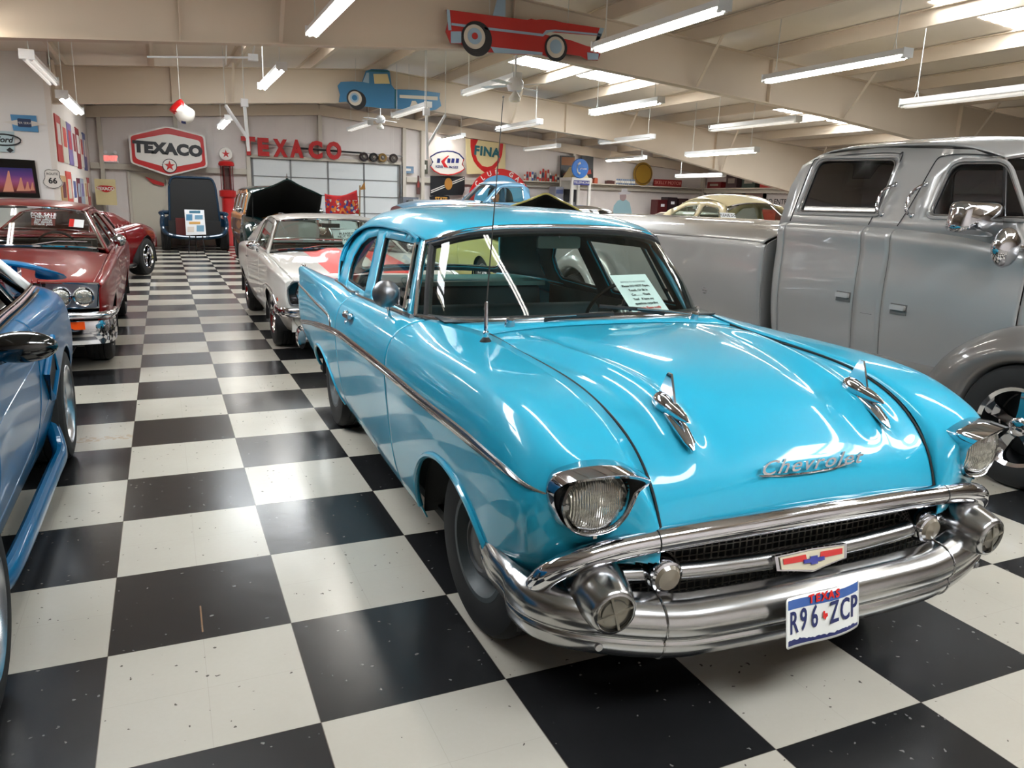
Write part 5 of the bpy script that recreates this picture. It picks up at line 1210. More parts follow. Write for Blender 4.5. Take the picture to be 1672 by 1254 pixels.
for s in (-1, 1):
    b = MB(); b.lathe([(0, -.01), (.045, -.008), (.05, 0)], c=(s*.55, -.925, .37), axis=(0, 1, 0), n=20); b.build('parking_lamp', AMBER, cm)
    wheel(cm, s*.80, 0, r=.335, w=.22, side=s, style='rally'); wheel(cm, s*.80, 2.74, r=.335, w=.22, side=s, style='rally')
    e = sub('door_mirror', cm, (s*.90, 1.15, .90)); b = MB(); b.cyl((0, 0, -.02), (s*.03, 0, .05), .012, n=8); b.build('stem', CHROME, e); b = MB(); b.sphere((s*.06, 0, .075), .07, sz=(1.1, .5, .75)); b.build('head', CHROME, e)
    b = MB(); b.tube([c.at(y, z, s)+np.array([s*.006, 0, 0]) for y, z in [(-.45, .5), (-.40, .58), (-.3, .62), (-.15, .64), (.1, .64), (.35, .60), (.46, .45)]], .006, n=6); b.build('wheel_lip_trim', STEEL, cm)
    b = MB(); b.bar(c.at(1.9, .80, s)+np.array([s*.02, -.07, 0]), c.at(1.9, .80, s)+np.array([s*.02, .07, 0]), .02, .02); b.build('door_handle', CHROME, cm)
    b = MB(); b.box(c.at(-.55, .56, s)+np.array([s*.004, 0, 0]), (.01, .09, .035)); b.build('side_marker', mat('amber_lens', (.85, .3, .08)), cm, smooth=False)
for x in (-.35, .3):
    e = sub('wiper', cm, (x-.1, .80, .965)); b = MB(); b.tube([(0, 0, 0), (.22, .04, .03), (.45, .06, .025)], .006, n=6); b.build('arm', CHROME, e)
ws_sheet('blank white card standing inside the windshield of the white striped coupe', cm, (560, 399), (584, 398), (555, 375), [('text_line', .5, .7, .045, 'PLEASE DO', INK), ('text_line', .5, .5, .045, 'NOT TOUCH', INK), ('text_line', .5, .3, .045, 'THIS CAR', INK)], 6.95, PAPER)
# ------------------------------------------------------------------ grey crew cab pickup at the right
SV = paint('silver_grey_paint', (.665, .66, .655), metal=.35, rough=.32, flake=.04); SVD = paint('charcoal_fender_paint', (.46, .445, .435), metal=.35, rough=.30, flake=.04)
tk = thing('grey_pickup_truck', 'tall silver grey crew cab pickup with chrome mirrors right of the turquoise sedan', 'truck', (5.95, .07, 0), 0)
rows = [(-1.25, [(.50, .55), (.55, .60), (.60, .75), (.62, .92), (.60, 1.08), (.55, 1.16), (.3, 1.22), (0, 1.24)]),
 (-1.0, [(.62, .50), (.66, .58), (.70, .75), (.72, .95), (.70, 1.12), (.62, 1.23), (.33, 1.31), (0, 1.33)]),
 (-.4, [(.80, .50), (.83, .58), (.86, .78), (.87, 1.0), (.84, 1.18), (.74, 1.31), (.38, 1.39), (0, 1.41)]),
 (.3, [(.90, .48), (.93, .58), (.955, .80), (.96, 1.05), (.94, 1.25), (.88, 1.39), (.45, 1.45), (0, 1.47)]),
 (.8, [(.92, .46), (.94, .58), (.965, .82), (.97, 1.08), (.955, 1.30), (.91, 1.44), (.5, 1.48), (0, 1.50)]),
 (1.6, [(.92, .46), (.94, .58), (.965, .82), (.97, 1.08), (.955, 1.32), (.915, 1.47), (.5, 1.48), (0, 1.50)]),
 (2.25, [(.92, .48), (.94, .60), (.965, .82), (.97, 1.08), (.955, 1.32), (.915, 1.47), (.5, 1.48), (0, 1.50)]),
 (2.44, [(.86, .54), (.89, .64), (.915, .84), (.92, 1.08), (.905, 1.31), (.87, 1.47), (.5, 1.48), (0, 1.50)]),
 (2.50, [(.72, .62), (.76, .70), (.79, .86), (.80, 1.08), (.79, 1.30), (.76, 1.46), (.45, 1.48), (0, 1.50)])]
c = GCar(tk, rows, SV, [])
c.side('hood_side', -1.25, .26); c.side('front_door', .27, 1.25); c.side('cab_pillar_panel', 1.256, 1.505, dy=.05); c.side('rear_door', 1.511, 2.30); c.side('cab_rear_corner', 2.306, 2.50, dy=.02); c.topp('hood', -1.25, .55); c.face('grille_face', 0, STEEL); c.face('cab_back', 1)
outer = [(.26, 1.36), (.62, 1.90), (.85, 1.98), (1.6, 2.03), (2.2, 2.00), (2.36, 1.92), (2.42, 1.75), (2.42, 1.44), (1.5, 1.44), (.8, 1.41)]
h1 = roundpoly([(.42, 1.56), (.62, 1.84), (.86, 1.885), (1.02, 1.885), (1.03, 1.56)], [.02, .05, .0, .06, .03]); h1 = roundpoly([(.36, 1.555), (.60, 1.885), (.98, 1.895), (1.02, 1.555)], [.02, .08, .10, .05])
h2 = roundpoly([(1.46, 1.56), (1.43, 1.935), (2.19, 1.955), (2.23, 1.555)], [.03, .07, .09, .04])
roofN2 = greenhouse(tk, SV, (.25, .52, 1.52, 1.49, .86), [(.50, .68, 1.98, 1.92, .72), (.66, .85, 2.05, 1.98, .755), (1.1, 1.15, 2.10, 2.02, .775), (1.8, 1.8, 2.10, 2.03, .775), (2.2, 2.2, 2.06, 2.0, .76), (2.40, 2.35, 1.98, 1.92, .73)], (2.49, 2.42, 1.50, 1.48, .80), outer, [h1, h2], .925, 1.47, .27, glass=GLASS_DARK, trim=SVD)
for s in (-1, 1):
    # door cut lines round the windows
    gxf = lambda z: .925-.27*(z-1.47)+.003
    for pts in ([(1.50, 1.47), (1.47, 1.60), (1.40, 1.93), (1.43, 1.97), (1.52, 1.99), (2.1, 1.985), (2.22, 1.95), (2.27, 1.85), (2.30, 1.47)], [(1.25, 1.47), (1.20, 1.6), (1.13, 1.87), (1.06, 1.94), (.9, 1.955), (.66, 1.93)]):
        seam(tk, [(s*gxf(z), y, z) for y, z in curve(pts, 40)], r=.004)
    for pts in (list(h1), list(h2)):
        q = np.array(pts); cc = q.mean(0); q = cc+(q-cc)*np.array([1.07, 1.11]); b = MB(); b.tube([(s*(gxf(z)+.001), y, z) for y, z in resample(q, .05)], .013, closed=True, n=6); b.build('window_bead', SV, tk)
    # grab handles on the pillar
    for y0, y1 in ((1.38, 1.42), (1.13, 1.17)):
        P = [(s*(gxf(1.76)-.003), y0, 1.76), (s*(gxf(1.76)+.05), y0-.0, 1.745), (s*(gxf(1.7)+.06), y0+.035, 1.70), (s*(gxf(1.64)+.06), y1+.01, 1.63), (s*(gxf(1.57)+.05), y1-.005, 1.565), (s*(gxf(1.545)-.003), y1-.01, 1.545)]
        b = MB(); b.tube(curve(P, 30), .011, n=8)
        for p in (P[0], P[-1]): b.sphere(p, .02, n=10)
        b.build('grab_handle', CHROME, tk)
    # door handles
    for y, z, nm in ((1.60, .93, 'rear'), (1.10, .90, 'front')):
        p = c.at(y, z, s); b = MB(); b.box(p+np.array([s*.004, .0, 0]), (.014, .135, .075)); b.build('handle_recess', SVD, tk, smooth=False)
        b = MB(); b.prism(roundpoly([(-.06, -.005), (.06, -.005), (.06, .03), (-.06, .03)], .01), (p[0]+s*.012, y, z), (0, 1, 0), (0, 0, 1), s*.02); b.build('door_handle', mat('satin_silver', (.72, .72, .72), rough=.4, metal=.3), tk, sharp=40)
    b = MB(); p = c.at(1.38, .90, s); b.tube([(p[0]+s*.001, y, z) for y, z in ((1.33, .83), (1.43, .83), (1.43, .96), (1.33, .96))], .002, closed=True, n=4); b.build('filler_flap_gap', INK, tk)
    # pontoon front fender
    V = []; rho = [(.365, 1.13), (.372, 1.19), (.395, 1.225), (.44, 1.235), (.50, 1.20), (.555, 1.12), (.585, 1.0), (.57, .86)]
    net = [];
    for th in np.linspace(-.25, PI+.25, 13):
        stretch = 1.0+.28*max(0, math.cos(th)); r_ = []
        for rr, xx in rho:
            k = (rr-.365)/.22; sx2 = 1+(stretch-1)*k
            r_.append((xx*(1-.0*k), rr*math.cos(th)*sx2, .37+rr*math.sin(th)))
        net.append(r_)
    G = Net(net, 2).ev(np.linspace(0, 1, 60), np.linspace(0, 1, 30)); gridobj('front_fender', mirror(G, s), SVD, tk, flip=(s < 0))
    b = MB(); b.tube([(s*x, y, z) for x, y, z in G[:, 0]], .01, n=6); b.build('wheel_arch_lip', SVD, tk)
    b = MB(); n = 20; V = []
    for i in range(n+1):
        t_ = PI*i/n
        for xx in (1.12, .75): V.append((s*xx, .39*math.cos(t_), .37+.39*math.sin(t_)))
    b.add(V, [(2*i, 2*i+1, 2*i+3, 2*i+2) for i in range(n)]+[tuple([2*i+1 for i in range(n+1)])]); b.build('wheel_housing', BLACK, tk, solid=.004)
    # running board
    b = MB(); P = [(.88, .50), (1.10, .50), (1.13, .47), (1.13, .40), (.88, .38)]; b.prism([(s*x, z) for x, z in P][::-s], (0, 2.6 if s < 0 else 2.6, 0), (1, 0, 0), (0, 0, 1), 1)
    b = MB(); Q = [(1.10, .43), (1.13, .46), (1.13, .50), (1.08, .535), (.90, .55), (.88, .40)]
    V = [(s*x, y, z) for y in (.50, 2.75) for x, z in Q]; m_ = len(Q); b.add(V, [tuple(range(m_)), tuple(range(m_, 2*m_))[::-1]]+[(i, (i+1) % m_, m_+(i+1) % m_, m_+i)[::-1] for i in range(m_)]); b.build('running_board', SVD, tk, sharp=50)
    wheel(tk, s*1.10, 0, r=.365, w=.26, side=s, style='chrome5', rimr=.225)
    wheel(tk, s*1.06, 5.55, r=.365, w=.26, side=s, style='chrome5', rimr=.225)
    # big chrome mirrors
    e = sub('door_mirror', tk, (s*1.13, .52, 1.545)); e.scale = (1.6, 1.5, 1.6); b = MB()
    prof = roundpoly([(-.13, -.055), (.10, -.075), (.13, -.04), (.125, .045), (.09, .065), (-.115, .06)], .03)
    for k_, (sc, xx) in enumerate(((.75, -.05), (.96, -.03), (1.0, .0), (.97, .03), (.7, .045))):
        V = [(s*(-.0)+p[0]*sc, xx, p[1]*sc) for p in prof]
        if k_ == 0: n0 = len(V); allV = []
        allV += V
    F = [(k_*n0+i, k_*n0+(i+1) % n0, (k_+1)*n0+(i+1) % n0, (k_+1)*n0+i) for k_ in range(4) for i in range(n0)]+[tuple(range(n0))[::-1], tuple(range(4*n0, 5*n0))]
    mk('head', allV, F, CHROME, e, sharp=60)
    b = MB(); b.cyl((-s*.06, .0, -.02), (-s*.13, -.02, -.06), .010, n=8); b.build('arm', CHROME, e)
e = sub('spot_mirror', tk, (-1.13, .30, 1.38)); e.scale = (1.4, 1.4, 1.4); b = MB(); b.sphere((0, 0, 0), .085, sz=(.9, .5, 1.0), n=20); b.build('head', CHROME, e); b = MB(); b.cyl((.05, 0, 0), (.17, 0, 0), .014, n=8); b.build('arm', CHROME, e)
# bed with hard cover
rowsB = []
for y, w, zt in ((2.56, .93, 1.26), (2.64, .95, 1.275), (3.2, .95, 1.28), (4.2, .95, 1.28), (5.2, .95, 1.28), (6.2, .95, 1.275), (6.5, .93, 1.27), (6.56, .90, 1.25)):
    rowsB.append((y, [(w-.06, .50), (w-.02, .60), (w, .80), (w+.01, 1.0), (w+.005, 1.18), (w-.01, zt), (w*.85, zt+.06), (w*.5, zt+.14), (0, zt+.17)]))
cb = GCar(tk, rowsB, SV, [(5.55, .46, .86)], vs=5)
cb.side('bed_side', 2.56, 6.56); cb.topp('bed_cover', 2.58, 6.54, dz=lambda x, y: 0*x+.006); cb.face('tailgate', 1); cb.face('bed_front', 0); cb.house()
for s in (-1, 1):
    seam(tk, [cb.at(y, z, s)+np.array([s*.002, 0, 0]) for y, z in [(2.72, 1.25), (2.74, 1.0), (2.78, .72), (2.80, .66), (3.0, .665), (3.30, .67)]], r=.004)
    net = []
    for th in np.linspace(-.1, PI+.1, 11):
        net.append([(xx, 5.55+rr*math.cos(th)*1.15, .37+rr*math.sin(th)) for rr, xx in ((.43, 1.12), (.44, 1.2), (.48, 1.235), (.56, 1.22), (.64, 1.12), (.68, 1.0), (.67, .92))])
    G = Net(net, 2).ev(np.linspace(0, 1, 50), np.linspace(0, 1, 24)); gridobj('rear_fender', mirror(G, s), SV, tk, flip=(s < 0))
e = sub('flower_badge', tk, tuple(cb.at(3.30, .80, -1)+np.array([-.004, 0, 0]))); b = MB()
for k in range(6):
    a = k*PI/3; b.tube([(0, .02*math.cos(a)+.018*math.cos(t_), .03*math.sin(a)+.02*math.sin(t_)) for t_ in np.linspace(0, 2*PI, 10, endpoint=False)], .003, closed=True, n=5)
b.build('scroll', CHROME, e)
b = MB(); b.box((0, 3.0, .50), (1.2, 6.6, .18)); b.build('underbody', BLACK, tk, smooth=False)
seats(tk, (1.0, 1.75), 1.55, .70, mat('dark_brown_leather', (.09, .07, .06), rough=.5))
b = MB(); b.box((0, .50, 1.40), (1.6, .35, .2)); b.build('dashboard', BLACK, tk, smooth=False)
for s in (-1, 1): headlamp(tk, s*.78, -.62, .80, .09)
bumper(tk, xm([(1.15, -.75, .50), (1.0, -1.3, .50), (.6, -1.42, .50), (0, -1.46, .50)]), .03, .09)
# ------------------------------------------------------------------ blue sports car at the left edge
BL = paint('deep_blue_paint', (.01, .34, .51), metal=.0, coat=.45, rough=.3, flake=.05)
mu = thing('blue_sports_car', 'metallic blue sports car with black mirror and rear spoiler at the left edge', 'car', (-1.22, -.20, 0), 0)
rows = [(-.95, [(.55, .25), (.62, .30), (.68, .42), (.70, .52), (.68, .60), (.60, .64), (.3, .66), (0, .66)]),
 (-.75, [(.74, .20), (.80, .28), (.86, .44), (.875, .56), (.86, .66), (.78, .71), (.4, .73), (0, .74)]),
 (-.2, [(.80, .18), (.85, .27), (.89, .45), (.905, .60), (.885, .74), (.80, .80), (.4, .83), (0, .84)]),
 (.5, [(.80, .18), (.84, .27), (.88, .45), (.90, .62), (.88, .80), (.80, .87), (.4, .91), (0, .93)]),
 (1.2, [(.80, .18), (.83, .26), (.86, .42), (.885, .62), (.875, .84), (.78, .94), (.4, .96), (0, .97)]),
 (1.8, [(.80, .18), (.83, .26), (.87, .42), (.895, .62), (.885, .86), (.76, .955), (.4, .965), (0, .97)]),
 (2.5, [(.81, .18), (.85, .28), (.90, .46), (.92, .64), (.90, .86), (.75, .955), (.4, .97), (0, .975)]),
 (3.2, [(.80, .24), (.84, .32), (.88, .48), (.895, .64), (.87, .84), (.72, .94), (.4, .955), (0, .96)]),
 (3.55, [(.70, .30), (.74, .38), (.78, .50), (.80, .64), (.78, .80), (.66, .90), (.35, .92), (0, .92)]),
 (3.65, [(.62, .36), (.66, .42), (.70, .52), (.72, .64), (.70, .77), (.60, .85), (.3, .87), (0, .87)])]
c = GCar(mu, rows, BL, [(0, .38, .66), (2.55, .38, .665)])
c.side('front_fender', -.95, .62); c.side('door', .63, 1.72); c.side('rear_quarter', 1.73, 3.65); c.topp('hood', -.95, .58); c.topp('trunk_lid', 2.55, 3.65); c.face('tail_panel', 1); c.face('nose_panel', 0, BLACK); c.liner(-.6, 3.3, .75, .16, .5); c.house()
outer = [(.62, .90), (1.28, 1.25), (1.6, 1.30), (2.1, 1.28), (2.75, .97), (2.0, .93)]
h1 = roundpoly([(.86, .955), (1.34, 1.215), (1.9, 1.245), (2.05, .965)], .03); h2 = roundpoly([(2.12, .97), (2.02, 1.235), (2.52, .985)], .02)
SOFT = mat('black_soft_top', (.03, .03, .032), rough=.8)
greenhouse(mu, SOFT, (.50, .75, .955, .90, .76), [(1.12, 1.30, 1.285, 1.24, .58), (1.35, 1.45, 1.32, 1.27, .60), (1.8, 1.8, 1.33, 1.28, .60), (2.15, 2.1, 1.28, 1.22, .58)], (2.75, 2.5, .98, .965, .62), outer, [h1, h2], .80, .93, .55, glass=GLASS_DARK, trim=GLOSSBLACK)
for s in (-1, 1):
    gxf = lambda z: .80-.55*(z-.93)+.006
    b = MB(); P = [(2.50, .985), (2.78, .985), (2.42, 1.20), (2.24, 1.275), (2.20, 1.265)]
    panel('quarter_strip', P, [], lambda p: np.stack([s*gxf(p[:, 1]), p[:, 0], p[:, 1]], 1), WHITE, mu, h=.2, outward=(s, 0, 0), solid=.006)  # plain white strip sloping down behind the side glass
    for dz, m in ((0, GLOSSBLACK), (.016, mat('pink_grey_trim', (.60, .50, .50), rough=.3)), (.03, GLOSSBLACK)):
        b = MB(); b.tube([(s*(gxf(z+dz)+.02-dz*.5), y, z+dz) for y, z in curve([(.78, .925), (1.3, .948), (2.0, .955), (2.45, .965), (2.72, .975)], 30)], .008, n=6); b.build('belt_trim', m, mu)
    wheel(mu, s*.835, 0, r=.325, w=.23, side=s, style='alloy', rimr=.215); wheel(mu, s*.80, 2.55, r=.325, w=.24, side=s, style='alloy', rimr=.215)
    # side skirt
    b = MB(); b.tube(curve([(s*.80, .40, .26), (s*.845, .50, .18), (s*.88, .68, .155), (s*.895, 1.3, .155), (s*.905, 1.9, .17), (s*.90, 2.1, .20), (s*.86, 2.2, .30)], 40), .036, w=.045, n=12); b.build('side_skirt', BL, mu)
    # side scoop
    sc = sub('side_scoop', mu, (0, 0, 0)); V = [c.at(y, z, s)+np.array([s*.008, 0, 0]) for y, z in ((1.80, .66), (2.08, .80), (2.10, .62), (1.98, .50))]
    b = MB(); b.add(V, [(0, 1, 2, 3)]); b.build('opening', BLACK, sc, smooth=False, solid=.01)
    b = MB(); b.tube([p+np.array([s*.012, 0, 0]) for p in V], .016, closed=True, n=8); b.build('surround', BL, sc)
    for pts in ([(.66, .70), (1.0, .72), (1.5, .735), (1.9, .80)], [(.7, .34), (1.1, .33), (1.6, .36), (1.95, .50)]):
        b = MB(); b.tube([c.at(y, z, s)+np.array([s*.0, 0, 0]) for y, z in curve(pts, 24)], .009, n=6); b.build('body_crease', BL, mu)
    # mirror
    e = sub('door_mirror', mu, (s*.96, .93, .955)); b = MB(); n_ = 14; b.sphere((0, 0, 0), .10, n=24, sz=(1.25, .55, .62)); b.build('head', GLOSSBLACK, e); b = MB(); b.cyl((-s*.06, .0, -.03), (-s*.13, .02, -.05), .03, .04, n=10); b.build('arm', GLOSSBLACK, e)
# spoiler
sp = sub('rear_spoiler', mu, (0, 3.28, 0)); P = [(-.80, .06, .985), (-.77, .0, 1.035), (-.60, -.03, 1.085), (-.3, -.05, 1.105), (0, -.055, 1.11)]; P = P+[(-x, y, z) for x, y, z in P[::-1][1:]]
b = MB(); b.tube(curve(P, 50), .095, w=.018, n=12); b.build('wing', BL, sp)
for s in (-1, 1): b = MB(); b.bar((s*.62, 0, .93), (s*.62, 0, 1.08), .14, .03, up=(1, 0, 0)); b.build('wing_post', BL, sp, sharp=30)
for s in (-1, 1): b = MB(); b.box((s*.5, 3.655, .66), (.4, .02, .16)); b.build('tail_lamp', mat('red_lens', (.6, .05, .04)), mu, smooth=False)
seats(mu, (1.15,), .92, .60, BLACK, nb=2)
# ------------------------------------------------------------------ cars further back
def std_rows(L0, L1, w, zh, zd, zbelt, zs=.22):
    return [(L0, [(w-.16, .42), (w-.10, .47), (w-.07, .56), (w-.06, .66), (w-.07, zh-.10), (w-.11, zh-.05), (.45, zh-.04), (0, zh-.04)]),
     (L0+.15, [(w-.10, .32), (w-.05, .40), (w-.02, .54), (w, .66), (w-.02, zh-.07), (w-.07, zh-.01), (.48, zh), (0, zh+.01)]),
     (L0+.8, [(w-.08, zs), (w-.04, zs+.1), (w, .5), (w+.02, .66), (w, zh-.02), (w-.06, zh+.04), (.5, zh+.06), (0, zh+.08)]),
     (1.0, [(w-.08, zs), (w-.04, zs+.1), (w, .5), (w+.02, .66), (w, zbelt-.08), (w-.07, zbelt), (.5, zbelt+.04), (0, zbelt+.05)]),
     (2.2, [(w-.08, zs), (w-.04, zs+.1), (w, .5), (w+.02, .66), (w, zbelt-.08), (w-.07, zbelt), (.5, zbelt), (0, zbelt)]),
     (3.2, [(w-.08, zs+.03), (w-.04, zs+.12), (w, .5), (w+.02, .66), (w, zd-.06), (w-.08, zd), (.5, zd+.02), (0, zd+.03)]),
     (L1-.15, [(w-.1, .36), (w-.06, .42), (w-.03, .54), (w-.02, .66), (w-.04, zd-.12), (w-.11, zd-.05), (.48, zd-.04), (0, zd-.04)]),
     (L1, [(w-.16, .42), (w-.12, .47), (w-.1, .56), (w-.09, .66), (w-.1, zd-.16), (w-.16, zd-.10), (.45, zd-.10), (0, zd-.10)])]
def std_body(root, pm, rows, arches, dy0=.98, dy1=2.3, hood=True):
    c = GCar(root, rows, pm, arches); L0, L1 = rows[0][0], rows[-1][0]
    c.side('front_fender', L0, dy0-.005); c.side('door', dy0+.003, dy1-.003); c.side('rear_quarter', dy1+.005, L1)
    if hood: c.topp('hood', L0+.02, .85)
    c.topp('trunk_lid', 3.0, L1); c.face('nose_panel', 0); c.face('tail_panel', 1); c.liner(L0+.3, L1-.3, .75); c.house(); return c
# burgundy sports car behind the red coupe
BG = paint('burgundy_paint', (.42, .03, .06), rough=.25, coat=.6)
cv_ = thing('burgundy_sports_car', 'burgundy low sports car with fat rear tyre parked behind the red coupe', 'car', (-1.80, 11.62, 0), R(-21))
rows = [(-.95, [(.50, .36), (.58, .40), (.66, .50), (.68, .58), (.66, .66), (.58, .70), (.3, .72), (0, .72)]),
 (-.7, [(.72, .24), (.78, .32), (.86, .50), (.88, .62), (.87, .74), (.80, .79), (.45, .74), (0, .74)]),
 (0, [(.78, .20), (.82, .30), (.88, .48), (.92, .64), (.90, .82), (.80, .90), (.45, .82), (0, .84)]),
 (.8, [(.76, .20), (.80, .28), (.82, .46), (.86, .62), (.84, .78), (.74, .84), (.45, .86), (0, .88)]),
 (1.5, [(.76, .20), (.80, .28), (.82, .46), (.86, .64), (.85, .80), (.74, .87), (.45, .88), (0, .88)]),
 (2.2, [(.80, .22), (.84, .32), (.90, .48), (.94, .66), (.93, .86), (.80, .96), (.5, .90), (0, .90)]),
 (2.6, [(.78, .26), (.84, .36), (.90, .50), (.94, .66), (.92, .84), (.80, .94), (.5, .88), (0, .88)]),
 (3.2, [(.70, .36), (.76, .42), (.82, .54), (.84, .66), (.82, .76), (.72, .82), (.4, .82), (0, .82)]),
 (3.35, [(.62, .42), (.68, .47), (.72, .56), (.74, .64), (.72, .70), (.62, .74), (.35, .75), (0, .75)])]
c = GCar(cv_, rows, BG, [(0, .40, .70), (2.49, .41, .74)])
c.side('front_fender', -.95, .78); c.side('door', .79, 1.72); c.side('rear_quarter', 1.73, 3.35); c.topp('hood', -.94, .75); c.topp('rear_deck', 2.1, 3.35); c.face('nose_panel', 0); c.face('tail_panel', 1); c.liner(-.6, 3, .7); c.house()
outer = [(.72, .83), (1.15, 1.14), (1.5, 1.19), (2.0, 1.14), (2.6, .90), (1.6, .83)]
greenhouse(cv_, BG, (.55, .80, .90, .86, .70), [(1.02, 1.18, 1.17, 1.13, .54), (1.25, 1.3, 1.20, 1.16, .56), (1.6, 1.6, 1.205, 1.17, .56), (1.95, 1.9, 1.18, 1.13, .54)], (2.35, 2.2, .93, .92, .60), outer, [roundpoly([(.92, .88), (1.2, 1.11), (1.6, 1.14), (1.72, .88)], .02)], .745, .85, .55, glass=GLASS_DARK)
for s in (-1, 1):
    wheel(cv_, s*.76, 0, r=.34, w=.26, side=s, style='chrome5', rimr=.2); wheel(cv_, s*.80, 2.49, r=.345, w=.30, side=s, style='chrome5', rimr=.205)
    b = MB(); b.tube([(s*.86, .7, .22), (s*.88, 1.3, .22), (s*.88, 2.0, .22)], .05, n=12); b.build('side_pipe', CHROME, cv_)
    b = MB(); b.lathe([(0, -.01), (.05, -.008), (.055, .02)], c=(s*.45, 3.36, .62), axis=(0, 1, 0), n=16); b.build('tail_lamp', mat('red_lens', (.6, .05, .04)), cv_)
# woodie wagon with raised hood
GR = paint('dark_green_paint', (.03, .14, .14), rough=.25); WOOD = mat('honey_wood', (.76, .50, .24), rough=.35, coat=.8, noise=.18, nscale=9); WOODD = mat('dark_wood_panel', (.33, .16, .08), rough=.4, coat=.6, noise=.2, nscale=8)
wy = thing('woodie_wagon', 'dark green wagon with honey coloured wooden side and raised hood', 'car', (2.78, 15.4, 0), 0)
rows = [(-.55, [(.50, .45), (.56, .50), (.60, .66), (.62, .80), (.58, .92), (.5, .98), (.25, 1.0), (0, 1.0)]),
 (-.2, [(.60, .40), (.66, .48), (.70, .68), (.70, .84), (.66, .98), (.56, 1.04), (.3, 1.08), (0, 1.08)]),
 (.5, [(.74, .35), (.78, .45), (.82, .66), (.82, .86), (.78, 1.02), (.70, 1.08), (.4, 1.10), (0, 1.12)]),
 (1.0, [(.80, .32), (.84, .42), (.88, .66), (.88, .88), (.86, 1.02), (.80, 1.10), (.5, 1.12), (0, 1.13)]),
 (2.2, [(.82, .32), (.86, .42), (.90, .66), (.90, .88), (.88, 1.02), (.82, 1.10), (.5, 1.10), (0, 1.10)]),
 (3.9, [(.80, .34), (.84, .44), (.88, .66), (.88, .88), (.86, 1.02), (.80, 1.10), (.5, 1.10), (0, 1.10)]),
 (4.0, [(.76, .40), (.80, .48), (.84, .66), (.84, .88), (.82, 1.02), (.76, 1.08), (.5, 1.08), (0, 1.08)])]
c = GCar(wy, rows, GR, [(3.0, .42, .70)]); c.side('cowl_side', -.55, .93); c.side('wooden_door', .94, 2.0, m=WOOD); c.side('wooden_rear_side', 2.01, 4.0, m=WOOD); c.face('nose_panel', 0, STEEL); c.face('tail_gate', 1, WOOD); c.liner(-.3, 3.8, .7); c.house()
outer = [(.90, 1.09), (1.12, 1.55), (1.5, 1.66), (3.6, 1.64), (3.85, 1.55), (4.0, 1.09)]
hs = [roundpoly([(1.10, 1.13), (1.22, 1.54), (1.90, 1.56), (1.90, 1.13)], .05), roundpoly([(2.0, 1.13), (2.0, 1.56), (2.85, 1.56), (2.85, 1.13)], .05), roundpoly([(2.95, 1.13), (2.95, 1.56), (3.7, 1.52), (3.82, 1.13)], .05)]
greenhouse(wy, WOOD, (.86, .96, 1.14, 1.10, .76), [(1.12, 1.2, 1.58, 1.53, .60), (1.3, 1.4, 1.70, 1.62, .66), (2.0, 2.0, 1.74, 1.66, .70), (3.4, 3.4, 1.72, 1.64, .70), (3.85, 3.85, 1.62, 1.56, .66)], (3.98, 3.95, 1.12, 1.10, .72), outer, hs, .82, 1.09, .25, roofm=GR, glass=GLASS_GREEN)
for s in (-1, 1):
    for y0, y1 in ((1.0, 1.98), (2.05, 3.0)):
        for za, zb_ in ((.46, .64), (.72, .98)):
            b = MB(); V = [c.at(y, z, s)+np.array([s*.006, 0, 0]) for y, z in ((y0, za), (y1, za), (y1, zb_), (y0, zb_))]
            if y0 < 2: V = V
            b.add(V, [(0, 1, 2, 3)]); b.build('wood_panel', WOODD, wy, solid=.008, smooth=False)
    for y, rr in ((0.05, .36), (3.0, .35)): wheel(wy, s*.78, y, r=rr, w=.17, side=s, style='steel', rimr=.2)
    net = []
    for th in np.linspace(-.1, PI+.2, 11): net.append([(xx, .05+rr*math.cos(th)*1.15, .36+rr*math.sin(th)) for rr, xx in ((.40, .86), (.41, .93), (.46, .95), (.54, .92), (.60, .80), (.60, .62))])
    G = Net(net, 2).ev(np.linspace(0, 1, 40), np.linspace(0, 1, 16)); gridobj('front_fender', mirror(G, s), GR, wy, flip=(s < 0))
    headlamp(wy, s*.68, -.50, .82, .085); ball_mirror(wy, s*.86, .95, 1.1, s, r=.07)
bumper(wy, xm([(.93, -.5, .50), (.85, -.75, .50), (.5, -.85, .50), (0, -.88, .50)]), .03, .06)
b = MB(); P = np.array([(-.80, .2, 1.10)])
def hood_up(root, w, y0, z0, lenz, peak, pm, tip, name='raised_hood', und=BLACK, ornament=True):
    # a hood hinged at its rear edge, seen from the front: arched edge with a centre ridge
    rowsH = []
    for k, (yy, zz, ww, pk) in enumerate(((y0, z0, w*1.0, peak*.6), (y0-lenz*.35, z0+tip*.38, w*1.0, peak*.9), (y0-lenz*.7, z0+tip*.74, w*.98, peak), (y0-lenz, z0+tip, w*.93, peak*1.05))):
        rowsH.append([(-x*ww, yy+.10*x*x, zz-.16*x**2+pk*math.exp(-(x/.28)**2)-.05*abs(x)) for x in (-1, -.8, -.55, -.3, -.12, 0, .12, .3, .55, .8, 1)])
    G = Net(rowsH, 1).ev(np.linspace(0, 1, 16), np.linspace(0, 1, 50)); n = G.shape[0]; mk(name, G.reshape(-1, 3), gridfaces(n, 50, True), pm, root, solid=.02)
    H = G.copy(); H[..., 2] -= .028; mk(name+'_underside', H.reshape(-1, 3), gridfaces(n, 50), und, root, solid=.004)
    b = MB(); b.tube([p+np.array([0, -.006, -.012]) for p in G[-1]], .016, n=8); b.build(name+'_edge', pm, root); return G
G = hood_up(wy, .80, .80, 1.12, 1.15, .10, GR, .66)
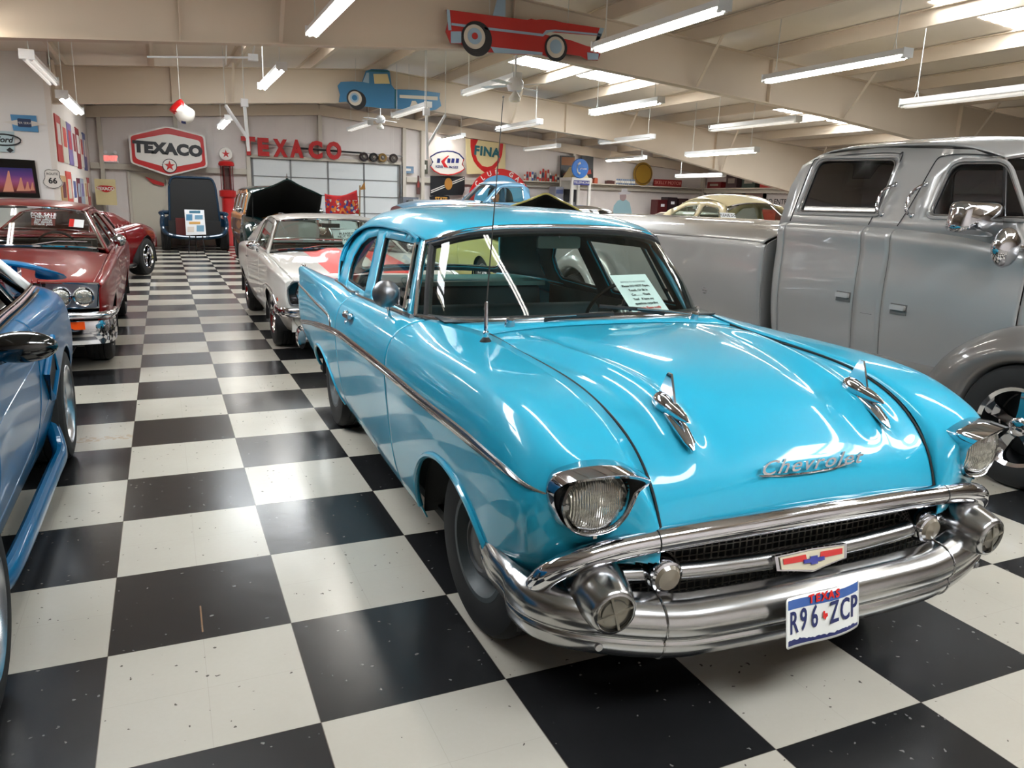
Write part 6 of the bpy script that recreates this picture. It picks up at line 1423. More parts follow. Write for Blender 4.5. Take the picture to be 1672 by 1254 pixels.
b = MB(); p = G[-1][25]; b.tube([p+np.array([0, 0, .0]), p+np.array([0, .05, .05]), p+np.array([0, .02, .12])], [.03, .02, .006], n=8); b.build('hood_ornament', CHROME, wy)
b = MB(); b.cyl((-.72, -.05, 1.02), (-.70, -.1, 1.62), .010, n=6); b.build('hood_prop', BLACK, wy)
b = MB(); b.box((0, .2, .85), (1.0, .9, .35)); b.build('engine', mat('engine_dark', (.12, .12, .13), rough=.5, metal=.4), wy, smooth=False)
# low dark blue car with tilted front, standing before the back wall
DB_ = paint('navy_paint', (.05, .16, .24), rough=.3)
hc = thing('dark_blue_sports_car', 'dark blue sports car with its whole front hood tipped upright below the hexagonal sign', 'car', (1.05, 20.4, 0), 0)
b = MB(); sh = roundpoly([(-.62, .72), (-.58, 1.72), (-.50, 1.93), (.50, 1.93), (.58, 1.72), (.66, .72), (.60, .50), (-.56, .50)], .10)
b.prism(sh, (0, .12, 0), (1, 0, 0), (0, 0, 1), .10); b.build('raised_hood', mat('hood_liner_black', (.035, .04, .045), rough=.6), hc, sharp=40)
b = MB(); b.tube(resample([(x, .02, z) for x, z in sh], .08), .030, closed=True, n=8); b.build('hood_rim', DB_, hc)
b = MB(); rg = loopcurve([(-.78, -.1, .92), (-.80, -.2, .62), (-.62, -.35, .42), (0, -.42, .36), (.62, -.35, .42), (.80, -.2, .62), (.78, -.1, .92), (.70, .1, 1.0), (-.70, .1, 1.0)], 60); b.tube(rg, .055, closed=True, n=10); b.build('front_frame', DB_, hc)
b = MB(); b.box((0, .15, .58), (1.3, .8, .44)); b.build('engine_bay', BLACK, hc, smooth=False)
b = MB(); b.box((-.3, -.26, .62), (.35, .1, .5)); b.box((.1, -.2, .5), (.3, .1, .3)); b.build('engine', mat('engine_red', (.30, .06, .05), rough=.5), hc, smooth=False)
b = MB(); b.box((0, .1, 1.55), (.14, .02, .05)); b.build('hood_badge', CHROME, hc, smooth=False)
for s in (-1, 1):
    wheel(hc, s*.74, .1, r=.32, w=.22, side=s, style='alloy', rimr=.2); wheel(hc, s*.74, 2.0, r=.32, w=.22, side=s, style='alloy', rimr=.2)
b = MB(); b.prism([(x, z) for x, z in ((-.84, .3), (.84, .3), (.86, .8), (.6, .92), (-.6, .92), (-.86, .8))], (0, 2.0, 0), (1, 0, 0), (0, 0, 1), 1.5); b.build('body', DB_, hc, sharp=40)
b = MB(); b.prism([(-.6, .9), (.6, .9), (.45, 1.16), (-.45, 1.16)], (0, 2.0, 0), (1, 0, 0), (0, 0, 1), 1.0); b.build('cabin', GLOSSBLACK, hc, sharp=40)
# light blue pickup, side on
LB = paint('light_blue_paint', (.42, .60, .72), rough=.3, metal=.15)
pk_ = thing('light_blue_pickup', 'light blue old pickup truck facing left in front of the round club sign', 'truck', (6.15, 15.95, 0), R(-90))
rows = [(-.7, [(.50, .60), (.55, .66), (.60, .84), (.62, 1.0), (.60, 1.18), (.52, 1.30), (.28, 1.36), (0, 1.38)]),
 (-.4, [(.62, .55), (.66, .64), (.70, .84), (.72, 1.02), (.70, 1.25), (.60, 1.42), (.32, 1.48), (0, 1.50)]),
 (.4, [(.76, .52), (.80, .62), (.82, .84), (.82, 1.05), (.78, 1.30), (.68, 1.47), (.36, 1.53), (0, 1.55)]),
 (1.2, [(.84, .50), (.88, .60), (.90, .84), (.90, 1.08), (.88, 1.34), (.82, 1.50), (.5, 1.55), (0, 1.57)]),
 (2.4, [(.84, .50), (.88, .60), (.90, .84), (.90, 1.08), (.88, 1.34), (.82, 1.50), (.5, 1.52), (0, 1.52)]),
 (2.5, [(.80, .55), (.84, .64), (.86, .84), (.86, 1.08), (.84, 1.32), (.78, 1.48), (.5, 1.50), (0, 1.50)])]
c = GCar(pk_, rows, LB, []); c.side('front_fender', -.7, 1.28); c.side('door', 1.29, 2.3); c.side('cab_corner', 2.31, 2.5); c.topp('hood', -.7, 1.15); c.face('grille_face', 0, STEEL); c.face('cab_back', 1)
outer = [(1.18, 1.50), (1.62, 1.93), (1.9, 2.0), (2.3, 1.99), (2.46, 1.88), (2.50, 1.50)]
greenhouse(pk_, LB, (1.10, 1.25, 1.56, 1.52, .76), [(1.52, 1.62, 1.96, 1.90, .62), (1.62, 1.7, 2.02, 1.96, .66), (2.0, 2.0, 2.06, 1.99, .67), (2.38, 2.36, 2.02, 1.95, .66)], (2.49, 2.47, 1.55, 1.52, .72), outer, [roundpoly([(1.40, 1.54), (1.72, 1.88), (2.28, 1.91), (2.30, 1.54)], .05)], .82, 1.50, .28, glass=GLASS_GREEN)
seats(pk_, (1.7,), 1.42, .7, BLACK)
for s in (-1, 1):
    wheel(pk_, s*.85, 0, r=.40, w=.22, side=s, style='disc'); wheel(pk_, s*.85, 3.0, r=.40, w=.22, side=s, style='disc'); ball_mirror(pk_, s*.9, 1.38, 1.50, s, r=.08)
for y0, y1, x in ((2.56, 4.6, .86),): b = MB(); b.box((0, (y0+y1)/2, .95), (1.72, y1-y0, .62)); b.build('bed', LB, pk_, smooth=False)
b = MB(); b.box((0, 1.9, .55), (1.2, 4.6, .2)); b.build('underbody', BLACK, pk_, smooth=False)
# cream 1940s sedan
CR = paint('cream_paint', (.88, .82, .66), rough=.3)
cs = thing('cream_sedan', 'cream rounded 1940s sedan with a white card in its windshield', 'car', (9.85, 6.9, 0), 0)
rows = std_rows(-.9, 3.9, .88, 1.02, 1.0, 1.22, .3)
c = std_body(cs, CR, rows, [(0, .42, .68), (2.85, .42, .64)], 1.15, 2.2)
outer = [(1.18, 1.20), (1.55, 1.62), (2.0, 1.70), (2.6, 1.66), (3.1, 1.50), (3.45, 1.22), (2.3, 1.18)]
hs = [roundpoly([(1.42, 1.25), (1.66, 1.56), (2.1, 1.60), (2.14, 1.25)], .07), roundpoly([(2.26, 1.25), (2.26, 1.60), (2.62, 1.57), (2.95, 1.42), (3.05, 1.25)], .05)]
greenhouse(cs, CR, (1.0, 1.22, 1.28, 1.23, .76), [(1.44, 1.60, 1.66, 1.58, .54), (1.65, 1.75, 1.75, 1.66, .60), (2.1, 2.1, 1.80, 1.70, .64), (2.7, 2.7, 1.75, 1.66, .62), (3.15, 3.05, 1.60, 1.50, .58)], (3.6, 3.4, 1.22, 1.20, .60), outer, hs, .84, 1.20, .46, glass=glassmat('cream_glass', (.62, .70, .68)))
for s in (-1, 1):
    wheel(cs, s*.78, 0, r=.35, w=.18, side=s, style='disc'); wheel(cs, s*.78, 2.85, r=.35, w=.18, side=s, style='disc'); headlamp(cs, s*.62, -.92, .86, .08)
seats(cs, (1.8,), 1.2, .6, BLACK); bumper(cs, xm([(.92, -.7, .5), (.8, -1.0, .5), (0, -1.08, .5)]), .03, .06)
ws_sheet('white card with black writing hanging in the cream sedan windshield', cs, (1180, 365), (1205, 366), (1176, 347), [('text_line', .5, .75, .07, 'PLEASE DO', INK), ('text_line', .5, .38, .08, 'Not Touch', INK)], 8.05, PAPER)
# yellow car with raised hood
YL = paint('pale_yellow_paint', (.84, .80, .50), rough=.3)
yc_ = thing('pale_yellow_car', 'pale yellow car with raised hood seen over and through the turquoise sedan roof', 'car', (6.02, 9.5, 0), 0)
rows = std_rows(-.9, 3.9, .92, .92, .95, .98)
c = std_body(yc_, YL, rows, [(0, .42, .66), (2.9, .42, .62)], 1.1, 2.3, hood=False)
G = hood_up(yc_, .80, .75, .98, 1.25, .07, YL, .66)
outer = [(1.15, .95), (1.75, 1.38), (2.0, 1.43), (2.8, 1.42), (3.2, 1.30), (3.6, .97), (2.3, .93)]
greenhouse(yc_, GLOSSBLACK, (.92, 1.15, 1.02, .97, .80), [(1.55, 1.75, 1.42, 1.37, .62), (1.8, 1.9, 1.48, 1.42, .65), (2.3, 2.3, 1.50, 1.43, .66), (2.9, 2.9, 1.47, 1.41, .64), (3.2, 3.1, 1.40, 1.33, .62)], (3.65, 3.4, .98, .96, .70), outer, [roundpoly([(1.38, .99), (1.85, 1.34), (2.9, 1.36), (3.1, .99)], .04)], .86, .95, .50)
b = MB(); b.box((0, 0, .78), (.6, .8, .3)); b.lathe([(0, .98), (.2, .98), (.2, .92)], n=24); b.build('engine', mat('engine_dark', (.12, .12, .13)), yc_, smooth=False)
for s in (-1, 1):
    wheel(yc_, s*.80, 0, r=.335, w=.19, side=s, style='rally'); wheel(yc_, s*.80, 2.9, r=.335, w=.19, side=s, style='rally'); headlamp(yc_, s*.72, -.93, .72, .085)
bumper(yc_, xm([(.96, -.65, .5), (.9, -.95, .5), (0, -1.03, .5)]), .03, .06)
# black hardtop further back and a pale convertible
bk = thing('black_hardtop_car', 'black roofed dark car behind the pale yellow raised hood', 'car', (7.95, 9.35, 0), 0)
c = std_body(bk, GLOSSBLACK, std_rows(-.9, 3.9, .92, .92, .95, .98), [(0, .42, .66), (2.9, .42, .62)], 1.1, 2.3)
greenhouse(bk, GLOSSBLACK, (.92, 1.15, 1.02, .97, .80), [(1.55, 1.75, 1.44, 1.39, .62), (1.8, 1.9, 1.49, 1.44, .65), (2.3, 2.3, 1.52, 1.45, .66), (2.9, 2.9, 1.49, 1.43, .64), (3.2, 3.1, 1.42, 1.35, .62)], (3.65, 3.4, .98, .96, .70), outer, [roundpoly([(1.38, .99), (1.85, 1.34), (2.9, 1.36), (3.1, .99)], .04)], .86, .95, .50, glass=GLASS_DARK)
for s in (-1, 1): wheel(bk, s*.80, 0, r=.335, w=.19, side=s, style='rally'); wheel(bk, s*.80, 2.9, r=.335, w=.19, side=s, style='rally')
pc = thing('pale_beige_car', 'pale beige low roofed car between the person cutout and the cream sedan', 'car', (12.35, 11.0, 0), R(3))
PB = paint('pale_beige_paint', (.80, .74, .68), rough=.35)
c = std_body(pc, PB, std_rows(-.9, 3.9, .95, .95, .98, 1.0), [(0, .42, .66), (2.9, .42, .62)], 1.1, 2.3)
greenhouse(pc, PB, (.92, 1.15, 1.02, .97, .80), [(1.55, 1.75, 1.40, 1.35, .68), (1.8, 1.9, 1.43, 1.38, .71), (2.3, 2.3, 1.45, 1.39, .72), (2.9, 2.9, 1.43, 1.38, .70), (3.2, 3.1, 1.38, 1.31, .68)], (3.65, 3.4, .98, .96, .74), outer, [roundpoly([(1.38, .99), (1.85, 1.34), (2.9, 1.36), (3.1, .99)], .04)], .89, .95, .48, glass=GLASS_DARK)
for s in (-1, 1): wheel(pc, s*.80, 0, r=.335, w=.19, side=s, style='rally'); wheel(pc, s*.80, 2.9, r=.335, w=.19, side=s, style='rally')
# ------------------------------------------------------------------ signs, cutouts and shelf goods
def pxz(pts, Y): return [tuple(at_y(x, y, Y)[[0, 2]]) for x, y in pts]
def flat(name, poly, Y, d, m, parent, off=0., smooth=False):
    # poly in world (x,z) relative to the parent's origin
    o = parent.location; b = MB(); b.prism([(x-o[0], z-o[2]) for x, z in poly], (0, Y-off-o[1], 0), (1, 0, 0), (0, 0, 1), d); return b.build(name, m, parent, smooth=smooth)
def disc(cx, cz, r, n=32, sy=1.0, a0=0, a1=2*PI): return [(cx+r*math.cos(a), cz+r*sy*math.sin(a)) for a in np.linspace(a0, a1, n, endpoint=abs(a1-a0-2*PI) > 1e-6)]
def star(cx, cz, r, rot=PI/2): return [(cx+(r if k % 2 == 0 else r*.382)*math.cos(rot+k*PI/5), cz+(r if k % 2 == 0 else r*.382)*math.sin(rot+k*PI/5)) for k in range(10)]
def txt(name, s, size, x, y, z, m, parent, rz=0., **k):
    o = parent.location; c_ = math.cos(rz); s_ = math.sin(rz)
    return textobj(name, s, size, (x-o[0], y-o[1], z-o[2]), (c_, 0, s_), (-s_, 0, c_), m, parent, **k)
def scalepoly(P, k):
    P = np.array(P); c = P.mean(0); return [tuple(q) for q in c+(P-c)*np.array(k)]
SIGNW = mat('sign_white', (.88, .86, .83), rough=.35); SIGNB = mat('sign_black', (.06, .07, .09), rough=.4); NAVY = mat('sign_navy', (.10, .13, .40), rough=.4); CREAM = mat('sign_cream', (.84, .77, .58), rough=.45); TEAL = mat('sign_teal', (.10, .36, .40), rough=.4); SKYB = mat('sign_sky_blue', (.36, .62, .78), rough=.4)
# hexagonal sign
Y = 22.55; hexo = pxz([(210, 221), (272.6, 206), (334, 222), (339, 272.6), (276, 287.7), (213.6, 266.5)], Y); cx_, cz_ = np.mean(hexo, 0)
t = thing('hexagonal_sign', 'large hexagonal red and white sign with black lettering on the back wall', 'sign', (cx_, Y, cz_))
flat('sign_case', roundpoly(hexo, .08), Y, .12, SIGNW, t); flat('red_border', roundpoly(scalepoly(hexo, (.95, .935)), .08), Y, .01, REDPAINT, t, .12); flat('white_field', roundpoly(scalepoly(hexo, (.865, .68)), .10), Y, .01, SIGNW, t, .13)
txt('lettering', 'TEXACO', .40, cx_, Y-.142, cz_+.03, SIGNB, t, rz=R(-1.5), depth=.01, bold=.028, sx=1.08, spacing=1.06)
sx_, sz_ = at_y(277, 271, Y)[[0, 2]]; flat('star_roundel', disc(sx_, sz_, .185), Y, .012, SIGNW, t, .142)
b = MB(); b.tube([(x-cx_, -.156, z-cz_) for x, z in disc(sx_, sz_, .185)], .010, closed=True, n=6); b.build('roundel_ring', SIGNB, t); flat('star', star(sx_, sz_, .15), Y, .012, REDPAINT, t, .155)
b = MB(); b.box((-.5, .2, 0), (.06, .42, .06)); b.box((.5, .2, 0), (.06, .42, .06)); b.build('wall_bracket', STEEL, t, smooth=False)
# red wall letters
for ch_, x0, x1, yb, yt in (('T', 394, 417, 258, 232), ('E', 420, 438, 258.5, 233), ('X', 446, 469, 259.5, 235), ('A', 473, 495, 261.5, 236.5), ('C', 503, 526, 262.5, 238), ('O', 532, 557, 264.5, 240)):
    A = at_y(x0, yb, 22.8); B_ = at_y(x1, yt, 22.8); w_ = B_[0]-A[0]; h_ = B_[2]-A[2]
    o = textobj('wall_letter', ch_, h_/.70, (0, 0, 0), (1, 0, 0), (0, 0, 1), mat('letter_red', (.72, .10, .10), rough=.5), None, depth=.08, bold=.035, sx=.92)
    o.location = ((A[0]+B_[0])/2, 22.74, 2.67+h_/2+.01); ex_ = max(v.co.x for v in o.data.vertices)-min(v.co.x for v in o.data.vertices); o.scale = (w_/ex_*.96, 1, 1)
    tag(o, 'red wall letter %s standing on the ledge above the roller door' % ch_, 'letter')
for k, (px, colr, nm) in enumerate(((594, (.16, .10, .12), 'leftmost'), (610, (.10, .10, .11), 'second from left'), (624.5, (.55, .42, .20), 'tan coloured'), (642.5, (.22, .18, .17), 'rightmost'))):
    P = at_y(px, 262, 22.72); t = thing('old_wheel', 'old car wheel on the ledge over the roller door, %s of four' % nm, 'wheel', (P[0], 22.72, 2.67+.14), 0, 'old wheels on the door ledge')
    b = MB(); b.lathe([(.08, -.05), (.12, -.07), (.14, -.04), (.14, .04), (.12, .07), (.08, .05)], axis=(0, 1, 0), n=32); b.build('tire', mat('wheel_col_%d' % k, colr, rough=.6), t)
    b = MB(); b.lathe([(.08, .0), (.08, -.04), (.05, -.02), (.03, -.05), (0, -.055)], axis=(0, 1, 0), n=24); b.build('hub', mat('hub_dull', (.5, .47, .44), rough=.4, metal=.6), t)
# visible-glass petrol pump
P = at_z(370, 400, 0); px_ = at_y(369, 260, 22.68)[0]
t = thing('petrol_pump', 'tall red visible glass petrol pump with a white star globe', 'petrol pump', (px_, 22.68, 0))
b = MB(); b.lathe([(0, 0), (.22, 0), (.22, .08), (.20, .12), (.18, 1.4), (.24, 1.45), (.24, 1.62), (.10, 1.66), (0, 1.66)], n=28); b.build('body', REDPAINT, t)
b = MB(); b.lathe([(.13, 1.62), (.13, 2.34)], n=24); b.build('glass_cylinder', glassmat('pump_glass', (.6, .5, .5)), t)
for k in range(6): b = MB(); b.cyl((.17*math.cos(k*PI/3), .17*math.sin(k*PI/3), 1.6), (.17*math.cos(k*PI/3), .17*math.sin(k*PI/3), 2.36), .012, n=6); b.build('guard_rod', mat('dark_red_rod', (.45, .10, .10)), t)
b = MB(); b.lathe([(0, 2.34), (.22, 2.34), (.23, 2.40), (.20, 2.46), (.06, 2.50), (0, 2.50)], n=28); b.build('cap', REDPAINT, t)
b = MB(); b.lathe([(0, -.06), (.18, -.055), (.20, 0), (.18, .055), (0, .06)], c=(0, 0, 2.68), axis=(0, 1, 0), n=32); b.build('globe', SIGNW, t)
b = MB(); b.prism(star(0, 2.68, .12), (0, -.062, 0), (1, 0, 0), (0, 0, 1), .004); b.build('globe_star', REDPAINT, t, smooth=False)
# exit sign
P = at_y(181, 259, 22.85); t = thing('exit_sign', 'small lit red exit sign over the cream door', 'exit sign', tuple(P)); b = MB(); b.box((0, 0, 0), (.36, .10, .22)); b.build('case', FIXW, t, smooth=False)
textobj('lettering', 'EXIT', .17, (0, -.056, 0), (1, 0, 0), (0, 0, 1), emitmat('exit_red', (1, .15, .08), 1.6), t, depth=.006, bold=.006)
for s in (-1, 1): b = MB(); b.lathe([(0, .03), (.045, .02), (.05, -.03), (0, -.035)], c=(s*.12, -.03, .18), axis=(0, 1, .2), n=16); b.build('emergency_lamp', FIXW, t)
# shield sign on cream board
Y = 22.3; A = at_y(143, 334, Y); A[0] = max(A[0], XP+.12); B_ = at_y(188, 293, Y); t = thing('shield_board', 'cream board with a red curved shield standing on a post', 'sign', ((A[0]+B_[0])/2, Y, 0))
w_ = B_[0]-A[0]; zc_ = (A[2]+B_[2])/2; h_ = B_[2]-A[2]; b = MB(); b.box((0, 0, zc_), (w_, .03, h_)); b.build('board', CREAM, t, smooth=False)
b = MB(); b.box((0, .04, zc_/2), (.06, .04, zc_)); b.box((0, .04, .01), (.3, .3, .02)); b.build('post', STEEL, t, smooth=False)
shd = curve([(-.42, .06), (-.30, .15), (0, .17), (.30, .15), (.42, .06), (.30, -.03), (0, -.16), (-.30, -.03), (-.42, .06)], 40); k_ = w_*.9/.84
b = MB(); b.prism([(x*k_, z*k_) for x, z in shd[:-1]], (0, -.016, zc_+.08), (1, 0, 0), (0, 0, 1), .01); b.build('shield', REDPAINT, t, smooth=False)
textobj('lettering', 'TEXACO', .12, (0, -.028, zc_+.09), (1, 0, 0), (0, 0, 1), SIGNW, t, depth=.004, bold=.006, sx=.9).name = 'lettering'
# partition wall posters
Yp = YP-.01
def poster(name, label, cat, pts, Y, m, fr=None, d=.02):
    P = pxz(pts, Y); c_ = np.mean(P, 0); t = thing(name, label, cat, (c_[0], Y, c_[1])); flat('panel', P, Y, d, m, t); return t, P, c_
t, P, c_ = poster('blue_poster', 'blue poster with a white winged badge high on the white wall', 'poster', [(17, 187), (59, 189), (63, 216), (22, 213)], Yp, mat('poster_blue', (.30, .55, .74)))
b = MB(); b.prism([(-.34, 0), (-.12, .05), (.12, .05), (.34, 0), (.12, -.05), (-.12, -.05)], (0, -.022, 0), (1, 0, 0), (0, 0, 1), .003); b.build('winged_badge', SIGNW, t, smooth=False)
b = MB(); b.prism(roundpoly([(-.11, -.07), (.11, -.07), (.11, .08), (-.11, .08)], .02), (0, -.026, 0), (1, 0, 0), (0, 0, 1), .003); b.build('badge_center', mat('badge_dark', (.12, .2, .35)), t, smooth=False)
textobj('lettering', 'SUPER SERVICE', .055, (0, -.031, 0), (1, 0, 0), (0, 0, 1), SIGNW, t, depth=.002)
t, P, c_ = poster('pale_poster', 'pale blue poster with a black oval badge at the left picture edge', 'poster', [(-14, 213), (23, 215), (24, 249), (-14, 247)], Yp, mat('poster_pale', (.72, .80, .82)))
b = MB(); b.tube([(.02+.27*math.cos(a), -.024, .03+.10*math.sin(a)) for a in np.linspace(0, 2*PI, 30, endpoint=False)], .014, closed=True, n=6); b.build('oval_ring', SIGNB, t)
textobj('lettering', 'Ford', .14, (.02, -.025, .03), (1, 0, 0), (0, 0, 1), SIGNB, t, depth=.003, shear=.3, bold=.004)
b = MB(); b.prism([(.10, -.2), (.16, -.15), (.10, -.10), (.04, -.15)], (0, -.022, 0), (1, 0, 0), (0, 0, 1), .003); b.build('small_mark', SIGNB, t, smooth=False)
t, P, c_ = poster('desert_picture', 'dark framed picture of pale tents under a purple sky on the white wall', 'picture', [(-12, 258), (57, 262), (66, 323), (-12, 321)], Yp, GLOSSBLACK, d=.04)
mp, ntp, bp_ = newmat('sunset_print'); N = ntp.nodes.new; tcp = N('ShaderNodeTexCoord'); spn = N('ShaderNodeSeparateXYZ'); rp = N('ShaderNodeValToRGB'); ntp.links.new(tcp.outputs['Generated'], spn.inputs[0]); ntp.links.new(spn.outputs[2], rp.inputs[0]); ntp.links.new(rp.outputs[0], bp_.inputs['Base Color']); bp_.inputs['Roughness'].default_value = .3
el = rp.color_ramp.elements; el[0].position = 0; el[0].color = srgb((.22, .08, .10)); el[1].position = 1; el[1].color = srgb((.16, .16, .42)); e1 = el.new(.2); e1.color = srgb((.55, .22, .22)); e2 = el.new(.45); e2.color = srgb((.62, .32, .50)); e3 = el.new(.7); e3.color = srgb((.38, .22, .50))
flat('print', pxz([(-6, 273), (52, 275), (59, 316), (-6, 314)], Yp-.04), Yp-.04, .003, mp, t)
for x, y, r_, h_ in ((14, 313, 9, 34), (34, 312, 7, 22), (45, 312, 5, 15), (53, 311, 4, 13)):
    flat('tent_shape', pxz([(x-r_, y), (x-r_*.45, y-h_*.55), (x-1, y-h_), (x+1, y-h_), (x+r_*.5, y-h_*.5), (x+r_, y)], Yp-.045), Yp-.045, .003, mat('tent_salmon', (.82, .55, .45)), t)
A = at_y(86, 292, Yp); t = thing('route_shield_sign', 'small white shield sign reading 66 on the white wall', 'sign', tuple(A)); t.scale = (.68, 1, .68)
sh_ = curve([(-.16, .24), (-.1, .27), (0, .25), (.1, .27), (.16, .24), (.20, .18), (.19, .05), (.25, -.08), (.20, -.2), (0, -.28), (-.20, -.2), (-.25, -.08), (-.19, .05), (-.20, .18), (-.16, .24)], 60)
b = MB(); b.prism([tuple(p) for p in sh_[:-1]], (0, .0, 0), (1, 0, 0), (0, 0, 1), .012); b.build('plate', SIGNW, t, smooth=False)
b = MB(); b.tube([(x*.93, -.014, z*.93) for x, z in sh_[:-1]], .007, closed=True, n=5); b.build('outline', SIGNB, t)
textobj('number', '66', .22, (0, -.016, -.06), (1, 0, 0), (0, 0, 1), SIGNB, t, depth=.004, bold=.006); textobj('lettering', 'ROUTE', .09, (0, -.016, .13), (1, 0, 0), (0, 0, 1), SIGNB, t, depth=.003)
# posters on the side wall, each one a narrow thing seen edge on
rs = random.Random(11)
cols = [(.70, .20, .18), (.80, .78, .72), (.45, .40, .60), (.82, .80, .78), (.55, .16, .18), (.86, .84, .80), (.30, .34, .55), (.74, .60, .42), (.80, .30, .26), (.88, .86, .84), (.38, .12, .2), (.60, .64, .70), (.84, .80, .74), (.66, .22, .26)]
cn = ['brick red', 'off white', 'lilac', 'plain white', 'dark red', 'ivory', 'dusk blue', 'tan', 'bright red', 'clean white', 'wine red', 'grey blue', 'parchment', 'rose red']
k = 0
for row_, (z0, z1) in enumerate(((2.0, 3.0), (1.0, 1.9))):
    y = 15.15
    for j in range(7):
        w_ = .75+.25*rs.random(); t = thing('side_wall_poster', '%s poster pinned %s on the side wall of posters' % (cn[k], 'high' if row_ == 0 else 'low'), 'poster', (XP+.012, y+w_/2, (z0+z1)/2), 0, 'posters on the side wall')
        hh = (z1-z0)*(.75+.25*rs.random()); b = MB(); b.box((0, 0, 0), (.02, w_, hh)); b.build('sheet', mat('poster_col_%d' % k, cols[k]), t, smooth=False)
        b = MB(); b.box((.012, 0, hh*.1), (.004, w_*.6, hh*.45)); b.build('printed_image', mat('poster_img_%d' % k, cols[(k*5+3) % 14]), t, smooth=False); y += w_+.12; k += 1
# hanging cap shaped flag bundle
A = at_y(298, 183, 13.0); t = thing('hanging_flag_bundle', 'puffy red white and blue hanging decoration above the hexagonal sign', 'decoration', tuple(A))
P = [(-.21, .04), (-.03, .22), (.06, .13), (.20, .03), (.17, -.13), (.05, -.20), (-.06, -.17), (-.14, -.05)]
b = MB(); G = []; ring = loopcurve([(x, 0, z) for x, z in P], 32)
for sc, dy in ((0.02, -.10), (.5, -.09), (.8, -.06), (1, 0), (.8, .06), (.5, .09), (.02, .10)): G.append([(p[0]*sc, dy, p[2]*sc) for p in ring])
V, F = ring_surface(G); cc = np.array(V)[np.array(F)].mean(1); mi_x = [(0 if (c[2]-c[0] > .09) else (2 if (c[2]+.9*abs(c[0]) < -.13 or c[0] < -.12) else 1)) for c in cc]
mk('cushion', V, F, [REDPAINT, SIGNW, mat('flag_blue', (.15, .22, .50))], t, mi=mi_x)
b = MB(); b.cyl((-.03, 0, .2), (-.03, 0, zroof(A[0])-A[2]), .004, n=5); b.build('string', CORD, t)
# oval sign with bars
Y = 22.72; def_o = [(350, 470), (430, 420), (500, 398), (580, 390), (660, 398), (740, 430), (805, 500), (782, 570), (818, 632), (760, 672), (680, 705), (590, 718), (480, 703), (400, 660), (352, 600), (382, 540)]
ov = pxz([(660+x/8.36, 200+y/8.36) for x, y in def_o], Y); c_ = np.mean(ov, 0); t = thing('oval_sign', 'white oval sign with red chevron and slanted blue bars', 'sign', (c_[0], Y, c_[1]))
flat('panel', ov, Y, .06, SIGNW, t); n_ = len(ov)
for dx in (-.3, .3): b = MB(); b.box((dx, .14, .1), (.05, .28, .05)); b.build('wall_bracket', STEEL, t, smooth=False)
b = MB(); b.tube([(x-c_[0], -.065, z-c_[1]) for x, z in [ov[i] for i in (14, 15, 0, 1, 2, 3, 4, 5, 6)]], .022, n=6); b.build('blue_rim', NAVY, t)
b = MB(); b.tube([(x-c_[0], -.065, z-c_[1]) for x, z in [ov[i] for i in (6, 7, 8, 9, 10, 11, 12, 13, 14)]], .022, n=6); b.build('red_rim', REDPAINT, t)
for a0, a1 in ((445, 485), (585, 625), (640, 680), (700, 742)):
    flat('blue_bar', pxz([(660+a0/8.36, 200+552/8.36), (660+a1/8.36, 200+554/8.36), (660+(a1+8)/8.36, 200+492/8.36), (660+(a0+8)/8.36, 200+488/8.36)], Y-.06), Y-.06, .01, NAVY, t)
flat('red_chevron', pxz([(660+x/8.36, 200+y/8.36) for x, y in ((600, 450), (545, 490), (502, 530), (545, 612), (600, 616), (548, 540), (565, 510), (612, 455))], Y-.06), Y-.06, .012, REDPAINT, t)
A = at_y(660+470/8.36, 200+605/8.36, Y); txt('lettering', 'KERR', .11, A[0], Y-.066, A[2], NAVY, t, depth=.006, bold=.003); A = at_y(660+665/8.36, 200+612/8.36, Y); txt('lettering', 'McGEE', .11, A[0], Y-.066, A[2], NAVY, t, depth=.006, bold=.003)
# shield sign with teal letters
Y = 22.80; sq = pxz([(760, 226), (824.5, 235), (824, 283.7), (761.7, 284.3)], Y); c_ = np.mean(sq, 0); t = thing('square_sign', 'square cream sign with red shield outline and teal lettering', 'sign', (c_[0], Y, c_[1])); flat('panel', sq, Y, .05, CREAM, t)
def z8(L_): return [(660+x/8.36, 200+y/8.36) for x, y in L_]
outl = z8([(905, 228), (905, 330), (920, 440), (950, 530), (1000, 600), (1060, 655), (1120, 692)]); outr = z8([(1170, 692), (1230, 640), (1290, 560), (1335, 440), (1350, 290)])
inl = z8([(1010, 232), (965, 330), (970, 430), (1000, 520), (1060, 590), (1135, 610)]); inr = z8([(1200, 590), (1270, 520), (1300, 420), (1300, 285)])
poly = pxz(outl+outr+inr[::-1]+inl[::-1], Y-.05); flat('shield_outline', poly, Y-.05, .012, REDPAINT, t)
A = at_y(660+1120/8.36, 200+405/8.36, Y); txt('lettering', 'FINA', .40, A[0], Y-.066, A[2], TEAL, t, rz=R(-3.5), depth=.01, bold=.018, sx=1.0, spacing=1.12)
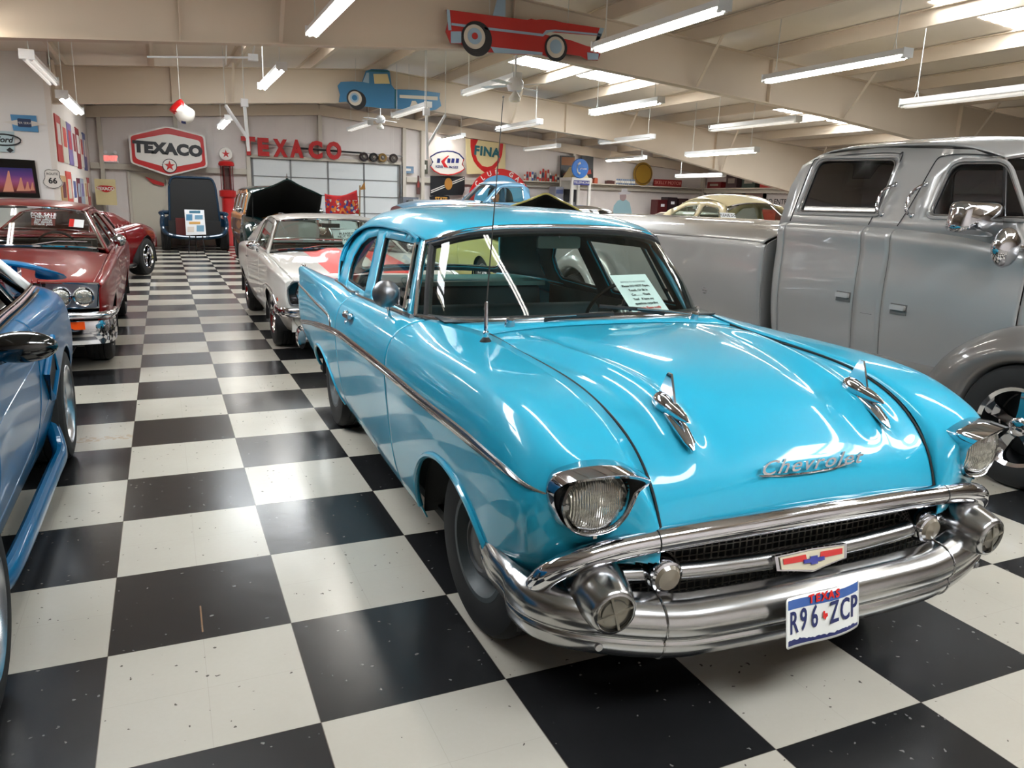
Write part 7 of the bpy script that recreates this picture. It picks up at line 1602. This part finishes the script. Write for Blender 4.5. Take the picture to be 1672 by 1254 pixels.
# black sign with gold disc
Y = 22.86; q = pxz(z8([(355, 728), (820, 738), (818, 920), (790, 990), (355, 1000)]), Y); c_ = np.mean(q, 0); t = thing('black_sign', 'black sign with gold disc and two white diagonal lines under the oval sign', 'sign', (c_[0], Y, c_[1])); flat('panel', q, Y, .05, SIGNB, t)
for dy in (0, 26): flat('white_line', pxz(z8([(365, 925+dy), (820, 742+dy), (820, 754+dy), (365, 938+dy)]), Y-.05), Y-.05, .004, SIGNW, t)
cxx, czz = at_y(660+595/8.36, 200+838/8.36, Y)[[0, 2]]; flat('gold_disc', disc(cxx, czz, .135, sy=1.45), Y, .02, mat('gold_paint', (.70, .48, .20), rough=.4), t, .055)
Y = 22.6; q = pxz(z8([(345, 1015), (440, 990), (600, 1000), (620, 1040), (560, 1110), (350, 1110)]), Y); c_ = np.mean(q, 0); t = thing('gold_lettered_sign', 'low black sign reading STATE in gold letters', 'sign', (c_[0], Y, c_[1])); flat('panel', q, Y, .05, SIGNB, t)
txt('lettering', 'STATE', .15, c_[0]+.03, Y-.056, c_[1], mat('gold_letters', (.80, .58, .22)), t, depth=.006, bold=.006); b = MB(); b.box((0, .0, -c_[1]/2-.1), (.05, .04, c_[1]-.2)); b.build('post', STEEL, t, smooth=False)
# round club sign
Y = 22.5; cx_, cz_ = at_y(815, 333, Y)[[0, 2]]; rr = abs(at_y(763, 333, Y)[0]-cx_); t = thing('round_sign', 'big round sign with red rim and white lettering behind the light blue pickup', 'sign', (cx_, Y, cz_))
flat('red_rim', disc(cx_, cz_, rr, 64), Y, .06, REDPAINT, t); flat('blue_field', disc(cx_, cz_, rr*.82, 64), Y, .01, SKYB, t, .06)
flat('head_shape', [(cx_+x*rr, cz_+z*rr) for x, z in curve([(-.42, -.1), (-.40, .25), (-.25, .46), (.1, .50), (.35, .35), (.42, .05), (.35, -.4), (-.3, -.45), (-.42, -.1)], 30)[:-1]], Y, .01, SIGNB, t, .07)
flat('face_shape', [(cx_+x*rr, cz_+z*rr) for x, z in curve([(-.34, .0), (-.30, .26), (-.10, .30), (.05, .1), (.0, -.3), (-.25, -.35), (-.34, .0)], 24)[:-1]], Y, .01, mat('face_brown', (.62, .38, .26)), t, .08)
for k, ch_ in enumerate('CLUB GAS'):
    a = PI/2+.92-k*.26; 
    if ch_ == ' ': continue
    txt('rim_letter', ch_, rr*.19, cx_+rr*.905*math.cos(a), Y-.068, cz_+rr*.905*math.sin(a), SIGNW, t, rz=a-PI/2, depth=.006, bold=.004)
b = MB(); b.box((0, .25, 0), (.1, .5, .1)); b.build('wall_bracket', STEEL, t, smooth=False)
# shelf and its goods
SH = mat('shelf_cream', (.80, .76, .70), rough=.5)
b = MB(); b.box(((11.4+XR)/2, 22.78, 2.28), (XR-11.4-.02, .40, .035)); tag(b.build('long_shelf', SH, None, smooth=False), 'long cream shelf running along the back wall to the corner', 'shelf')
b = MB(); b.box((XR-.20, 18.6, 2.28), (.38, 7.8, .035)); tag(b.build('side_shelf', SH, None, smooth=False), 'cream shelf along the right wall near the corner', 'shelf')
zs = 2.2975
def can(x, y, r, h, m, lab, g, m2=None, cat='can', nm='oil_can'):
    t = thing(nm, lab, cat, (x, y, zs), 0, g); b = MB(); b.lathe([(0, 0), (r, 0), (r, h), (0, h)], n=14); b.build('can_body', m, t, sharp=40)
    if m2: b = MB(); b.lathe([(r+.002, h*.3), (r+.002, h*.7)], n=14); b.build('label_band', m2, t)
cc = [('red', (.70, .14, .12)), ('white', (.86, .84, .80)), ('blue', (.2, .3, .55)), ('orange', (.80, .36, .18)), ('grey', (.5, .5, .52)), ('dark red', (.5, .1, .1))]
xs0 = at_y(856, 285, 22.7)[0]; xs1 = at_y(911, 287, 22.7)[0]
shapes = ['wide', 'slim', 'tall', 'squat', 'narrow', 'round', 'stout', 'thin', 'big', 'small', 'high', 'low', 'plain', 'banded', 'old', 'faded', 'bright', 'dull']
for k in range(14):
    nm_, cl = cc[[3, 0, 1, 2, 4, 1, 0, 0, 3, 0, 1, 0, 3, 1, 0, 5, 3, 1][k]]; h_ = [.2, .3, .42, .3, .28, .2, .34, .42, .36, .4, .3, .2, .26, .22, .2, .3, .22, .18][k]
    can(lerp(xs0, xs1, k/13), 22.66, .032+.003*(k % 3), h_, mat('can_'+nm_.replace(' ', '_'), cl, rough=.35), 'small %s oil can, %s on the shelf above the grey booth' % (nm_, ['leftmost', 'second from left', 'third from left', 'fourth from left', 'fifth from left', 'sixth from left', 'seventh from left', 'seventh from right', 'sixth from right', 'fifth from right', 'fourth from right', 'third from right', 'second from right', 'rightmost'][k]), 'oil cans on the shelf', mat('can_band_%d' % (k % 3), [(.9, .88, .84), (.2, .2, .3), (.75, .15, .12)][k % 3]))
x0 = at_y(1007, 290, 22.7)[0]; x1 = at_y(1035, 291, 22.7)[0]
for k in range(9):
    can(lerp(x0, x1, k/8), 22.66, .034, .20, mat('can_pale_blue', (.42, .50, .62), rough=.35), 'pale blue can, %s in the row left of the yellow disc' % ['leftmost', 'second from left', 'third from left', 'fourth from left', 'middle fifth', 'fourth from right', 'third from right', 'second from right', 'rightmost'][k], 'row of pale blue cans', mat('can_band_0', (.9, .88, .84)))
for k, (px, w_, h_, cl, lb) in enumerate(((996, .34, .12, (.30, .16, .14), 'low brown model car on the shelf right of the dark poster'), (972, .14, .18, (.72, .34, .22), 'small orange box on the shelf beside the dark poster'))):
    P = at_y(px, 290, 22.7); b = MB(); b.box((0, 0, h_/2), (w_, .14, h_)); b.box((0, 0, h_*.9), (w_*.5, .12, h_*.4)); o = b.build('shelf_toy', mat('toy_%d' % k, cl), None, smooth=False); o.location = (P[0], 22.7, zs); tag(o, lb, 'toy')
P = at_y(1050, 281, 22.72); t = thing('yellow_disc_sign', 'round dark yellow sign standing on the shelf', 'sign', (P[0], 22.72, zs+.42)); b = MB(); b.lathe([(0, -.02), (.41, -.02), (.42, 0), (.41, .02), (0, .02)], axis=(0, 1, 0), n=36); b.build('plate', mat('mustard', (.58, .44, .12), rough=.5), t)
b = MB(); b.lathe([(.34, -.024), (.37, -.024)], axis=(0, 1, 0), n=36); b.build('ring_mark', mat('mustard_dark', (.36, .24, .08)), t, solid=.003)
A = at_y(1067, 292, 22.7); B_ = at_y(1112, 292, 22.7); t = thing('long_red_sign', 'long low red sign with pale lettering lying along the shelf', 'sign', ((A[0]+B_[0])/2, 22.66, zs+.13)); b = MB(); b.box((0, 0, 0), (B_[0]-A[0], .05, .25)); b.build('panel', mat('red_dull', (.55, .12, .12)), t, smooth=False); textobj('lettering', 'SKELLY MOTOR', .17, (0, -.03, 0), (1, 0, 0), (0, 0, 1), mat('pale_red', (.85, .6, .55)), t, depth=.004)
# posters and booth
for px0, px1, nm_, lb, c1, c2 in ((915, 938, 'car_poster', 'dark poster with orange sky and red car left of the round blue sign', (.55, .34, .16), (.45, .10, .08)), (949, 968, 'night_poster', 'near black poster with small red shapes right of the round blue sign', (.08, .08, .09), (.60, .18, .12))):
    q = pxz([(px0, 254), (px1, 255), (px1, 292), (px0, 292)], 22.84); c_ = np.mean(q, 0); t = thing(nm_, lb, 'poster', (c_[0], 22.84, c_[1])); flat('frame', q, 22.84, .03, SIGNB, t); q2 = scalepoly(q, (.86, .88)); zz = sorted(p[1] for p in q2)
    xa, xb = min(p[0] for p in q2), max(p[0] for p in q2); za, zb_ = zz[0], zz[-1]
    flat('upper_print', [(xa, lerp(za, zb_, .6)), (xb, lerp(za, zb_, .6)), (xb, zb_), (xa, zb_)], 22.84, .004, mat(nm_+'_sky', c1), t, .03)
    flat('red_car_shape', [(xa+.05, lerp(za, zb_, .12)), (xb-.05, lerp(za, zb_, .2)), (xb-.1, lerp(za, zb_, .42)), (xa+.25, lerp(za, zb_, .34))], 22.84, .004, mat(nm_+'_red', c2), t, .03)
P = at_y(938, 330, 22.1); t = thing('telephone_booth', 'white telephone booth with a blue TELEPHONE strip on top', 'telephone booth', (P[0], 22.1, 0)); zt = at_y(938, 292, 21.7)[2]; hw_ = .34
b = MB()
for x in (-hw_, hw_):
    for y in (-.4, .4): b.box((x, y, zt/2), (.09, .09, zt))
b.box((0, .4, zt/2), (2*hw_, .03, zt)); b.box((-hw_, 0, .5), (.03, .8, 1.0)); b.box((hw_, 0, .5), (.03, .8, 1.0)); b.box((0, 0, zt), (.78, .92, .1)); b.build('booth_frame', SIGNW, t, smooth=False)
b = MB(); b.prism([(-.36, 0), (.36, 0), (.1, .36), (-.1, .36)], (0, .3, zt+.05), (1, 0, 0), (0, 0, 1), .6); b.build('roof_hood', CREAM, t, smooth=False)
b = MB(); b.box((0, -.45, zt-.12), (.62, .03, .15)); b.build('header_strip', mat('booth_blue', (.12, .15, .48)), t, smooth=False); textobj('lettering', 'TELEPHONE', .115, (0, -.468, zt-.12), (1, 0, 0), (0, 0, 1), SIGNW, t, depth=.004)
b = MB(); b.box((0, .37, 1.45), (.5, .05, 1.2)); b.build('booth_interior', SIGNB, t, smooth=False); b = MB(); b.box((0, .28, 1.45), (.26, .14, .34)); b.build('telephone', mat('phone_grey', (.45, .45, .46)), t, smooth=False)
P2_ = at_y(947, 275, 21.62); t2 = thing('round_blue_sign', 'round blue sign with a white telephone receiver above the booth', 'sign', (P2_[0], 21.62, P2_[2])); b = MB(); b.lathe([(0, -.03), (.31, -.03), (.33, 0), (.31, .03), (0, .03)], axis=(0, 1, 0), n=36); b.build('disc', mat('phone_blue', (.14, .42, .74), rough=.35), t2)
b = MB(); b.tube([(-.02, -.04, .18), (-.10, -.04, .13), (-.14, -.04, 0), (-.10, -.04, -.13), (-.02, -.04, -.18)], [.045, .022, .02, .022, .045], n=8); b.build('receiver', SIGNW, t2); textobj('lettering', 'phone', .10, (.12, -.034, 0), (1, 0, 0), (0, 0, 1), SIGNW, t2, depth=.004)
b = MB(); b.box((-.1, .08, -.12), (.06, .12, .06)); b.build('bracket', STEEL, t2, smooth=False)
P = at_y(908, 320, 22.3); t = thing('grey_booth', 'narrow grey booth left of the white telephone booth', 'booth', (P[0], 22.3, 0)); b = MB(); b.box((0, 0, 1.06), (.30, .5, 2.12)); b.build('cabinet', mat('booth_grey', (.52, .52, .56)), t, smooth=False); b = MB(); b.box((0, -.26, 1.95), (.26, .02, .14)); b.build('blue_strip', mat('booth_blue_dull', (.28, .32, .48)), t, smooth=False); b = MB(); b.cyl((-.17, -.2, 1.2), (-.17, -.2, 1.5), .03, n=8); b.build('handset', BLACK, t)
# life size cutout of a person
Y = 17.0; P = at_y(1017, 345, Y); t = thing('person_cutout', 'flat standing cutout of a person in a pale blue shirt and white hat', 'cutout', (P[0], Y, 0))
def pz(px, py): A = at_y(px, py, Y); return (A[0]-P[0], A[2])
b = MB(); b.prism([pz(1000, 352), pz(1002, 336), pz(1008, 328), pz(1013, 326), pz(1022, 326), pz(1028, 331), pz(1032, 352)]+[(.33, .02), (-.33, .02)], (0, 0, 0), (1, 0, 0), (0, 0, 1), .012); b.build('shirt_and_legs', mat('pale_blue_shirt', (.62, .76, .80)), t, smooth=False)
c1 = pz(1017, 321); b = MB(); b.prism(disc(c1[0], c1[1], .105, 20, 1.2), (0, -.001, 0), (1, 0, 0), (0, 0, 1), .014); b.build('head', mat('cutout_skin', (.68, .58, .58)), t, smooth=False)
c2 = pz(1019, 314); b = MB(); b.prism([(c2[0]-.24, c2[1]-.02), (c2[0]-.1, c2[1]+.0), (c2[0]-.09, c2[1]+.10), (c2[0]+.08, c2[1]+.11), (c2[0]+.11, c2[1]+.01), (c2[0]+.22, c2[1]+.02), (c2[0]+.16, c2[1]-.05), (c2[0]-.14, c2[1]-.07)], (0, -.015, 0), (1, 0, 0), (0, 0, 1), .012); b.build('hat', mat('hat_pale', (.84, .82, .84)), t, smooth=False)
b = MB(); b.box((0, .15, .02), (.4, .4, .04)); b.build('foot_stand', BLACK, t, smooth=False)
# red banner
Y = 18.6; q = pxz([(530, 316), (583, 310), (587, 350), (532, 350)], Y); c_ = np.mean(q, 0); t = thing('red_banner', 'red flag banner with colourful racing cars behind the white striped coupe', 'banner', (q[1][0], Y, 0))
G = np.array([[(lerp(lerp(q[0][0], q[1][0], u), lerp(q[3][0], q[2][0], u), v)-q[1][0], .04*math.sin(u*9), lerp(lerp(q[0][1], q[1][1], u)-.10*math.sin(u*PI), lerp(q[3][1], q[2][1], u), v)) for v in np.linspace(0, 1, 12)] for u in np.linspace(0, 1, 24)])
bm_, ntb_, bb_ = newmat('banner_print'); N = ntb_.nodes.new; vo = N('ShaderNodeTexVoronoi'); vo.inputs['Scale'].default_value = 16; tcb = N('ShaderNodeTexCoord'); sp_ = N('ShaderNodeSeparateXYZ'); ntb_.links.new(tcb.outputs['Object'], vo.inputs['Vector']); ntb_.links.new(tcb.outputs['Object'], sp_.inputs[0])
rmp = N('ShaderNodeValToRGB'); sc_ = N('ShaderNodeSeparateColor'); ntb_.links.new(vo.outputs['Color'], sc_.inputs[0]); ntb_.links.new(sc_.outputs[0], rmp.inputs[0]); rmp.color_ramp.interpolation = 'CONSTANT'
for i_, (p_, col_) in enumerate(((0, (.75, .08, .10)), (.4, (.85, .50, .18)), (.55, (.20, .25, .55)), (.7, (.80, .76, .70)), (.82, (.70, .10, .12)))):
    e_ = rmp.color_ramp.elements[0] if i_ == 0 else (rmp.color_ramp.elements[1] if i_ == 1 else rmp.color_ramp.elements.new(p_)); e_.position = p_; e_.color = srgb(col_)
mm_ = N('ShaderNodeMath'); mm_.operation = 'GREATER_THAN'; zmid = (q[1][1]+q[2][1])/2+.05; mm_.inputs[1].default_value = zmid; ntb_.links.new(sp_.outputs[2], mm_.inputs[0]); mx_ = N('ShaderNodeMix'); mx_.data_type = 'RGBA'; ntb_.links.new(mm_.outputs[0], mx_.inputs['Factor']); ntb_.links.new(rmp.outputs[0], mx_.inputs['A']); mx_.inputs['B'].default_value = srgb((.76, .08, .10)); ntb_.links.new(mx_.outputs['Result'], bb_.inputs['Base Color'])
gridobj('cloth', G, bm_, t, solid=.003)
b = MB(); b.cyl((.03, 0, 0), (.08, 0, q[1][1]+.12), .018, n=8); b.lathe([(0, 0), (.22, 0), (.22, .03), (.03, .05)], n=20); b.build('pole', mat('pole_wood', (.5, .38, .2)), t)
b = MB(); b.prism([(.06, q[1][1]+.0), (.20, q[1][1]+.22), (.22, q[1][1]+.02)], (0, -.02, 0), (1, 0, 0), (0, 0, 1), .01); b.build('gold_tip', mat('gold_paint', (.80, .62, .30)), t, smooth=False)
# show board in front of the dark blue car
Y = 19.6; q = pxz([(301, 342), (333, 343), (336.5, 383), (304, 384)], Y); c_ = np.mean(q, 0); t = thing('show_board', 'white display board with photographs in front of the dark blue sports car', 'display board', (c_[0], Y, 0)); o_ = t.location
flat('board', q, Y, .02, PAPER, t)
for (x0_, y0_, x1_, y1_), cl in (((309, 344, 327, 348), (.25, .45, .55)), ((304, 350, 314, 360), (.30, .52, .66)), ((318, 351, 331, 358), (.45, .62, .72)), ((309, 362, 327, 366), (.78, .60, .32)), ((321, 368, 333, 378), (.45, .60, .55)), ((306, 370, 317, 379), (.86, .82, .78))):
    flat('photograph', pxz([(x0_, y0_), (x1_, y0_), (x1_, y1_), (x0_, y1_)], Y-.02), Y-.02, .003, mat('photo_%d' % int(cl[0]*100), cl), t)
b = MB()
for x in (-.2, .2): b.cyl((x, 0, 0), (x*.6, .02, c_[1]), .015, n=6)
b.cyl((0, .4, 0), (0, .03, c_[1]), .015, n=6); b.build('easel', BLACK, t)
# small framed things by the roller door
for (pts, lb, nm_, m_) in (([(657, 271), (675, 272), (675, 283), (657, 283)], 'small blue landscape picture right of the roller door', 'landscape_picture', mat('pic_blue', (.42, .52, .62))), ([(688, 261), (698, 262), (698, 284), (688, 284)], 'narrow dark framed diploma beside the oval sign', 'narrow_picture', mat('pic_dark', (.30, .30, .24))), ([(679, 286), (687, 286), (686, 318), (679, 318)], 'tall narrow brown bottle shaped sign by the roller door', 'bottle_sign', mat('pic_brown', (.34, .22, .20)))):
    q = pxz(pts, 22.86); c_ = np.mean(q, 0); t = thing(nm_, lb, 'picture', (c_[0], 22.86, c_[1]))
    if nm_ == 'bottle_sign': q = [(c_[0]+x, c_[1]+z) for x, z in ((-.06, -.3), (.06, -.3), (.07, 0), (.03, .15), (.025, .3), (-.025, .3), (-.03, .15), (-.07, 0))]
    flat('panel', q, 22.86, .03, m_, t); flat('inner_mark', scalepoly(q, (.5, .35)), 22.86, .004, SIGNW if nm_ != 'bottle_sign' else mat('label_red', (.6, .2, .16)), t, .03)
P = at_y(690, 333, 21.0); t = thing('white_cabinet', 'white topped grey cabinet right of the roller door', 'cabinet', (P[0], 21.0, 0)); zt = at_y(690, 326, 21)[2]; b = MB(); b.box((0, 0, zt/2), (.75, .5, zt)); b.build('body', mat('cab_grey', (.62, .62, .62)), t, smooth=False); b = MB(); b.box((0, -.26, zt-.14), (.5, .02, .24)); b.build('white_front', SIGNW, t, smooth=False)
P = at_y(668, 330, 21.6); t = thing('grey_machine', 'dark grey box machine beside the roller door track', 'machine', (P[0], 21.6, 0)); b = MB(); b.box((0, 0, .8), (.5, .4, 1.6)); b.build('body', mat('mach_grey', (.38, .39, .42)), t, smooth=False); b = MB(); b.box((0, -.21, 1.4), (.3, .02, .2)); b.build('panel', SIGNB, t, smooth=False)
b = MB(); b.box((0, 0, 0), (1.1, .3, .25)); t = b.build('red_bench', mat('bench_red', (.60, .12, .10)), None, smooth=False); P = at_y(222, 392, 22.6); t.location = (P[0], 22.7, .125); tag(t, 'low red box on the floor behind the dark blue car', 'box')
b = MB(); q = pxz([(236, 288), (268, 299), (268, 304), (250, 300)], 22.9); c_ = np.mean(q, 0); b.prism([(x-c_[0], z-c_[1]) for x, z in q], (0, 0, 0), (1, 0, 0), (0, 0, 1), .03); o = b.build('red_arrow_board', REDPAINT, None, smooth=False); o.location = (c_[0], 22.9, c_[1]); tag(o, 'red slanted board below the hexagonal sign', 'board')
# far right corner goods on the side wall
def corner_item(px, py, w_, h_, m, lab, nm_, cat, depth=.3, z=None):
    # on the right wall shelf or floor; distance from the ray meeting the wall
    P = at_x(px, py, XR-.25); y = min(P[1], 22.4); t = thing(nm_, lab, cat, (XR-.25, y, zs if z is None else z)); b = MB(); b.box((0, 0, h_/2), (depth, w_, h_)); b.build('body', m, t, smooth=False); return t
for k, (px, w_, h_, cl, lb, nm_) in enumerate(((1172, .8, .22, (.45, .10, .10), 'low dark red box on the side shelf', 'red_box'), (1200, .6, .50, (.30, .22, .22), 'brown crate on the side shelf', 'brown_crate'), (1228, .7, .45, (.20, .25, .22), 'dark green row of books on the side shelf', 'green_box'), (1262, .9, .45, (.62, .16, .12), 'bright red box at the near end of the side shelf', 'bright_red_box'))):
    t = corner_item(px, 292, w_, h_, mat('corner_%d' % k, cl), lb, nm_, 'box'); b = MB(); b.box((-.155, 0, h_*.5), (.01, w_*.6, h_*.35)); b.build('label', mat('corner_label', (.6, .55, .5)), t, smooth=False)
for px, py, w_, h_, cl, tx_, lb in ((1270, 325, 2.2, 1.3, (.74, .70, .68), 'OFFICE', 'pale notice board reading OFFICE on the right wall'), (1198, 318, 1.4, .8, (.14, .14, .16), None, 'black framed picture on the right wall below the shelf'), (1232, 318, 1.3, .8, (.24, .20, .20), None, 'brown framed picture on the right wall beside the notice board')):
    P = at_x(px, py, XR-.02); t = thing('wall_board', lb, 'board', (XR-.02, P[1], P[2])); b = MB(); b.box((0, 0, 0), (.03, w_, h_)); b.build('panel', mat('wb_%d' % px, cl), t, smooth=False)
    if tx_: textobj('lettering', tx_, .42, (-.02, .0, .32), (0, -1, 0), (0, 0, 1), SIGNB, t, depth=.006, bold=.01); textobj('lettering', 'NO ENTRY', .26, (-.02, 0, -.1), (0, -1, 0), (0, 0, 1), SIGNB, t, depth=.006)
    else: b = MB(); b.box((-.02, 0, 0), (.008, w_*.7, h_*.6)); b.build('print', mat('wbp_%d' % px, (.52, .40, .36)), t, smooth=False)
for k, (px, cl) in enumerate(((1076, (.30, .06, .07)), (1092, (.16, .10, .12)), (1110, (.22, .14, .14)), (1128, (.28, .08, .08)))):
    P = at_y(px, 335, 22.2); t = thing('tool_chest', ['dark red tool chest with a white label, leftmost in the corner', 'black tool chest second from the left in the corner', 'brown black tool chest third in the corner row', 'maroon tool chest last in the corner row'][k], 'tool chest', (P[0], 22.2, 0)); zt = at_y(px, [326, 322, 324, 330][k], 22)[2]
    b = MB(); b.box((0, 0, zt/2), (.42, .45, zt)); b.build('cabinet', mat('chest_%d' % k, cl, rough=.4), t, smooth=False)
    for j in range(5): b = MB(); b.box((0, -.232, zt-.14-j*.2), (.38, .012, .17)); b.build('drawer', mat('chest_%d' % k, cl), t, smooth=False)
    b = MB(); b.box((0, -.242, zt-.2), (.16, .004, .1)); b.build('label_card', PAPER, t, smooth=False)
P = at_y(1270, 345, 17.6); t = thing('orange_red_box', 'bright orange red object behind the cream sedan roof at the right', 'machine', (P[0], 17.6, 0)); b = MB(); b.box((0, 0, .72), (.9, .8, 1.44)); b.prism(roundpoly([(-.45, 1.44), (.45, 1.44), (.4, 1.56), (-.4, 1.56)], .03), (0, .4, 0), (1, 0, 0), (0, 0, 1), .8); b.build('body', mat('orange_red', (.80, .22, .12), rough=.4), t, smooth=False)
# plywood car cutouts hung on the girders
def cut(label, Y, outline, base, parts, nm='car_cutout'):
    q = pxz(outline, Y); c_ = np.mean(q, 0); t = thing(nm, label, 'cutout', (c_[0], Y, c_[1])); flat('plywood_body', q, Y, .025, base, t)
    for name, pts, m, off in parts:
        if isinstance(pts, tuple): A = at_y(pts[0], pts[1], Y); r_ = abs(at_y(pts[0]+pts[2], pts[1], Y)[0]-A[0]); pl = disc(A[0], A[2], r_*.96, 32)
        else: pl = pxz(pts, Y)
        flat(name, pl, Y, .006, m, t, off)
    for dx in (-.6, .6): b = MB(); b.cyl((dx, .02, .1), (dx, .02, .9), .004, n=5); b.build('hanging_wire', CORD, t)
    return t
CHG = mat('cutout_chrome', (.62, .72, .80), rough=.3, metal=.3); TYRE = mat('cutout_tire', (.12, .12, .13)); CUTR = mat('cutout_red', (.72, .11, .10), rough=.35, coat=.5); CUTB = mat('cutout_blue', (.22, .47, .64), rough=.35, coat=.5); CW = mat('cutout_white', (.80, .76, .70))
cut('red convertible cutout with white rear flash hanging on the nearest girder', 7.86,
 [(728, 16), (802, 26), (860, 33), (866, 31), (874, 33), (884, 32), (905, 34), (916, 37), (984, 47), (978, 62), (973, 79), (979, 89), (975, 99), (958, 98), (948, 92), (920, 88), (918, 94), (905, 96), (892, 93), (884, 90), (840, 89), (806, 86), (798, 86), (790, 84), (774, 84), (760, 78), (752, 72), (735, 71), (727, 52), (731, 34)], CUTR,
 [('windshield', [(803, 26), (812, -6), (824, -10), (824, 28)], CHG, .026), ('side_strip', [(736, 38), (800, 46), (885, 56), (890, 50), (905, 49), (981, 56), (981, 59), (905, 52), (893, 54), (885, 60), (800, 50), (736, 42)], CHG, .026),
  ('white_flash', [(889, 57), (896, 53), (980, 60), (971, 79), (955, 75), (930, 66), (905, 61)], CW, .026), ('lower_strip', [(800, 77), (884, 86), (884, 90), (806, 87)], CHG, .026),
  ('front_bumper', [(735, 52), (752, 52), (752, 71), (735, 71)], CHG, .026), ('front_edge', [(728, 16), (733, 17), (736, 50), (731, 50)], CHG, .026), ('rear_bumper', [(957, 86), (976, 88), (975, 98), (958, 98)], CHG, .026), ('tail_edge', [(978, 46), (985, 47), (972, 78), (967, 76)], CHG, .026),
  ('wheel_well', (777, 64, 26), TYRE, .026), ('tire', (774, 62, 22), TYRE, .033), ('white_wall', (773, 61, 18), CW, .040), ('rim', (773, 60, 12), CHG, .047), ('hub', (773, 60, 5), CUTR, .054),
  ('tire', (906, 79, 19), TYRE, .033), ('white_wall', (905, 78, 15), CW, .040), ('rim', (905, 77, 10), CHG, .047)])
cut('blue pickup truck cutout with white bed stripe hanging on the second girder', 15.05,
 [(551, 140), (556, 134), (575, 133), (591, 134), (597, 116), (606, 113), (632, 114), (636, 117), (639, 139), (644, 146), (680, 147), (718, 152), (717, 160), (720, 173), (712, 179), (700, 181), (651, 178), (625, 177), (596, 174), (588, 174), (572, 172), (566, 166), (553, 167), (555, 155)], CUTB,
 [('windshield', [(592, 134), (598, 119), (602, 119), (602, 136)], CHG, .026), ('side_window', [(609, 121), (632, 121), (636, 137), (611, 137)], CREAM, .026), ('roof_stripe', [(599, 117), (606, 114), (635, 116), (635, 118)], TEAL, .026), ('white_bed_stripe', [(652, 155), (714, 158), (714, 164), (652, 160)], CW, .026), ('running_line', [(644, 146), (646, 146), (646, 177), (644, 177)], TEAL, .026), ('rear_wheel_well', [(669, 174), (672, 165), (678, 165), (684, 174)], CW, .026),
  ('wheel_well', (583, 164, 15), TYRE, .026), ('tire', (579, 161, 14), TYRE, .033), ('white_wall', (579, 161, 11.5), CW, .040), ('rim', (578, 160, 7.5), CHG, .047), ('hub', (578, 160, 4.5), CUTB, .054)], 'truck_cutout')
